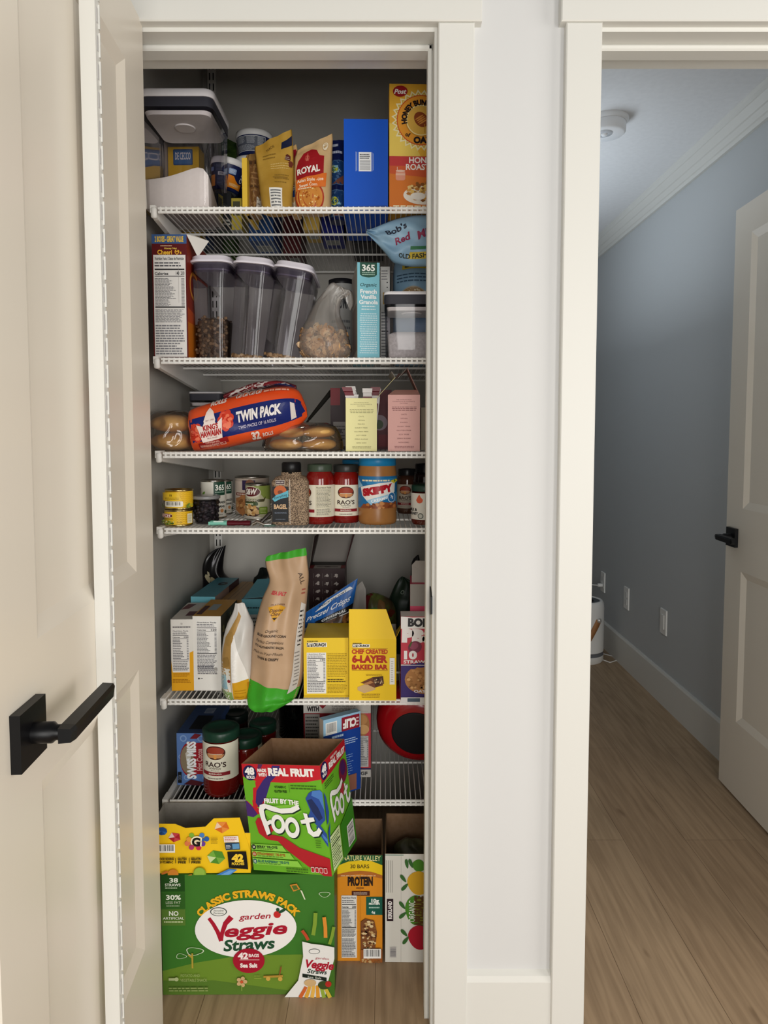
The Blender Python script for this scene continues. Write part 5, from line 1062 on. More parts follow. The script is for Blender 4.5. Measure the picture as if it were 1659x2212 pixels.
a = c.art('right'); a.rect(0, .5, 1, 1, '4E4A3A'); a.crumbs(.4, .75, .3, .2, 20, ['8A8A5A', '3A3E2A', 'B49A5E'], .05, 3); a.rect(0, 0, .5, .3, '38302A'); a = c.art('top'); a.rect(.3, .35, .62, .7, '8C9AA0'); a.rect(.05, .1, .25, .6, '4A2A2E'); c.done()
TEAL = 'top'
c = Carton('teal_box', 'flat-topped teal box at the back left of the chip shelf', 'box', 413, 466, 1289, 1.86, Z5, .25, '6FB6C6', yaw=-.05, sides={'top': '4F8FA0', 'right': '8A6A5E'}); a = c.art('top'); a.ell(.62, .66, .2, .09, '20343C'); a.text('bars', .62, .66, .07, '8FC0CC', wid=.2) if False else None; a.lines(.55, .63, .7, .69, 2, '8FC0CC', .4, 3); a = c.art(); a.lines(.3, .86, .8, .90, 2, 'E6F2F4', .5, 2); a = c.art('right'); a.rect(.55, .3, 1, 1, '4A3038'); a.rect(0, .3, .55, 1, '9A8278'); c.done()
c = Carton('brown_box', 'kraft brown box top behind the white nutrition boxes', 'box', 478, 523, 1296, 1.90, Z5, .24, 'A6814E', yaw=-.04, sides={'top': 'A07A46'}); a = c.art('top'); a.rect(.3, .0, .34, 1, '6E5230'); a.rect(.5, .1, .55, .9, '8A683C'); c.done()
c = Carton('teal_box', 'second teal box with its lid raised, behind the tortilla chip bag', 'box', 523, 580, 1294, 1.83, Z5, .16, '62A6B6', yaw=.0, sides={'top': '3E6A74'}); a = c.art(); a.lines(.2, .86, .8, .89, 1, '26444C', .7, 2); a.rect(0, .55, 1, .78, 'B9BEBE'); a.lines(.1, .6, .9, .75, 3, '55585A', .4, 3); h, w, d = c.h, c.w, c.d
c.flap([(-w / 2 + .004, .004, h + .001), (w / 2 - .006, .004, h + .006), (w / 2 + .002, .11, h + .034), (-w / 2 + .022, .11, h + .030)], '5E9AAA', mat('7FA8B2', .5), 'raised teal lid flap'); c.done()
BLK = mat('0E0D10', .28, 0, .6)
def dpy(x, Y, z):
    dz = z - CAMH; dd = Y * math.cos(PITCH) - dz * math.sin(PITCH); return CY - FOC * (Y * math.sin(PITCH) + dz * math.cos(PITCH)) / dd
p = Pouch([(440, 1480, 515, 1480, .07), (438, 1330, 522, 1330, .08), (437, 1285, 528, 1292, .06), (438, 1255, 512, 1262, .05), (437, 1225, 485, 1238, .04), (447, 1200, 483, 1210, .02), (466, 1186, 488, 1178, .003)], 2.17, BLK, wr=.010, seed=6, N=34, z=Z5); a = p.art(.35, .008)
a.text('POP', .55, .83, .05, '8A8494', rot=.9, shear=.2, wid=.2); a.blob(.22, .62, .10, 'CFC4A0', 3, 9); a.blob(.40, .60, .09, 'BDB088', 5, 9); a.blob(.30, .68, .06, 'D9CFAE', 8, 9); a.lines(.55, .56, .9, .60, 2, '5A5862', .3, 3)
grounded(p, Z5).solo('black_snack_bag', 'tall black snack bag in the back left corner of the chip shelf', 'bag')
p = Pouch([(545, 1480, 600, 1480, .06), (545, 1300, 600, 1300, .06), (547, 1252, 592, 1250, .04), (556, 1242, 586, 1232, .015), (561, 1227, 567, 1225, .002)], 2.12, mat('0F1414', .3), wr=.006, seed=16, z=Z5)
grounded(p, Z5).solo('dark_bag', 'dark bag peeking up left of the tortilla chip bag', 'bag')
# chip bag with gold and white panels
PITA = noisy('silver_white_film', 'C9C6C0', 'DEDBD6', 10, .3, bump=.2)
p = Pouch([(488, 1507, 541, 1509, .05), (480, 1485, 548, 1488, .075), (479, 1440, 548, 1440, .08), (481, 1390, 549, 1390, .075), (490, 1350, 548, 1350, .055), (503, 1322, 540, 1330, .03), (508, 1303, 528, 1302, .004)], yz(515, 1506, Z5) + .01, PITA, wr=.010, seed=13, N=36); a = p.art(.3, .008)
a.poly([(.0, .0), (.42, .0), (.40, .30), (.36, .62), (.55, .88), (.40, .92), (.12, .66), (.03, .4)], 'B08A4E'); a.poly([(.0, .0), (.42, .0), (.36, .36), (.0, .36)], 'DAD9D0'); a.poly([(.0, .03), (.45, .0), (.42, .12), (.0, .14)], '7E9A5A'); a.poly([(.04, .14), (.30, .16), (.22, .30), (.02, .28)], '8FB4C0'); a.circ(.33, .24, .05, '8A2A2A')
a.poly([(.45, .0), (.92, .0), (.90, .25), (.44, .23)], 'D09A22'); a.poly([(.44, .23), (.90, .25), (.80, .36), (.40, .70), (.36, .60)], 'ECE9E4'); a.blob(.26, .66, .16, 'A88448', 4, 10, .2, 1.3); a.blob(.22, .42, .13, '9A7840', 7, 10, .2, 1.3); a.lines(.50, .06, .85, .16, 3, 'B07E14', .3, 3); a.poly([(.86, .22), (.99, .22), (.97, .05), (.88, .05)], 'B87A1E')
grounded(p, Z5).solo('chip_bag', 'white silver and gold chip bag right of the white nutrition boxes', 'chip bag', 'chip bags')
# tortilla chip bag
TORT = noisy('tortilla_bag_paper', 'B99877', 'C7A685', 12, .42, bump=.18)
Yt = 1.635
p = Pouch([(548, 1537, 590, 1537, .008, -.045), (536, 1524, 630, 1514, .035, -.042), (534, 1490, 644, 1495, .085, -.008), (540, 1450, 655, 1452, .10), (546, 1380, 657, 1380, .105), (556, 1330, 660, 1330, .095), (568, 1290, 664, 1285, .075), (582, 1255, 667, 1245, .045), (574, 1222, 664, 1212, .02), (574, 1206, 662, 1190, .006), (580, 1200, 660, 1183, .0012)], Yt, TORT, wr=.016, seed=41, N=60, M=28); a = p.art(.42, .008)
a.poly([(0, 0), (1, 0), (1, .20), (.8, .21), (.45, .225), (.05, .245), (0, .25)], '3FA32A'); a.rect(0, .955, 1, 1.0, '3FA32A')
a.text('SEA SALT', .36, .765, .020, 'C9474A', wid=.36, bold=.05, rot=-.12); a.poly([(.22, .685), (.42, .70), (.60, .685), (.41, .60)], 'D9A02A'); a.text("I'M A DIPPER", .42, .70, .010, '6A3A1E', wid=.3); a.text('Dipping', .41, .667, .018, '5A2A1E', wid=.28, shear=.3, bold=.02); a.text('Chips', .41, .645, .016, '5A2A1E', wid=.18, shear=.3, bold=.02); a.poly([(.36, .625), (.46, .625), (.41, .61)], '2A1A12')
a.text('Organic', .40, .545, .017, '4A3A2A', wid=.25, shear=.3); a.text('BLUE GROUND CORN', .40, .515, .013, '3A2C22', wid=.58, bold=.03, rot=-.03); a.text('Perfect Companions', .38, .482, .015, '4A3A2A', wid=.55, shear=.3, rot=-.04); a.text('TO AUTHENTIC SALSA', .38, .452, .013, '3A2C22', wid=.58, bold=.03, rot=-.05); a.text('Melt-In-Your-Mouth', .36, .415, .015, '4A3A2A', wid=.58, shear=.3, rot=-.05); a.text('THIN & CRISPY', .37, .385, .013, '3A2C22', wid=.42, bold=.03, rot=-.05)
a.poly([(.80, .18), (.94, .20), (.99, .68), (.90, .70), (.86, .45)], 'DAD4CC'); a.lines(.90, .44, .98, .66, 9, '3A3634', .4, 2, .2, words=False); a.lines(.86, .22, .94, .42, 10, '8A847E', .35, 4, .2); a.text('ALL', .84, .84, .03, '3A2C22', rot=-1.2, shear=.2); a.lines(.88, .74, .96, .78, 2, 'A8574A', .4, 3)
p.solo('chip_bag', 'tall tan and green tortilla chip bag hanging over the shelf edge', 'chip bag', 'chip bags')
# dark red box with its lid up
c = Carton('bar_box', 'dark maroon box with grid of pale marks and lid standing up, back of chip shelf', 'box', 668, 745, 1228, 1.95, Z5, .10, '2A1012', sides={'right': '4E1620', 'top': '120C0E'}); a = c.art()
for i in range(3):
    for j in range(5):
        x = .18 + .26 * i; y = .92 - .09 * j; a.rect(x - .06, y - .03, x - .055, y + .025, '8A7F7A'); a.blob(x + .07, y, .05, 'A89E98', i * 7 + j, 8, .35); a.blob(x + .01, y - .008, .02, '8A7F7A', i + j, 6)
a.text('Look Inside', .93, .66, .035, 'C9A83A', rot=-math.pi / 2, wid=.20); h, w, d = c.h, c.w, c.d
a2 = c.art('top'); a2.rect(.02, .02, .98, .5, 'BDB7B2'); a2.rect(.0, .02, .12, .5, '8A1A24'); a2.rect(.88, .02, 1, .5, '8A1A24'); a2.blob(.5, .26, .10, '3A3230', 4, 9, .4, .6); a2.rect(.2, .24, .8, .29, '4A403C'); a2.rect(0, .5, 1, 1, '0A0A0A')
c.flap([(-w / 2, d, h), (w / 2, d, h), (w / 2 + .02, d + .03, h + .085), (-w / 2 + .02, d + .03, h + .085)], mat('8C8680', .6), mat('3A1418', .5), 'lid standing up, grey inside')
c.flap([(w / 2, .015, h), (w / 2, d, h), (w / 2 + .028, d + .02, h + .095), (w / 2 + .020, d - .02, h + .085)], '5A2028', mat('4A1A22', .5), 'maroon lid side flap')
c.flap([(-w / 2, .015, h), (-w / 2, d, h), (-w / 2 + .018, d + .02, h + .085), (-w / 2 + .008, d - .02, h + .08)], '2A1214', label='dark lid side flap'); c.done()
# blue pretzel bag
PRE = noisy('pretzel_bag_film', 'E4E2DE', 'ECEAE6', 10, .3)
p = Pouch([(662, 1495, 748, 1495, .06), (658, 1420, 752, 1420, .08), (652, 1378, 756, 1345, .07), (646, 1360, 763, 1305, .045), (641, 1336, 773, 1249, .006)], 1.79, PRE, wr=.006, seed=23, N=40, M=24, z=Z5); a = p.art(.3, .007)
vb = .74
a.poly([(0, .76), (1, .72), (1, 1.0), (0, 1.0)], '1F62B0')
for k in range(14): a.rect(.02 + .07 * k, .77, .028 + .07 * k, .99, '164E94')
a.poly([(.30, .905), (.50, .97), (.88, .955), (.94, .915), (.60, .93), (.50, .905)], 'E9EAEC'); a.text('SNACK FACTORY', .60, .938, .020, '2A2A2E', wid=.46, rot=-.02, bold=.03)
a.text('Pretzel Crisps', .54, .855, .050, 'EEF2F6', wid=.78, shear=.35, rot=-.03, bold=.015)
a.poly([(.30, .735), (1, .715), (1, .775), (.32, .79)], '17171A'); a.text('ORIGINAL', .66, .755, .026, 'E6E8EA', wid=.46, rot=-.03, bold=.02); a.poly([(.45, .73), (1, .70), (1, .45), (.55, .5), (.40, .66)], '5A3A22'); a.crumbs(.75, .60, .22, .10, 40, ['8A5A30', '3A2414', 'A8743E'], .04, 3); a.text('Rethink', .22, .70, .03, '3A3A3C', wid=.26, shear=.35, rot=-.05)
grounded(p, Z5).solo('chip_bag', 'blue and white pretzel bag with slanted open top behind the yellow boxes', 'chip bag', 'chip bags')
b = MB(); pts = [at(757, 1318, 1.86), at(757, 1278, 1.86), at(782, 1255, 1.87), at(790, 1272, 1.87), at(792, 1400, 1.87), at(757, 1400, 1.86)]; b.slab(pts, .001, mat('B4B0AA', .35))
e = at(775, 1400, 1.865); 
for q in b.v: 
    if q.z < e.z + .02: q.z = Z5
tag(b.build('open_film_panel', None, (e.x, 1.865, Z5)), 'grey inner film of an opened bag standing right of the blue pretzel bag', 'bag')
p = Pouch([(782, 1480, 856, 1480, .06), (780, 1340, 858, 1340, .08), (783, 1305, 852, 1308, .07), (792, 1284, 842, 1294, .04), (806, 1280, 828, 1286, .01)], 1.93, noisy('produce_film', '4A3A26', '5E6A34', 26, .35, lo=.4, hi=.6), wr=.008, seed=4, z=Z5); a = p.art(.35, .01); a.blob(.35, .72, .22, '3E7A22', 4); a.rect(.02, .74, .18, .98, '6E1A1E'); a.blob(.6, .86, .14, '7A5A36', 3); a.blob(.85, .72, .12, '6A2E1E', 9)
grounded(p, Z5).solo('snack_bag', 'brown and green bag low behind the upright yellow box', 'bag')
p = Pouch([(838, 1480, 895, 1480, .05), (838, 1310, 900, 1310, .06), (846, 1280, 906, 1285, .04), (858, 1255, 908, 1268, .02), (868, 1245, 874, 1247, .002)], 1.98, mat('16281C', .35), wr=.006, seed=6, z=Z5); a = p.art(.35, .01); a.circ(.35, .78, .06, '8A968A'); a.circ(.35, .78, .04, '16281C'); a.circ(.7, .90, .07, '2E4A36')
grounded(p, Z5).solo('dark_green_bag', 'dark green bag at the back right of the chip shelf', 'bag')
p = Pouch([(886, 1480, 918, 1480, .04), (886, 1300, 918, 1300, .05), (887, 1240, 912, 1245, .03), (890, 1212, 906, 1206, .01), (900, 1200, 904, 1198, .002)], 2.08, mat('15120F', .35), wr=.006, seed=8, z=Z5)
grounded(p, Z5).solo('dark_bag', 'near-black bag top behind the pink box at the back right', 'bag')
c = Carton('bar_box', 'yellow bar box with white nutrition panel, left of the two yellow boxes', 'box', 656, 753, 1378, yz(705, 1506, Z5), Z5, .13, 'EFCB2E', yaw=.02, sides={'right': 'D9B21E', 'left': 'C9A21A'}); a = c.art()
a.lines(.08, .935, .34, .955, 1, '3A3420', .8, 3); a.rrect(.07, .845, .52, .925, .02, 'F2EEE2'); a.rect(.075, .85, .20, .92, '1E1C18'); a.text('FIT', .14, .885, .05, 'F2EEE2', wid=.11, shear=.2, bold=.05); a.text('CRUNCH', .355, .885, .05, '1E1C18', wid=.29, shear=.2, bold=.05)
a.facts(.07, .065, .50, .755, 'EFEEEA', '2C2B2D', cal='190', rows=13); a.lines(.53, .34, .97, .75, 15, '9A7E1A', .3, 4, .12); a.lines(.53, .25, .97, .32, 2, '5A4A12', .4, 6); a.lines(.53, .07, .97, .23, 7, '9A7E1A', .3, 7); a.rect(0, 0, 1, .03, 'D9B422'); c.done()
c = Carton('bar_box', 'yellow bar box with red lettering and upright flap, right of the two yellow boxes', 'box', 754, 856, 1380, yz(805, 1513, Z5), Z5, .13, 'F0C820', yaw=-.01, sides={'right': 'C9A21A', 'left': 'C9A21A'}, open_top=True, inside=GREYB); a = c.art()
a.lines(.08, .915, .28, .935, 1, '3A3420', .8, 3); a.rrect(.07, .86, .44, .915, .015, 'F2EEE2'); a.rect(.075, .863, .18, .912, '1E1C18'); a.text('FIT', .127, .888, .034, 'F2EEE2', wid=.09, shear=.2, bold=.05); a.text('CRUNCH', .31, .888, .034, '1E1C18', wid=.23, shear=.2, bold=.05)
a.rect(.06, .845, .82, .85, '8A3A1E'); a.text('CHEF CREATED', .44, .795, .066, 'B8341A', wid=.76, bold=.05); a.text('6-LAYER', .44, .675, .105, 'B02A18', wid=.75, bold=.06); a.text('BAKED BAR', .44, .545, .072, 'B02A18', wid=.76, bold=.05); a.rect(.06, .49, .82, .495, '8A3A1E')
a.poly([(.18, .22), (.36, .27), (.54, .24), (.56, .18), (.32, .12), (.18, .17)], 'C9A878'); a.poly([(.24, .29), (.50, .38), (.70, .36), (.72, .25), (.54, .21), (.36, .27)], '6E3E24'); a.poly([(.50, .38), (.72, .40), (.74, .28), (.56, .22)], '4A2A1C'); a.crumbs(.63, .32, .09, .05, 24, ['8A6A4A', '2A1A14', 'C9B08A'], .018, 3); a.poly([(.30, .28), (.46, .33), (.52, .30), (.38, .26)], 'B07A4A'); a.lines(.36, .405, .72, .435, 2, 'A9861A', .4, 3)
a.lines(.26, .04, .66, .12, 3, 'A9861A', .35, 8, .1, center=True); a.rect(.86, .27, .965, .70, 'EFEDE6'); a.lines(.885, .30, .94, .66, 10, 'A9A6A0', .35, 3)
h, w, d = c.h, c.w, c.d; k = at(805, 1317, c.root.location.y).z - c.root.location.z
c.flap([(-w / 2, .0, h), (w / 2, .0, h), (w / 2 - .004, .002, h + .012), (w / 2 - .024, .004, k), (-w / 2, .004, k)], 'F0C820', GREYB, 'upright yellow front flap'); c.flap([(w / 2, .01, h), (w / 2, d * .5, h), (w / 2 + .02, d * .4, h + .03), (w / 2 + .016, .03, h + .028)], mat('8A847C', .7), mat('C9A21A', .5), 'grey-backed side flap'); c.done()
Yb_ = yz(890, 1517, Z5)
c = Carton('bar_box', 'red, purple and white snack bar box at the right end of the chip shelf', 'box', 866, 960, 1332, Yb_, Z5, .05, 'C23A4A', yaw=.0, sides={'top': 'E0DCD8'}); a = c.art(); u = lambda px: (px - 866) / 94.0
a.poly([(0, .86), (1, .86), (1, .995), (.25, .99), (0, 1)], 'EDEAE6'); a.text('BOBO', .50, .93, .085, '2E2C2E', wid=.68, bold=.06, rot=-.02); a.text('PB&J', .47, .775, .13, 'F0EAE6', wid=.90, bold=.09, rot=-.03)
a.ell(.32, .645, .16, .07, '7A3046', .4); a.ell(.30, .66, .10, .04, '9A4A62', .4); a.poly([(.18, .66), (.24, .72), (.26, .70), (.21, .64)], '4A5A2A'); a.ell(.85, .67, .17, .12, '8A5226'); a.text('10', .22, .555, .085, 'F2EEEA', wid=.30, bold=.06); a.text('STRAWBERRY', .52, .475, .034, 'F2EEEA', wid=.92, bold=.03); a.rect(0, .437, 1, .445, 'EDE6E2')
a.rect(0, 0, 1, .437, '3A2A6A'); a.ell(.55, .27, .46, .17, 'B07A46'); a.crumbs(.55, .26, .40, .15, 70, ['C48E56', '8A5A2E', 'D9A86E', '9A6A38'], .04, 6); a.ell(.45, .44, .12, .03, '3A2A6A'); a.ell(.28, .425, .09, .03, '3A2A6A'); a.rect(0, .445, 1, .437, 'EDE6E2')
a.text('OAT BARS', .60, .135, .028, 'E6E2EE', wid=.6, bold=.03); a.text('with PB', .72, .095, .026, 'E6E2EE', wid=.3, bold=.02); a.rect(0, 0, 1, .065, 'DEDBD8'); a.rrect(.15, .012, .44, .055, .01, '4A5A6A'); a.rrect(.55, .012, .72, .055, .01, '8A8C8E'); a.lines(.74, .015, .95, .05, 2, '5A5C60', .5, 3); c.done()
c = Carton('pink_box', 'pink box standing behind the red and purple bar box', 'box', 886, 960, 1262, Yb_ + .058, Z5, .10, 'C4405E', yaw=-.03, sides={'left': 'A8304A'}); a = c.art(); a.rect(0, .80, 1, 1, '8E8880'); a.poly([(.1, .60), (.3, .65), (.55, .63), (.75, .56), (.5, .59), (.38, .50), (.22, .44), (.32, .54)], 'D9CFCF'); a.poly([(.15, .58), (.3, .58), (.25, .52), (.15, .47)], '4A3A42'); c.done()
h, w, d = c.h, c.w, c.d
c.flap([(-w / 2 + .004, .02, h), (w / 2, .02, h), (w / 2, .05, h + .048), (-w / 2 + .014, .05, h + .048), (-w / 2 + .004, .045, h + .038)], mat('A39C95', .7), label='grey inside of the raised lid')

# ================================================================== SIXTH SHELF
Z6 = D[6] + .0006
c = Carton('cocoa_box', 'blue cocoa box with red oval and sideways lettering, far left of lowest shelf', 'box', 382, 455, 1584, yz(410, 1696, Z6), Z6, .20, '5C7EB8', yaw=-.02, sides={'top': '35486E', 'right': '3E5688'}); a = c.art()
for (x, y, r0) in ((.20, .90, .10), (.72, .90, .10), (.12, .55, .07), (.85, .15, .09), (.28, .15, .08)): a.circ(x, y, r0, '86A4D2'); a.circ(x, y, r0 * .65, '5C7EB8')
a.ell(.42, .50, .32, .34, '9A1A26'); a.ell(.36, .50, .25, .28, '8A7A62'); a.poly([(.26, .62), (.38, .70), (.42, .55), (.38, .35), (.30, .42)], 'C9C4B8'); a.rrect(.50, .22, .86, .82, .06, '9A1A26'); a.text('SWISS MISS', .44, .49, .155, 'EEF0F2', rot=math.pi / 2, wid=.72 * c.h / c.w, bold=.05); a.text('Hot Cocoa', .68, .50, .10, 'E6B8B4', rot=math.pi / 2, wid=.42 * c.h / c.w, bold=.02); a.poly([(.4, .9), (.55, 1), (.75, .98), (.6, .9)], '6E1A24'); a.poly([(.2, .02), (.42, .12), (.8, .06), (.7, .0)], '4E1A22'); a.rect(.03, .05, .14, .26, '14161C'); a.text('COCOA', .085, .155, .05, '8A94A8', rot=math.pi / 2, wid=.15)
a = c.art('top'); a.rect(.28, .12, .78, .55, '14161E'); a.rect(.4, .62, .7, .8, '8A94A8'); a.lines(.42, .64, .68, .78, 3, '35486E', .4, 3); c.done()
YJ = yz(478, 1724, Z6) + .040
GREENL = '1B3A2C'
sauce('sauce_jar', 'front red sauce jar with a dark green lid and full label on lowest shelf', 440, 517, 1582, YJ, Z6, raos, GREENL, -.12, 'red sauce jars on the lowest shelf', neck=.95, lh=.022, lab=(.28, .84), h=at(478, 1569, YJ).z - Z6, body='6A0F0C')
sauce('sauce_jar', 'red sauce jar with a dark green lid touching the brown open box', 499, 566, 1590, YJ + .056, Z6, lambda a: None, GREENL, 1.5, 'red sauce jars on the lowest shelf', neck=.95, lh=.022, lab=(.28, .84), h=at(532, 1585, YJ + .056).z - Z6, body='6A0F0C', span=1.0)
sauce('sauce_jar', 'red sauce jar with a dark green lid, middle row of the lowest shelf', 540, 597, 1560, YJ + .135, Z6, lambda a: None, GREENL, 2.0, 'red sauce jars on the lowest shelf', neck=.95, lh=.022, lab=(.28, .84), h=at(567, 1558, YJ + .135).z - Z6, body='6A0F0C', span=1.0)
sauce('sauce_jar', 'sauce jar with a dark lid behind the front red jar on lowest shelf', 484, 536, 1545, YJ + .20, Z6, lambda a: None, '101A16', 2.0, 'red sauce jars on the lowest shelf', neck=.95, lh=.022, lab=(.28, .84), h=at(510, 1538, YJ + .20).z - Z6, body='3A0F0C', span=1.0)
x, r = cyl_place(603, 668, 1600, 1.98); root = thing('dark_bottle', 'dark glass bottle with a long neck behind the brown open box', 'bottle', (x, 1.98, Z6))
b = MB(); b.lathe([(r * .9, .0006), (r, .006), (r, .105), (r * .92, .128), (r * .62, .150), (r * .40, .172), (r * .36, .20)], mat('08080A', .06, 0, .7), 40); b.build('glass', root)
b = MB(); b.lathe([(r * .385, .198), (r * .40, .2005), (r * .40, .224), (r * .36, .226)], mat('3A2A22', .35), 28); b.build('cap', root)
x, r = cyl_place(630, 664, 1560, 2.06); root = thing('green_jar', 'small white and green tub beside the dark bottle', 'jar', (x, 2.06, Z6))
b = MB(); b.lathe([(r * .9, .0006), (r, .005), (r, .16)], mat('2E5A2C', .4), 30); a = Art(b, cyl_S(r + .0004, .05, .16, 0, 2.8), r * 2.8, .11, .006, .4); a.rect(0, .66, 1, 1, 'A9ADB2'); a.lines(.1, .1, .9, .5, 4, 'A9B8A8', .3, 3); b.build('tub', root)
b = MB(); b.lathe([(r * 1.02, .158), (r * 1.03, .160), (r * 1.03, .172), (r * .97, .174)], mat('B9BDC2', .4), 30); b.build('lid', root)
c = Carton('bar_box', 'large red and white bar box at the back of the lowest shelf', 'box', 656, 801, 1506, yz(790, 1678, Z6), Z6, .10, '7E1A22', yaw=.0, sides={'right': '5A1620'}); a = c.art()
a.rect(0, .80, 1, 1, 'C4C0BA'); a.text('BAKED', .17, .925, .05, '2A2426', wid=.22, bold=.05); a.text('WITH', .14, .855, .055, '2A2426', wid=.18, bold=.06); a.poly([(.285, .855), (.22, .91), (.24, .94), (.27, .935), (.285, .92), (.30, .935), (.33, .94), (.35, .91)], '8A1A26'); a.lines(.42, .83, .80, .97, 6, '77726E', .4, 3); a.rect(.80, .0, 1, .80, 'C9444E'); a.rect(.40, .80, .96, .82, 'C4C0BA')
a.rect(.02, .05, .24, .79, '8E8984'); a.lines(.03, .1, .23, .77, 16, '3E3A38', .4, 4); a.text('STRAWBERRY', .44, .715, .04, 'B9837E', wid=.32, bold=.04); a.ell(.88, .66, .10, .14, 'B07A46'); a.ell(.89, .60, .085, .06, 'D9A86E'); a.ell(.87, .72, .08, .06, 'C48E56'); a.rect(.80, .0, 1, .095, 'C4C0BA'); a.rect(.80, .095, 1, .115, '3A2A5A'); a.facts(.82, .13, .965, .52, 'C9C7C4', '2C2B2D', rows=8); a.text('GF', .9, .05, .04, '3A3A3C', wid=.1, bold=.03); c.done()
c = Carton('bar_box', 'light and dark blue box angled behind the open green box', 'box', 701, 778, 1546, 1.643, Z6, .02, '173F92', yaw=.58, sides={'left': 'B9A89A', 'top': '9AC0DA', 'right': '12306E'}); a = c.art()
a.rect(0, .80, 1, 1, '9CC6E2'); a.barcode(.06, .80, .36, .955, 4); a.rrect(.48, .80, .97, .975, .02, '8E1E30'); a.text('CLIF', .70, .885, .10, 'F0EAE8', wid=.36, bold=.06, rot=math.pi); a.lines(.88, .82, .95, .95, 3, 'E6D6D4', .4, 3); a.lines(.22, .74, .62, .775, 1, 'B4CCEA', .8, 2); a.lines(.55, .62, .95, .70, 3, 'B4CCEA', .4, 2); a.lines(.30, .20, .80, .50, 10, '7A9AD2', .3, 4); a.rect(.55, .02, .88, .22, '8A5A4A'); c.done()
# red pan lying on its side
cp = at(899, 1577, 1.73); r = 95 / FOC * 1.76
root = thing('red_pan', 'red cooking pan with a black base lying on its side, right end of lowest shelf', 'pan', (cp.x, 1.73, Z6))
rot = Matrix.Rotation(math.radians(90), 3, 'X') @ Matrix.Rotation(math.radians(0), 3, 'Y'); rot = Matrix.Rotation(math.radians(-8), 3, 'Z') @ Matrix.Rotation(math.radians(15), 3, 'X') @ rot
cz = r * 1.02
REDP = mat('A01018', .2, 0, .6)
b = MB(); b.lathe([(.001, 0), (r * .62, 0), (r * .78, -.006), (r * .92, -.022), (r * .985, -.048), (r, -.085), (r * .97, -.085), (r * .95, -.05), (r * .72, -.012), (.001, -.010)], REDP, 56, c=(0, 0, cz), axis=rot, cap0=False, cap1=False); b.build('pan', root)
b = MB(); b.lathe([(.001, .0025), (r * .54, .0025), (r * .57, .001), (r * .57, -.001)], mat('1E1E20', .55), 48, c=(0, 0, cz), axis=rot); o = b.build('base_disc', root); o['label'] = 'black base disc'

# ================================================================== THE FLOOR OF THE PANTRY
Yv = 1.4765; zv = at(540, 1889, Yv).z
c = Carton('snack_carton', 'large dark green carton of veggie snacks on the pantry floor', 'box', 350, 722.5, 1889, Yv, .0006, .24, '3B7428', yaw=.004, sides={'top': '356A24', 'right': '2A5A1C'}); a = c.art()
a.poly([(0, 0), (1, 0), (1, .30), (.80, .335), (.60, .33), (.40, .315), (.2, .27), (0, .20)], '6A8A2C'); a.poly([(0, 0), (.9, 0), (.6, .06), (.3, .12), (0, .12)], '55762A')
for (y0, y1, cc) in ((.86, 1.0, '1E4A16'), (.72, .855, '2F5E20'), (.58, .715, '56782E')): a.rect(0, y0, .138, y1, cc)
a.text('38', .075, .955, .035, 'E6EBDC', wid=.05, bold=.03); a.text('STRAWS', .069, .917, .022, 'E6EBDC', wid=.09, bold=.02); a.lines(.025, .885, .115, .90, 1, 'A9BC9A', .6, 2); a.text('30%', .072, .815, .037, 'E6EBDC', wid=.086, bold=.03); a.text('LESS FAT', .07, .772, .02, 'C9D6BA', wid=.085); a.lines(.03, .735, .11, .755, 1, '8FA67E', .5, 3); a.text('NO', .072, .683, .036, 'E6EBDC', wid=.055, bold=.03); a.text('ARTIFICIAL', .07, .643, .02, 'E6EBDC', wid=.122, bold=.01); a.lines(.015, .605, .13, .622, 1, 'C9D6A2', .6, 4)
R0 = .56
def vw(X, Yq):
    t = X / (a.w * .325); ang = math.radians(90) - t * math.radians(60); rx, ry = a.w * .330, a.h * .345
    n = Vector((math.cos(ang) / rx, math.sin(ang) / ry)).normalized(); px_ = rx * math.cos(ang) + n.x * Yq; py_ = ry * math.sin(ang) + n.y * Yq
    return px_, py_
a.text('CLASSIC STRAWS PACK', .503, .500, .054, 'E6AE22', wid=.655, bold=.055, warp=vw)
a.ell(.487, .555, .294, .238, 'EDEBE8', .04, 56)
def arcpoly(pts, w0, w1, cc):   # a tapered brush stroke
    n = len(pts); L = []; Rr = []
    for i, (x, y) in enumerate(pts):
        dx = pts[min(i + 1, n - 1)][0] - pts[max(i - 1, 0)][0]; dy = (pts[min(i + 1, n - 1)][1] - pts[max(i - 1, 0)][1]) * a.h / a.w
        m_ = math.hypot(dx, dy) or 1; w = (w0 + (w1 - w0) * i / (n - 1)) / 2; nx, ny = -dy / m_ * w, dx / m_ * w * a.w / a.h
        L.append((x + nx, y + ny)); Rr.append((x - nx, y - ny))
    a.poly(L + Rr[::-1], cc)
RED = 'A8152E'
arcpoly([(.275, .645), (.300, .595), (.325, .53), (.345, .455)], .020, .026, RED); arcpoly([(.345, .455), (.350, .52), (.37, .60), (.405, .655)], .018, .034, RED)
a.text('eggie', .545, .552, .098, RED, wid=.365, shear=.22, bold=.03, rot=.06); a.text('garden', .540, .660, .045, RED, wid=.185, shear=.25, bold=.012, rot=.05); a.text('Straws', .505, .428, .088, '1E4A30', wid=.30, shear=.18, bold=.03, rot=.06)
a.circ(.670, .675, .021, 'C22A2A'); a.ell(.700, .705, .024, .012, '1E4A30', .5); a.ell(.674, .715, .010, .016, '1E4A30', .2); a.ell(.332, .70, .048, .036, '2A3A30'); a.ell(.332, .70, .043, .031, 'E6E6E0'); a.text('Sensible', .332, .711, .014, '2A3A30', wid=.06, shear=.3); a.text('Portions', .332, .690, .014, '2A3A30', wid=.06, shear=.3)
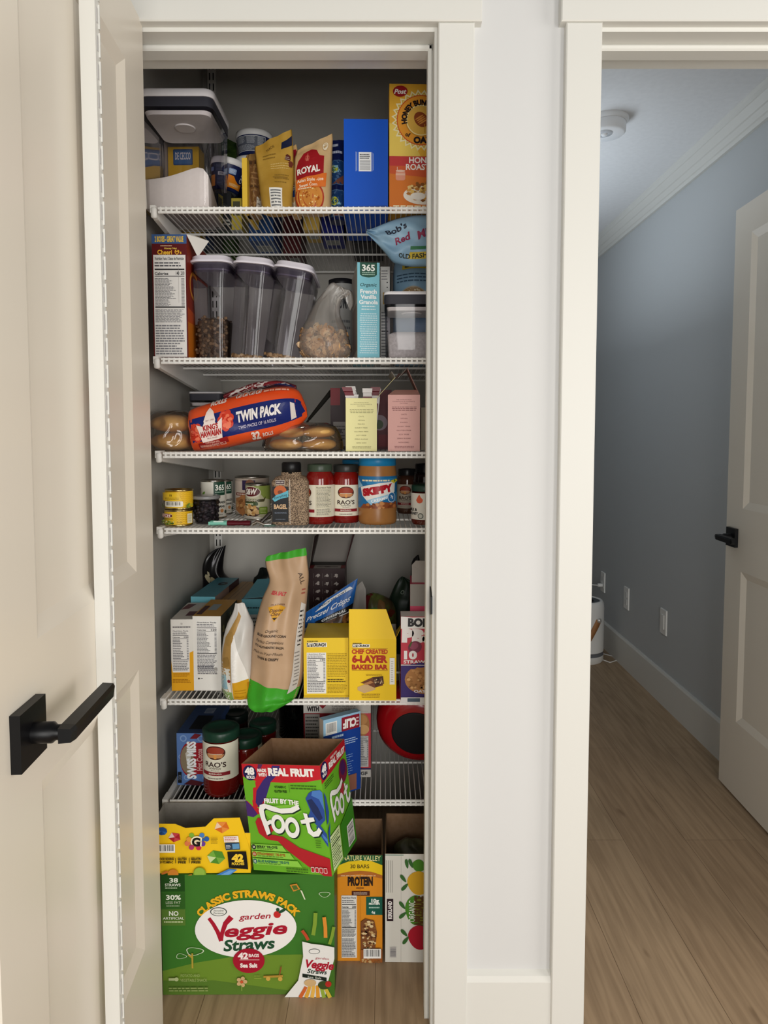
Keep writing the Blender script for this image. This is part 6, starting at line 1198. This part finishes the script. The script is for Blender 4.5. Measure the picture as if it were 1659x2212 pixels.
a.ell(.503, .293, .092, .103, 'A2132C'); a.text('42', .470, .335, .048, 'F2E6E2', wid=.06, bold=.05); a.text('BAGS', .533, .338, .025, 'F2E6E2', wid=.06, bold=.03); a.rect(.45, .30, .565, .304, 'E6C4C0'); a.text('Sea Salt', .503, .256, .032, 'F2E6E2', wid=.10, bold=.05)
# drawn clouds, tree, kite, wagon, flower
def outline(cx, cy, rx, ry, cc, n=10, ph=0):
    k = a.k
    for i in range(40):
        a0, a1 = 6.283 * i / 40, 6.283 * (i + 1) / 40; q = lambda t: (1 + .12 * math.sin(3 * t + ph))
        p0 = (cx + rx * q(a0) * math.cos(a0), cy + ry * q(a0) * math.sin(a0)); p1 = (cx + rx * q(a1) * math.cos(a1), cy + ry * q(a1) * math.sin(a1)); s_ = .88
        a.emit([p0, p1, (cx + (p1[0] - cx) * s_, cy + (p1[1] - cy) * s_), (cx + (p0[0] - cx) * s_, cy + (p0[1] - cy) * s_)], [(0, 1, 2, 3)], cc, k)
    a.k += 1
outline(.190, .375, .050, .033, 'C9D6BA', ph=1); outline(.112, .335, .030, .021, 'C9D6BA', ph=2); outline(.945, .845, .032, .022, 'C9D6BA', ph=0)
a.rect(.172, .235, .182, .36, 'B09A3A'); a.poly([(.172, .32), (.150, .345), (.154, .35), (.176, .335)], 'B09A3A'); a.poly([(.745, .925), (.785, .935), (.805, .89), (.765, .87)], 'C9862E'); a.poly([(.755, .918), (.782, .923), (.795, .89), (.768, .882)], '4A6A2A'); a.poly([(.805, .882), (.815, .878), (.835, .805), (.828, .805)], 'D9DCC0')
a.poly([(.588, .172), (.70, .178), (.70, .160), (.588, .155)], 'B08A36'); a.circ(.615, .148, .013, 'C9A24A'); a.circ(.685, .146, .013, 'C9A24A'); a.poly([(.685, .18), (.695, .25), (.688, .25), (.678, .18)], '8A4A2A'); a.lines(.535, .145, .58, .18, 2, '9AAC4A', .3, 2)
for i in range(5): a.ell(.462 + .02 * math.cos(1.257 * i), .125 + .028 * math.sin(1.257 * i), .012, .016, 'C9A878', 1.257 * i)
a.circ(.462, .125, .009, 'C9552E'); a.rect(.460, .05, .464, .10, '8FA64A'); a.text('POTATO AND', .165, .180, .022, '9AAA6A', wid=.11); a.text('VEGETABLE SNACK', .185, .142, .024, '9AAA6A', wid=.155); a.circ(.085, .15, .012, 'B4BE8A'); a.rect(.04, .14, .075, .16, 'B4BE8A'); a.lines(.04, .045, .28, .085, 2, '8A9A5A', .5, 4)
# bag drawn at the right with straws
for (x0, y0, x1, y1, w, cc) in ((.893, .70, .878, .515, .022, '7E9A34'), (.942, .665, .950, .495, .021, 'D98A32'), (.815, .555, .850, .475, .018, 'B8482A'), (.998, .585, .972, .44, .018, '7E9A34')): arcpoly([(x0, y0), ((x0 + x1) / 2 + .003, (y0 + y1) / 2), (x1, y1)], w, w, cc)
a.poly([(.815, .465), (.87, .445), (.93, .435), (1, .415), (1, .0), (.71, .0), (.79, .14), (.82, .34)], 'E4E3DF'); a.poly([(1, .32), (1, .0), (.945, .0), (.965, .14)], '3F6A22'); a.text('Veggie', .915, .272, .062, RED, wid=.165, shear=.2, bold=.04, rot=-.10); a.text('garden', .93, .325, .018, RED, wid=.08, shear=.2, rot=-.1); a.text('Straws', .90, .215, .035, '2A3A30', wid=.115, shear=.2, bold=.02, rot=-.08); a.poly([(.815, .20), (.955, .165), (.955, .135), (.815, .17)], '16221A'); a.text('Sea Salt', .885, .167, .016, 'D9DCD2', wid=.08, rot=-.12); a.ell(.885, .385, .032, .022, '2A3A30'); a.ell(.885, .385, .029, .018, 'E4E3DF')
for i, cc in enumerate(('C9622E', 'D9A23A', 'E0B050', 'D9952E', '8FA63A', 'C9B03C')): arcpoly([(.80 + .035 * i, .0), (.825 + .026 * i, .06), (.835 + .022 * i, .11 - .01 * abs(i - 2))], .022, .018, cc)
a.ell(.94, .105, .035, .035, '3A4A22'); a.circ(.965, .115, .018, 'B02A22'); a.ell(.86, .125, .035, .03, 'C9A878'); c.done()
# yellow pouch carton on top of it
Yy = 1.4805; zy = zv + .0014
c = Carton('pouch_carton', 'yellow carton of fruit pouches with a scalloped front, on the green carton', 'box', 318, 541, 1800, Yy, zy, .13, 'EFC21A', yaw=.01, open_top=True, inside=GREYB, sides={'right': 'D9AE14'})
w, h, d = c.w, c.h, c.d; kz = lambda py: at(430, py, Yy).z - zy; kx = lambda px: (px - 318) / 223.0
H2 = kz(1766); fm = MB()
out = [(0, 0), (1, 0), (1, kz(1838) / H2), (kx(519), 1.0), (kx(463), kz(1767.5) / H2), (kx(445), kz(1785) / H2), (kx(402), kz(1788) / H2), (kx(380), kz(1779) / H2), (kx(300), kz(1778) / H2)]
out[-1] = (0, kz(1778) / H2)
pts = [Vector(((u - .5) * w, -.0016, v * H2)) for u, v in out]
tri = tessellate_polygon([[Vector((p.x, p.z, 0)) for p in pts]]); YM = mat('EFC21A', .45)
fm.add(pts, [tuple(t) for t in tri], YM); fm.add([p + Vector((0, .0012, 0)) for p in pts], [tuple(t) for t in tri], GREYB)
for i in range(len(pts)): j = (i + 1) % len(pts); fm.add([pts[i], pts[j], pts[j] + Vector((0, .0012, 0)), pts[i] + Vector((0, .0012, 0))], [(0, 1, 2, 3)], YM)
a = Art(fm, lambda u, v, o: Vector(((u - .5) * w, -.0017 - o, max(v, .004) * H2)), w, H2, 0, .45)
def cv(cx, cy): return kx(330 + cx / 5.35), kz(1740 + cy / 5.35) / H2      # reading off the photograph of this face
def gem(cx, cy, r_, cs, n=6, sd=0):
    P0 = [cv(cx + r_ * math.cos(6.283 * i / n + sd), cy + r_ * .8 * math.sin(6.283 * i / n + sd)) for i in range(n)]; a.poly(P0, cs[0]); m0 = cv(cx, cy); a.poly([P0[0], P0[1], m0], cs[1]); a.poly([P0[2], P0[3], m0], cs[2]); a.poly([P0[3], P0[4], m0], cs[1])
gem(805, 245, 90, ('D2691E', 'E08A3A', 'E9C8A8'), 5, .3); gem(262, 358, 74, ('A81E2A', 'C4404A', 'E0C4BC'), 5, .5); gem(735, 590, 104, ('4E8A2A', '74A83E', 'C9D9A0'), 6, .2); gem(120, 285, 60, ('1E4A8A', '2E66A8', '1A3E74'), 8, .2)
for ang, L, cc in ((2.2, 95, '7FB03A'), (.9, 100, '4A7EC0'), (.25, 120, '2A5EA8'), (-.45, 80, '6A3E9A'), (-1.3, 90, 'C4304A'), (-2.2, 100, 'B03A6A'), (-2.9, 110, 'D9784A'), (2.8, 90, 'E09A3A')):
    x1, y1 = 515 + L * math.cos(ang), 400 - L * .85 * math.sin(ang); p0 = cv(515, 400); p1 = cv(x1, y1); n_ = Vector((-(p1[1] - p0[1]), p1[0] - p0[0])); n_ = n_.normalized() * .028
    a.poly([(p0[0] + n_.x, p0[1] + n_.y), (p0[0] - n_.x, p0[1] - n_.y), (p1[0] - n_.x * .7, p1[1] - n_.y * .7), (p1[0] + n_.x * .7, p1[1] + n_.y * .7)], cc); a.circ(p1[0], p1[1], .025, cc)
q = cv(515, 400); a.circ(q[0], q[1], .055, 'B04A5A'); q = cv(512, 402); a.text('G', q[0], q[1], .15, 'F0E6C0', bold=.14, rot=-.1); a.text('G', q[0], q[1], .14, '14120E', bold=.05, rot=-.1)
q0, q1 = cv(870, 720), cv(1100, 520); a.poly([cv(868, 520), cv(1085, 515), cv(1106, 722), cv(885, 700)], '12110E'); q = cv(985, 590); a.text('42', q[0], q[1], .12, 'EFC83A', wid=.115, bold=.07); q = cv(990, 655); a.text('POUCHES', q[0], q[1], .045, 'EFC83A', wid=.12, bold=.04)
a.poly([cv(828, 340), cv(995, 335), cv(1005, 405), cv(835, 408)], 'EAE6E2'); (x0, y0), (x1, y1) = cv(840, 400), cv(985, 345); a.lines(x0, y0, x1, y1, 3, 'C47A74', .5, 3); a.poly([cv(840, 415), cv(1008, 410), cv(1018, 490), cv(852, 498)], '2A3E54'); a.poly([cv(925, 425), cv(1005, 420), cv(1010, 480), cv(932, 484)], '5E94BE'); (x0, y0), (x1, y1) = cv(856, 480), cv(915, 435); a.lines(x0, y0, x1, y1, 3, 'DDE2E6', .4, 2)
(x0, y0), (x1, y1) = cv(60, 520), cv(270, 425); a.barcode(x0, y0, x1, y1, 7)
for i, (t0_, t1_, xx, wd) in enumerate((('GOOD SOURCE', 'OF VITAMIN-C', 165, .15), ('GLUTEN', 'FREE', 350, .085), ('GELATIN', 'FREE', 510, .10))):
    q = cv(xx, 592); a.text(t0_, q[0], q[1], .040, '2A2410', wid=wd, bold=.05); q = cv(xx, 630); a.text(t1_, q[0], q[1], .040, '2A2410', wid=wd * .9, bold=.05)
for xx in (275, 432): (x0, y0), (x1, y1) = cv(xx - 3, 640), cv(xx + 4, 580); a.rect(x0, y0, x1, y1, '2A2410')
q = cv(245, 768); a.circ(q[0], q[1], .052, 'D2822E'); q = cv(550, 758); a.circ(q[0], q[1], .062, '7AA22E'); q = cv(548, 750); a.circ(q[0], q[1], .05, '8FB444'); a.poly([cv(740, 800), cv(890, 705), cv(985, 715), cv(900, 800)], '3E7EC4'); a.poly([cv(790, 795), cv(900, 720), cv(960, 722), cv(880, 795)], '6AA0DA'); a.ell(*cv(150, 745), .035, .02, 'C9702A', .4); a.ell(*cv(420, 785), .04, .018, 'D2822E', .4); q = cv(733, 385); a.lines(q[0] - .04, q[1] - .05, q[0] + .03, q[1] + .07, 5, '8A6E14', .35, 3)
o = fm.build('front_panel', c.root); o['label'] = 'scalloped yellow front panel'
c.done()
# open fruit-roll box, tilted against the yellow carton
FW, FD, FH = .1888, .1429, .2369
root = thing('fruit_roll_box', 'open green and red fruit-roll box tilted on top of the green carton', 'box', (-.1988, 1.4496, .3005), (0, 0, 0))
yaw_, pit_, rol_ = -.3141, -.016, -.1257
Mr = Matrix.Rotation(yaw_, 4, 'Z') @ Matrix.Rotation(pit_, 4, 'X') @ Matrix.Rotation(rol_, 4, 'Y'); root.rotation_euler = Mr.to_euler()
b = MB(); w, d, h = FW, FD, FH; G = '6CB32A'
q8 = [(-w / 2, 0, 0), (w / 2, 0, 0), (w / 2, d, 0), (-w / 2, d, 0), (-w / 2, 0, h), (w / 2, 0, h), (w / 2, d, h), (-w / 2, d, h)]
b.add(q8, [(0, 3, 2, 1), (0, 1, 5, 4), (1, 2, 6, 5), (2, 3, 7, 6), (3, 0, 4, 7)], mat(G, .42)); t = .0016
c8 = [(-w / 2 + t, t, .004), (w / 2 - t, t, .004), (w / 2 - t, d - t, .004), (-w / 2 + t, d - t, .004), (-w / 2 + t, t, h), (w / 2 - t, t, h), (w / 2 - t, d - t, h), (-w / 2 + t, d - t, h)]
for f in ((0, 1, 2, 3), (0, 4, 5, 1), (1, 5, 6, 2), (2, 6, 7, 3), (3, 7, 4, 0)): b.add(c8, [f], KRAFT)
for i in range(4): j = (i + 1) % 4; b.add([q8[4 + i], q8[4 + j], c8[4 + j], c8[4 + i]], [(0, 1, 2, 3)], KRAFT)
a = Art(b, face_S(w, d, h, 'front'), w, h, 0, .42); V = lambda pts: [(x, 1 - y) for x, y in pts]
a.poly(V([(0, 0), (1, 0), (1, .125), (.8, .155), (.55, .168), (.36, .165), (.30, .26), (.24, .38), (.20, .46), (.10, .48), (.0, .42), (.0, .35), (.10, .34), (.12, .20), (.02, .19), (.17, .16), (.0, .12)]), 'C4212E')
a.poly(V([(0, .16), (.155, .155), (.155, .215), (.085, .23), (.09, .40), (.0, .33)]), '6CB32A'); a.poly(V([(.40, .01), (.50, .01), (.46, .09), (.36, .16), (.28, .30), (.17, .41), (.13, .36), (.16, .25), (.26, .15), (.36, .08)]), '3A2A72'); a.poly(V([(0, .34), (.08, .40), (.14, .47), (.08, .50), (.0, .49)]), '4A2A72'); a.poly(V([(.22, .0), (.28, .0), (.24, .05), (.20, .06)]), '5A2A5A')
a.circ(.099, 1 - .0825, .088, '1C1A4E', 32); a.text('48', .099, 1 - .066, .062, 'F4F2F0', wid=.125, bold=.06); a.text('ROLLS', .105, 1 - .122, .026, 'F4F2F0', wid=.105, bold=.05); a.text('MADE', .262, 1 - .055, .028, 'F4E6E2', wid=.115, bold=.06); a.text('WITH', .264, 1 - .096, .028, 'F4E6E2', wid=.11, bold=.06); a.text('REAL FRUIT', .635, 1 - .066, .064, 'F6F2EE', wid=.585, bold=.06)
a.text('VITAMIN C', .475, 1 - .205, .020, '2A4A12', wid=.15, bold=.04); a.text('GLUTEN FREE', .475, 1 - .245, .020, '2A4A12', wid=.16, bold=.04); a.rect(.59, 1 - .25, .594, 1 - .18, '3E6A1E'); a.lines(.61, 1 - .225, .95, 1 - .175, 2, '3E6A1E', .4, 3)
def foot(a, col0, dx, dy, sw=1.0):
    T = lambda pts: [(x + dx, 1 - y - dy) for x, y in pts]
    a.poly(T([(.185, .50), (.17, .43), (.19, .375), (.25, .36), (.33, .375), (.45, .40), (.58, .39), (.68, .355), (.70, .395), (.60, .435), (.46, .445), (.33, .425), (.26, .405), (.235, .42), (.245, .50), (.262, .525), (.31, .505), (.325, .54), (.27, .56), (.29, .635), (.24, .655)]), col0)
    for (cx, cy, rx, ry) in ((.40, .545, .088, .088), (.575, .57, .092, .096)):
        n = 30; k = a.k
        for i in range(n):
            a0, a1 = 6.283 * i / n, 6.283 * (i + 1) / n; f = .52
            q = T([(cx + rx * math.cos(a0), cy + ry * math.sin(a0)), (cx + rx * math.cos(a1), cy + ry * math.sin(a1)), (cx + rx * f * math.cos(a1), cy + ry * f * math.sin(a1)), (cx + rx * f * math.cos(a0), cy + ry * f * math.sin(a0))])
            a.emit(q, [(0, 1, 2, 3)], col0, k)
        a.k += 1
    a.poly(T([(.735, .43), (.785, .435), (.79, .47), (.86, .465), (.87, .50), (.80, .515), (.81, .57), (.84, .60), (.88, .585), (.91, .555), (.945, .585), (.90, .635), (.83, .645), (.77, .61), (.755, .525), (.70, .53), (.69, .50), (.75, .485)]), col0)
a.poly(V([(.102, .54), (.14, .50), (.19, .50), (.32, .56), (.33, .61), (.27, .65), (.44, .664), (.634, .757), (1, .84), (1, 1), (.90, 1), (.711, .92), (.473, .787), (.37, .71), (.227, .698), (.132, .645)]), 'B4222C'); a.poly(V([(.15, .40), (.68, .35), (.72, .42), (.52, .50), (.30, .50)]), '7FC23A')
a.poly(V([(.783, .301), (.83, .25), (.879, .226), (.974, .218), (1, .24), (1, .487), (.907, .558), (.86, .52), (.788, .462), (.828, .409)]), '2E4E9A'); a.poly(V([(.879, .226), (.974, .218), (1, .24), (1, .40), (.95, .30), (.86, .27)]), '4E7EC4'); a.poly(V([(.80, .315), (.86, .30), (.93, .38), (.97, .47), (.92, .50), (.85, .42)]), '22305E'); a.poly(V([(.877, .552), (.93, .54), (1, .62), (1, .736), (.89, .595)]), '2E4E9A'); a.poly(V([(.93, .60), (1, .66), (1, .70), (.95, .65)]), '4E7EC4')
foot(a, '16301E', .012, .012); foot(a, 'F4F4F0', 0, 0)
a.text('FRUIT BY THE', .475, 1 - .330, .040, 'F2F4EA', wid=.44, bold=.05, rot=-.03, warp=lambda X, Yq: (X, Yq - 1.2 * X * X))
for i, (y, cc, t_, wd) in enumerate(((.77, '1E2A1E', 'BERRY TIE-DYE', .27), (.835, 'A84A1E', 'STRAWBERRY TIE-DYE', .36), (.902, '2A6A5E', 'BLUE RASPBERRY TIE-DYE', .40))):
    a.poly(V([(.02, y - .028), (.42 + .09 * i, y - .028), (.47 + .09 * i, y + .028), (.02, y + .028)]), '8FCF4A'); a.circ(.05, 1 - y, .030, cc); a.text(str((24, 12, 12)[i]), .05, 1 - y, .02, 'E9F2D9', wid=.03, bold=.03); a.text(t_, .09, 1 - y + .006, .021, cc, wid=wd, bold=.04, align='l'); a.lines(.09, 1 - y - .022, .09 + wd * .95, 1 - y - .008, 1, '5A8A34', .5, i)
for i in range(4): a.rrect(.76 + .053 * i, .035, .803 + .053 * i, .085, .01, 'E9C8C4'); a.rrect(.766 + .053 * i, .04, .797 + .053 * i, .078, .008, 'B4222C')
a.lines(.45, .02, .74, .07, 2, '3E6A1E', .4, 3); a.lines(.86, .26, .93, .34, 4, '3E6A1E', .35, 3)
a = Art(b, face_S(w, d, h, 'right'), d, h, 0, .42)
a.poly([(0, 1), (1, 1), (1, .88), (.75, .86), (.4, .84), (0, .83)], 'B81E2A'); a.circ(.13, .92, .13, '1C1A4E', 30); a.text('48', .13, .94, .06, 'F4F2F0', wid=.17, bold=.06); a.text('ROLLS', .13, .885, .025, 'F4F2F0', wid=.15, bold=.05); a.text('MADE WITH', .52, .965, .02, 'F4E6E2', wid=.26, bold=.04); a.text('REAL FRUIT', .63, .915, .05, 'F6F2EE', wid=.66, bold=.06)
a.ell(.80, .74, .17, .11, '7A1E3A', .2); a.ell(.80, .77, .10, .07, '4A1E5A', .2); a.poly([(.62, .68), (.78, .62), (.70, .52), (.60, .58)], 'B02A3A'); a.lines(.08, .76, .45, .82, 3, '3E6A1E', .4, 3)
foot(a, '16301E', .035, -.045); foot(a, 'F4F4F0', .02, -.055)
a.poly([(0, .76), (.06, .70), (.10, .55), (.05, .48), (0, .46)], '2E4E9A'); a.poly([(0, .40), (.10, .46), (.02, .30), (0, .30)], '2E4E9A'); a.poly([(.45, .32), (1, .42), (1, .0), (.45, .0)], '3E8A22'); a.rect(.03, .03, .40, .34, 'CFE2A8'); a.lines(.05, .05, .38, .32, 12, '3A5226', .4, 3); a.rect(.05, .24, .38, .25, '2A3A1E'); a.rect(.05, .15, .38, .156, '2A3A1E'); a.barcode(.66, .04, .93, .24, 5, across=True)
b.build('carton', root)
# granola-bar display box and apple-sauce carton
Yn = yz(777, 2076, 0); dn = yz(777, 1768, at(777, 1847, Yn).z) - Yn
c = Carton('bar_carton', 'orange and green granola bar display box open at the top, on the pantry floor', 'box', 729, 826, 1847, Yn, .0006, dn, 'DE8E22', open_top=True, inside=KRAFT, sides={'left': '8A6A2A', 'right': 'B9741E'}, yaw=.0); a = c.art()
a.poly([(0, 1), (1, 1), (1, .905), (.75, .945), (.5, .95), (.25, .94), (0, .90)], '1E5A34'); a.poly([(0, .90), (.25, .94), (.5, .95), (.75, .945), (1, .905), (1, .81), (.75, .845), (.5, .852), (.25, .845), (0, .82)], 'EBC61E'); a.text('NATURE VALLEY', .54, .972, .046, 'E6DC9A', wid=.84, bold=.01, rot=-.02); a.text('30 BARS', .5, .895, .034, '5A4A12', wid=.42, bold=.02)
a.poly([(0, .82), (.25, .845), (.5, .852), (.75, .845), (1, .81), (1, .78), (.5, .825), (0, .79)], 'B46A2A'); a.lines(.08, .80, .9, .815, 1, 'E0B48A', .6, 3); a.text('PROTEIN', .51, .755, .075, '2A1A14', wid=.56, bold=.06); a.rect(.32, .62, .72, .665, '4A1F16'); a.lines(.36, .63, .68, .655, 2, 'D9C4B4', .4, 3); a.lines(.42, .685, .6, .70, 1, '6A3A1E', .6, 3); a.rect(.64, .44, 1, .61, '155A48'); a.text('10g', .84, .575, .032, 'EEF2EC', wid=.17, bold=.05); a.text('PROTEIN', .82, .545, .018, 'EEF2EC', wid=.24, bold=.04); a.lines(.7, .50, .95, .52, 1, 'A9C9BC', .6, 3); a.text('6g', .80, .468, .022, 'EEF2EC', wid=.08, bold=.03)
a.facts(.09, .035, .43, .625, 'E2DFDA', '2C2B2D', cal='200', rows=14, tail=.30); a.poly([(.52, .38), (.62, .41), (.82, .39), (.88, .28), (.84, .12), (.52, .12)], '7A4A2A'); a.crumbs(.70, .26, .16, .13, 80, ['C4A06A', '8A5A32', 'E0C89A', '5A3420'], .035, 5); a.rect(.0, 0, 1, .03, 'B4601E') if False else None; a.rect(.52, .0, 1, .12, '9A5A2A'); a.crumbs(.75, .02, .2, .03, 20, ['C4A06A', '8A5A32'], .03, 3); a.barcode(.58, .045, .97, .135, 9); a.rect(.505, .0, .512, .85, 'B8741A')
c.done()
Yk = yz(875, 2079, 0); dk = yz(875, 1757, at(875, 1845, Yk).z) - Yk
c = Carton('sauce_carton', 'white applesauce carton with sideways fruit drawings, right end of the pantry floor', 'box', 832, 945, 1845, Yk, .0006, dk, 'E2DFD6', open_top=True, inside=KRAFT, sides={'left': 'B9B4A8'}, yaw=-.015); a = c.art(); k = lambda px, py: ((px - 833) / 112.0, 1 - (py - 1845) / 234.0); K = lambda cx, cy: k(700 + cx / 4.6875, 1740 + cy / 4.6875)
a.rect(.30, .0, .306, 1, 'B9B5AC'); a.rect(.0, .985, .35, .995, '8FA69A'); (x0, y0), (x1, y1) = K(640, 1170), K(705, 945); a.rect(x0, y0, x1, y1, '2A1620'); q = K(672, 1058); a.text('KIRKLAND', q[0], q[1], .032, 'F0EAE8', rot=math.pi / 2, wid=.80 * (y1 - y0) * c.h / c.w, bold=.05)
for i in range(4): (x0, y0), (x1, y1) = K(632 + 20 * i, 880), K(638 + 20 * i, 555); a.rect(x0, y0, x1 - .002, y1, '9A968E')
(x0, y0), (x1, y1) = K(668, 1540), K(738, 1430); a.barcode(x0, y0, x1, y1, 4, across=True, bgc='CFCBC6', ink='4A4656')
def blobp(pts, cc): a.poly([K(x, y) for x, y in pts], cc)
def leaf(x, y, ang, L=95, W=34, cc='3A6A32'):
    P_ = []
    for i in range(12):
        t = 6.283 * i / 12; X_ = L / 2 * math.cos(t); Y_ = W / 2 * math.sin(t) * (1 - .35 * math.cos(t)); P_.append((x + X_ * math.cos(ang) - Y_ * math.sin(ang), y + X_ * math.sin(ang) + Y_ * math.cos(ang)))
    blobp(P_, cc)
def apple(cx, cy, rx, ry, cc): blobp([(cx + rx * math.cos(6.283 * i / 26) * (1 + .10 * math.sin(2 * 6.283 * i / 26 + .5)), cy + ry * math.sin(6.283 * i / 26)) for i in range(26)], cc)
apple(960, 605, 62, 62, '4E8A2A'); apple(960, 780, 110, 120, 'D9A82A'); apple(930, 1055, 100, 150, '4E8A2A'); apple(990, 1060, 75, 140, '7E7A2A'); apple(975, 1330, 115, 125, 'B01A2E')
for (x, y, an) in ((805, 735, .9), (820, 820, -.8), (795, 1005, .9), (800, 1105, -.7), (815, 1285, .8), (830, 1360, -.9), (840, 585, 1.4), (880, 580, 1.2)): leaf(x, y, an)
q = K(893, 1060); a.text('ORGANIC', q[0], q[1], .055, 'E6E8DA', rot=math.pi / 2, wid=.42, bold=.02); q = K(962, 1060); a.text('APPLESAUCE', q[0], q[1], .075, '5A3A1A', rot=math.pi / 2, wid=.60, bold=.05); q = K(1010, 1200); a.rect(q[0] - .01, q[1] - .2, q[0] + .03, q[1] + .15, '8A8A8C')
c.done()
p = Pouch([(850, 1870, 940, 1870, .05), (848, 1845, 942, 1845, .07), (850, 1828, 936, 1828, .05), (862, 1818, 915, 1816, .03), (875, 1812, 900, 1811, .006)], Yk + .12, noisy('olive_film', '3A3A26', '5E5E44', 40, .35), wr=.010, seed=9)
b0 = min(v.z for v in p.mb.v)
for v in p.mb.v:
    if v.z < b0 + .02: v.z = .0052
p.solo('olive_bag', 'dark olive crumpled bag inside the white applesauce carton', 'bag')
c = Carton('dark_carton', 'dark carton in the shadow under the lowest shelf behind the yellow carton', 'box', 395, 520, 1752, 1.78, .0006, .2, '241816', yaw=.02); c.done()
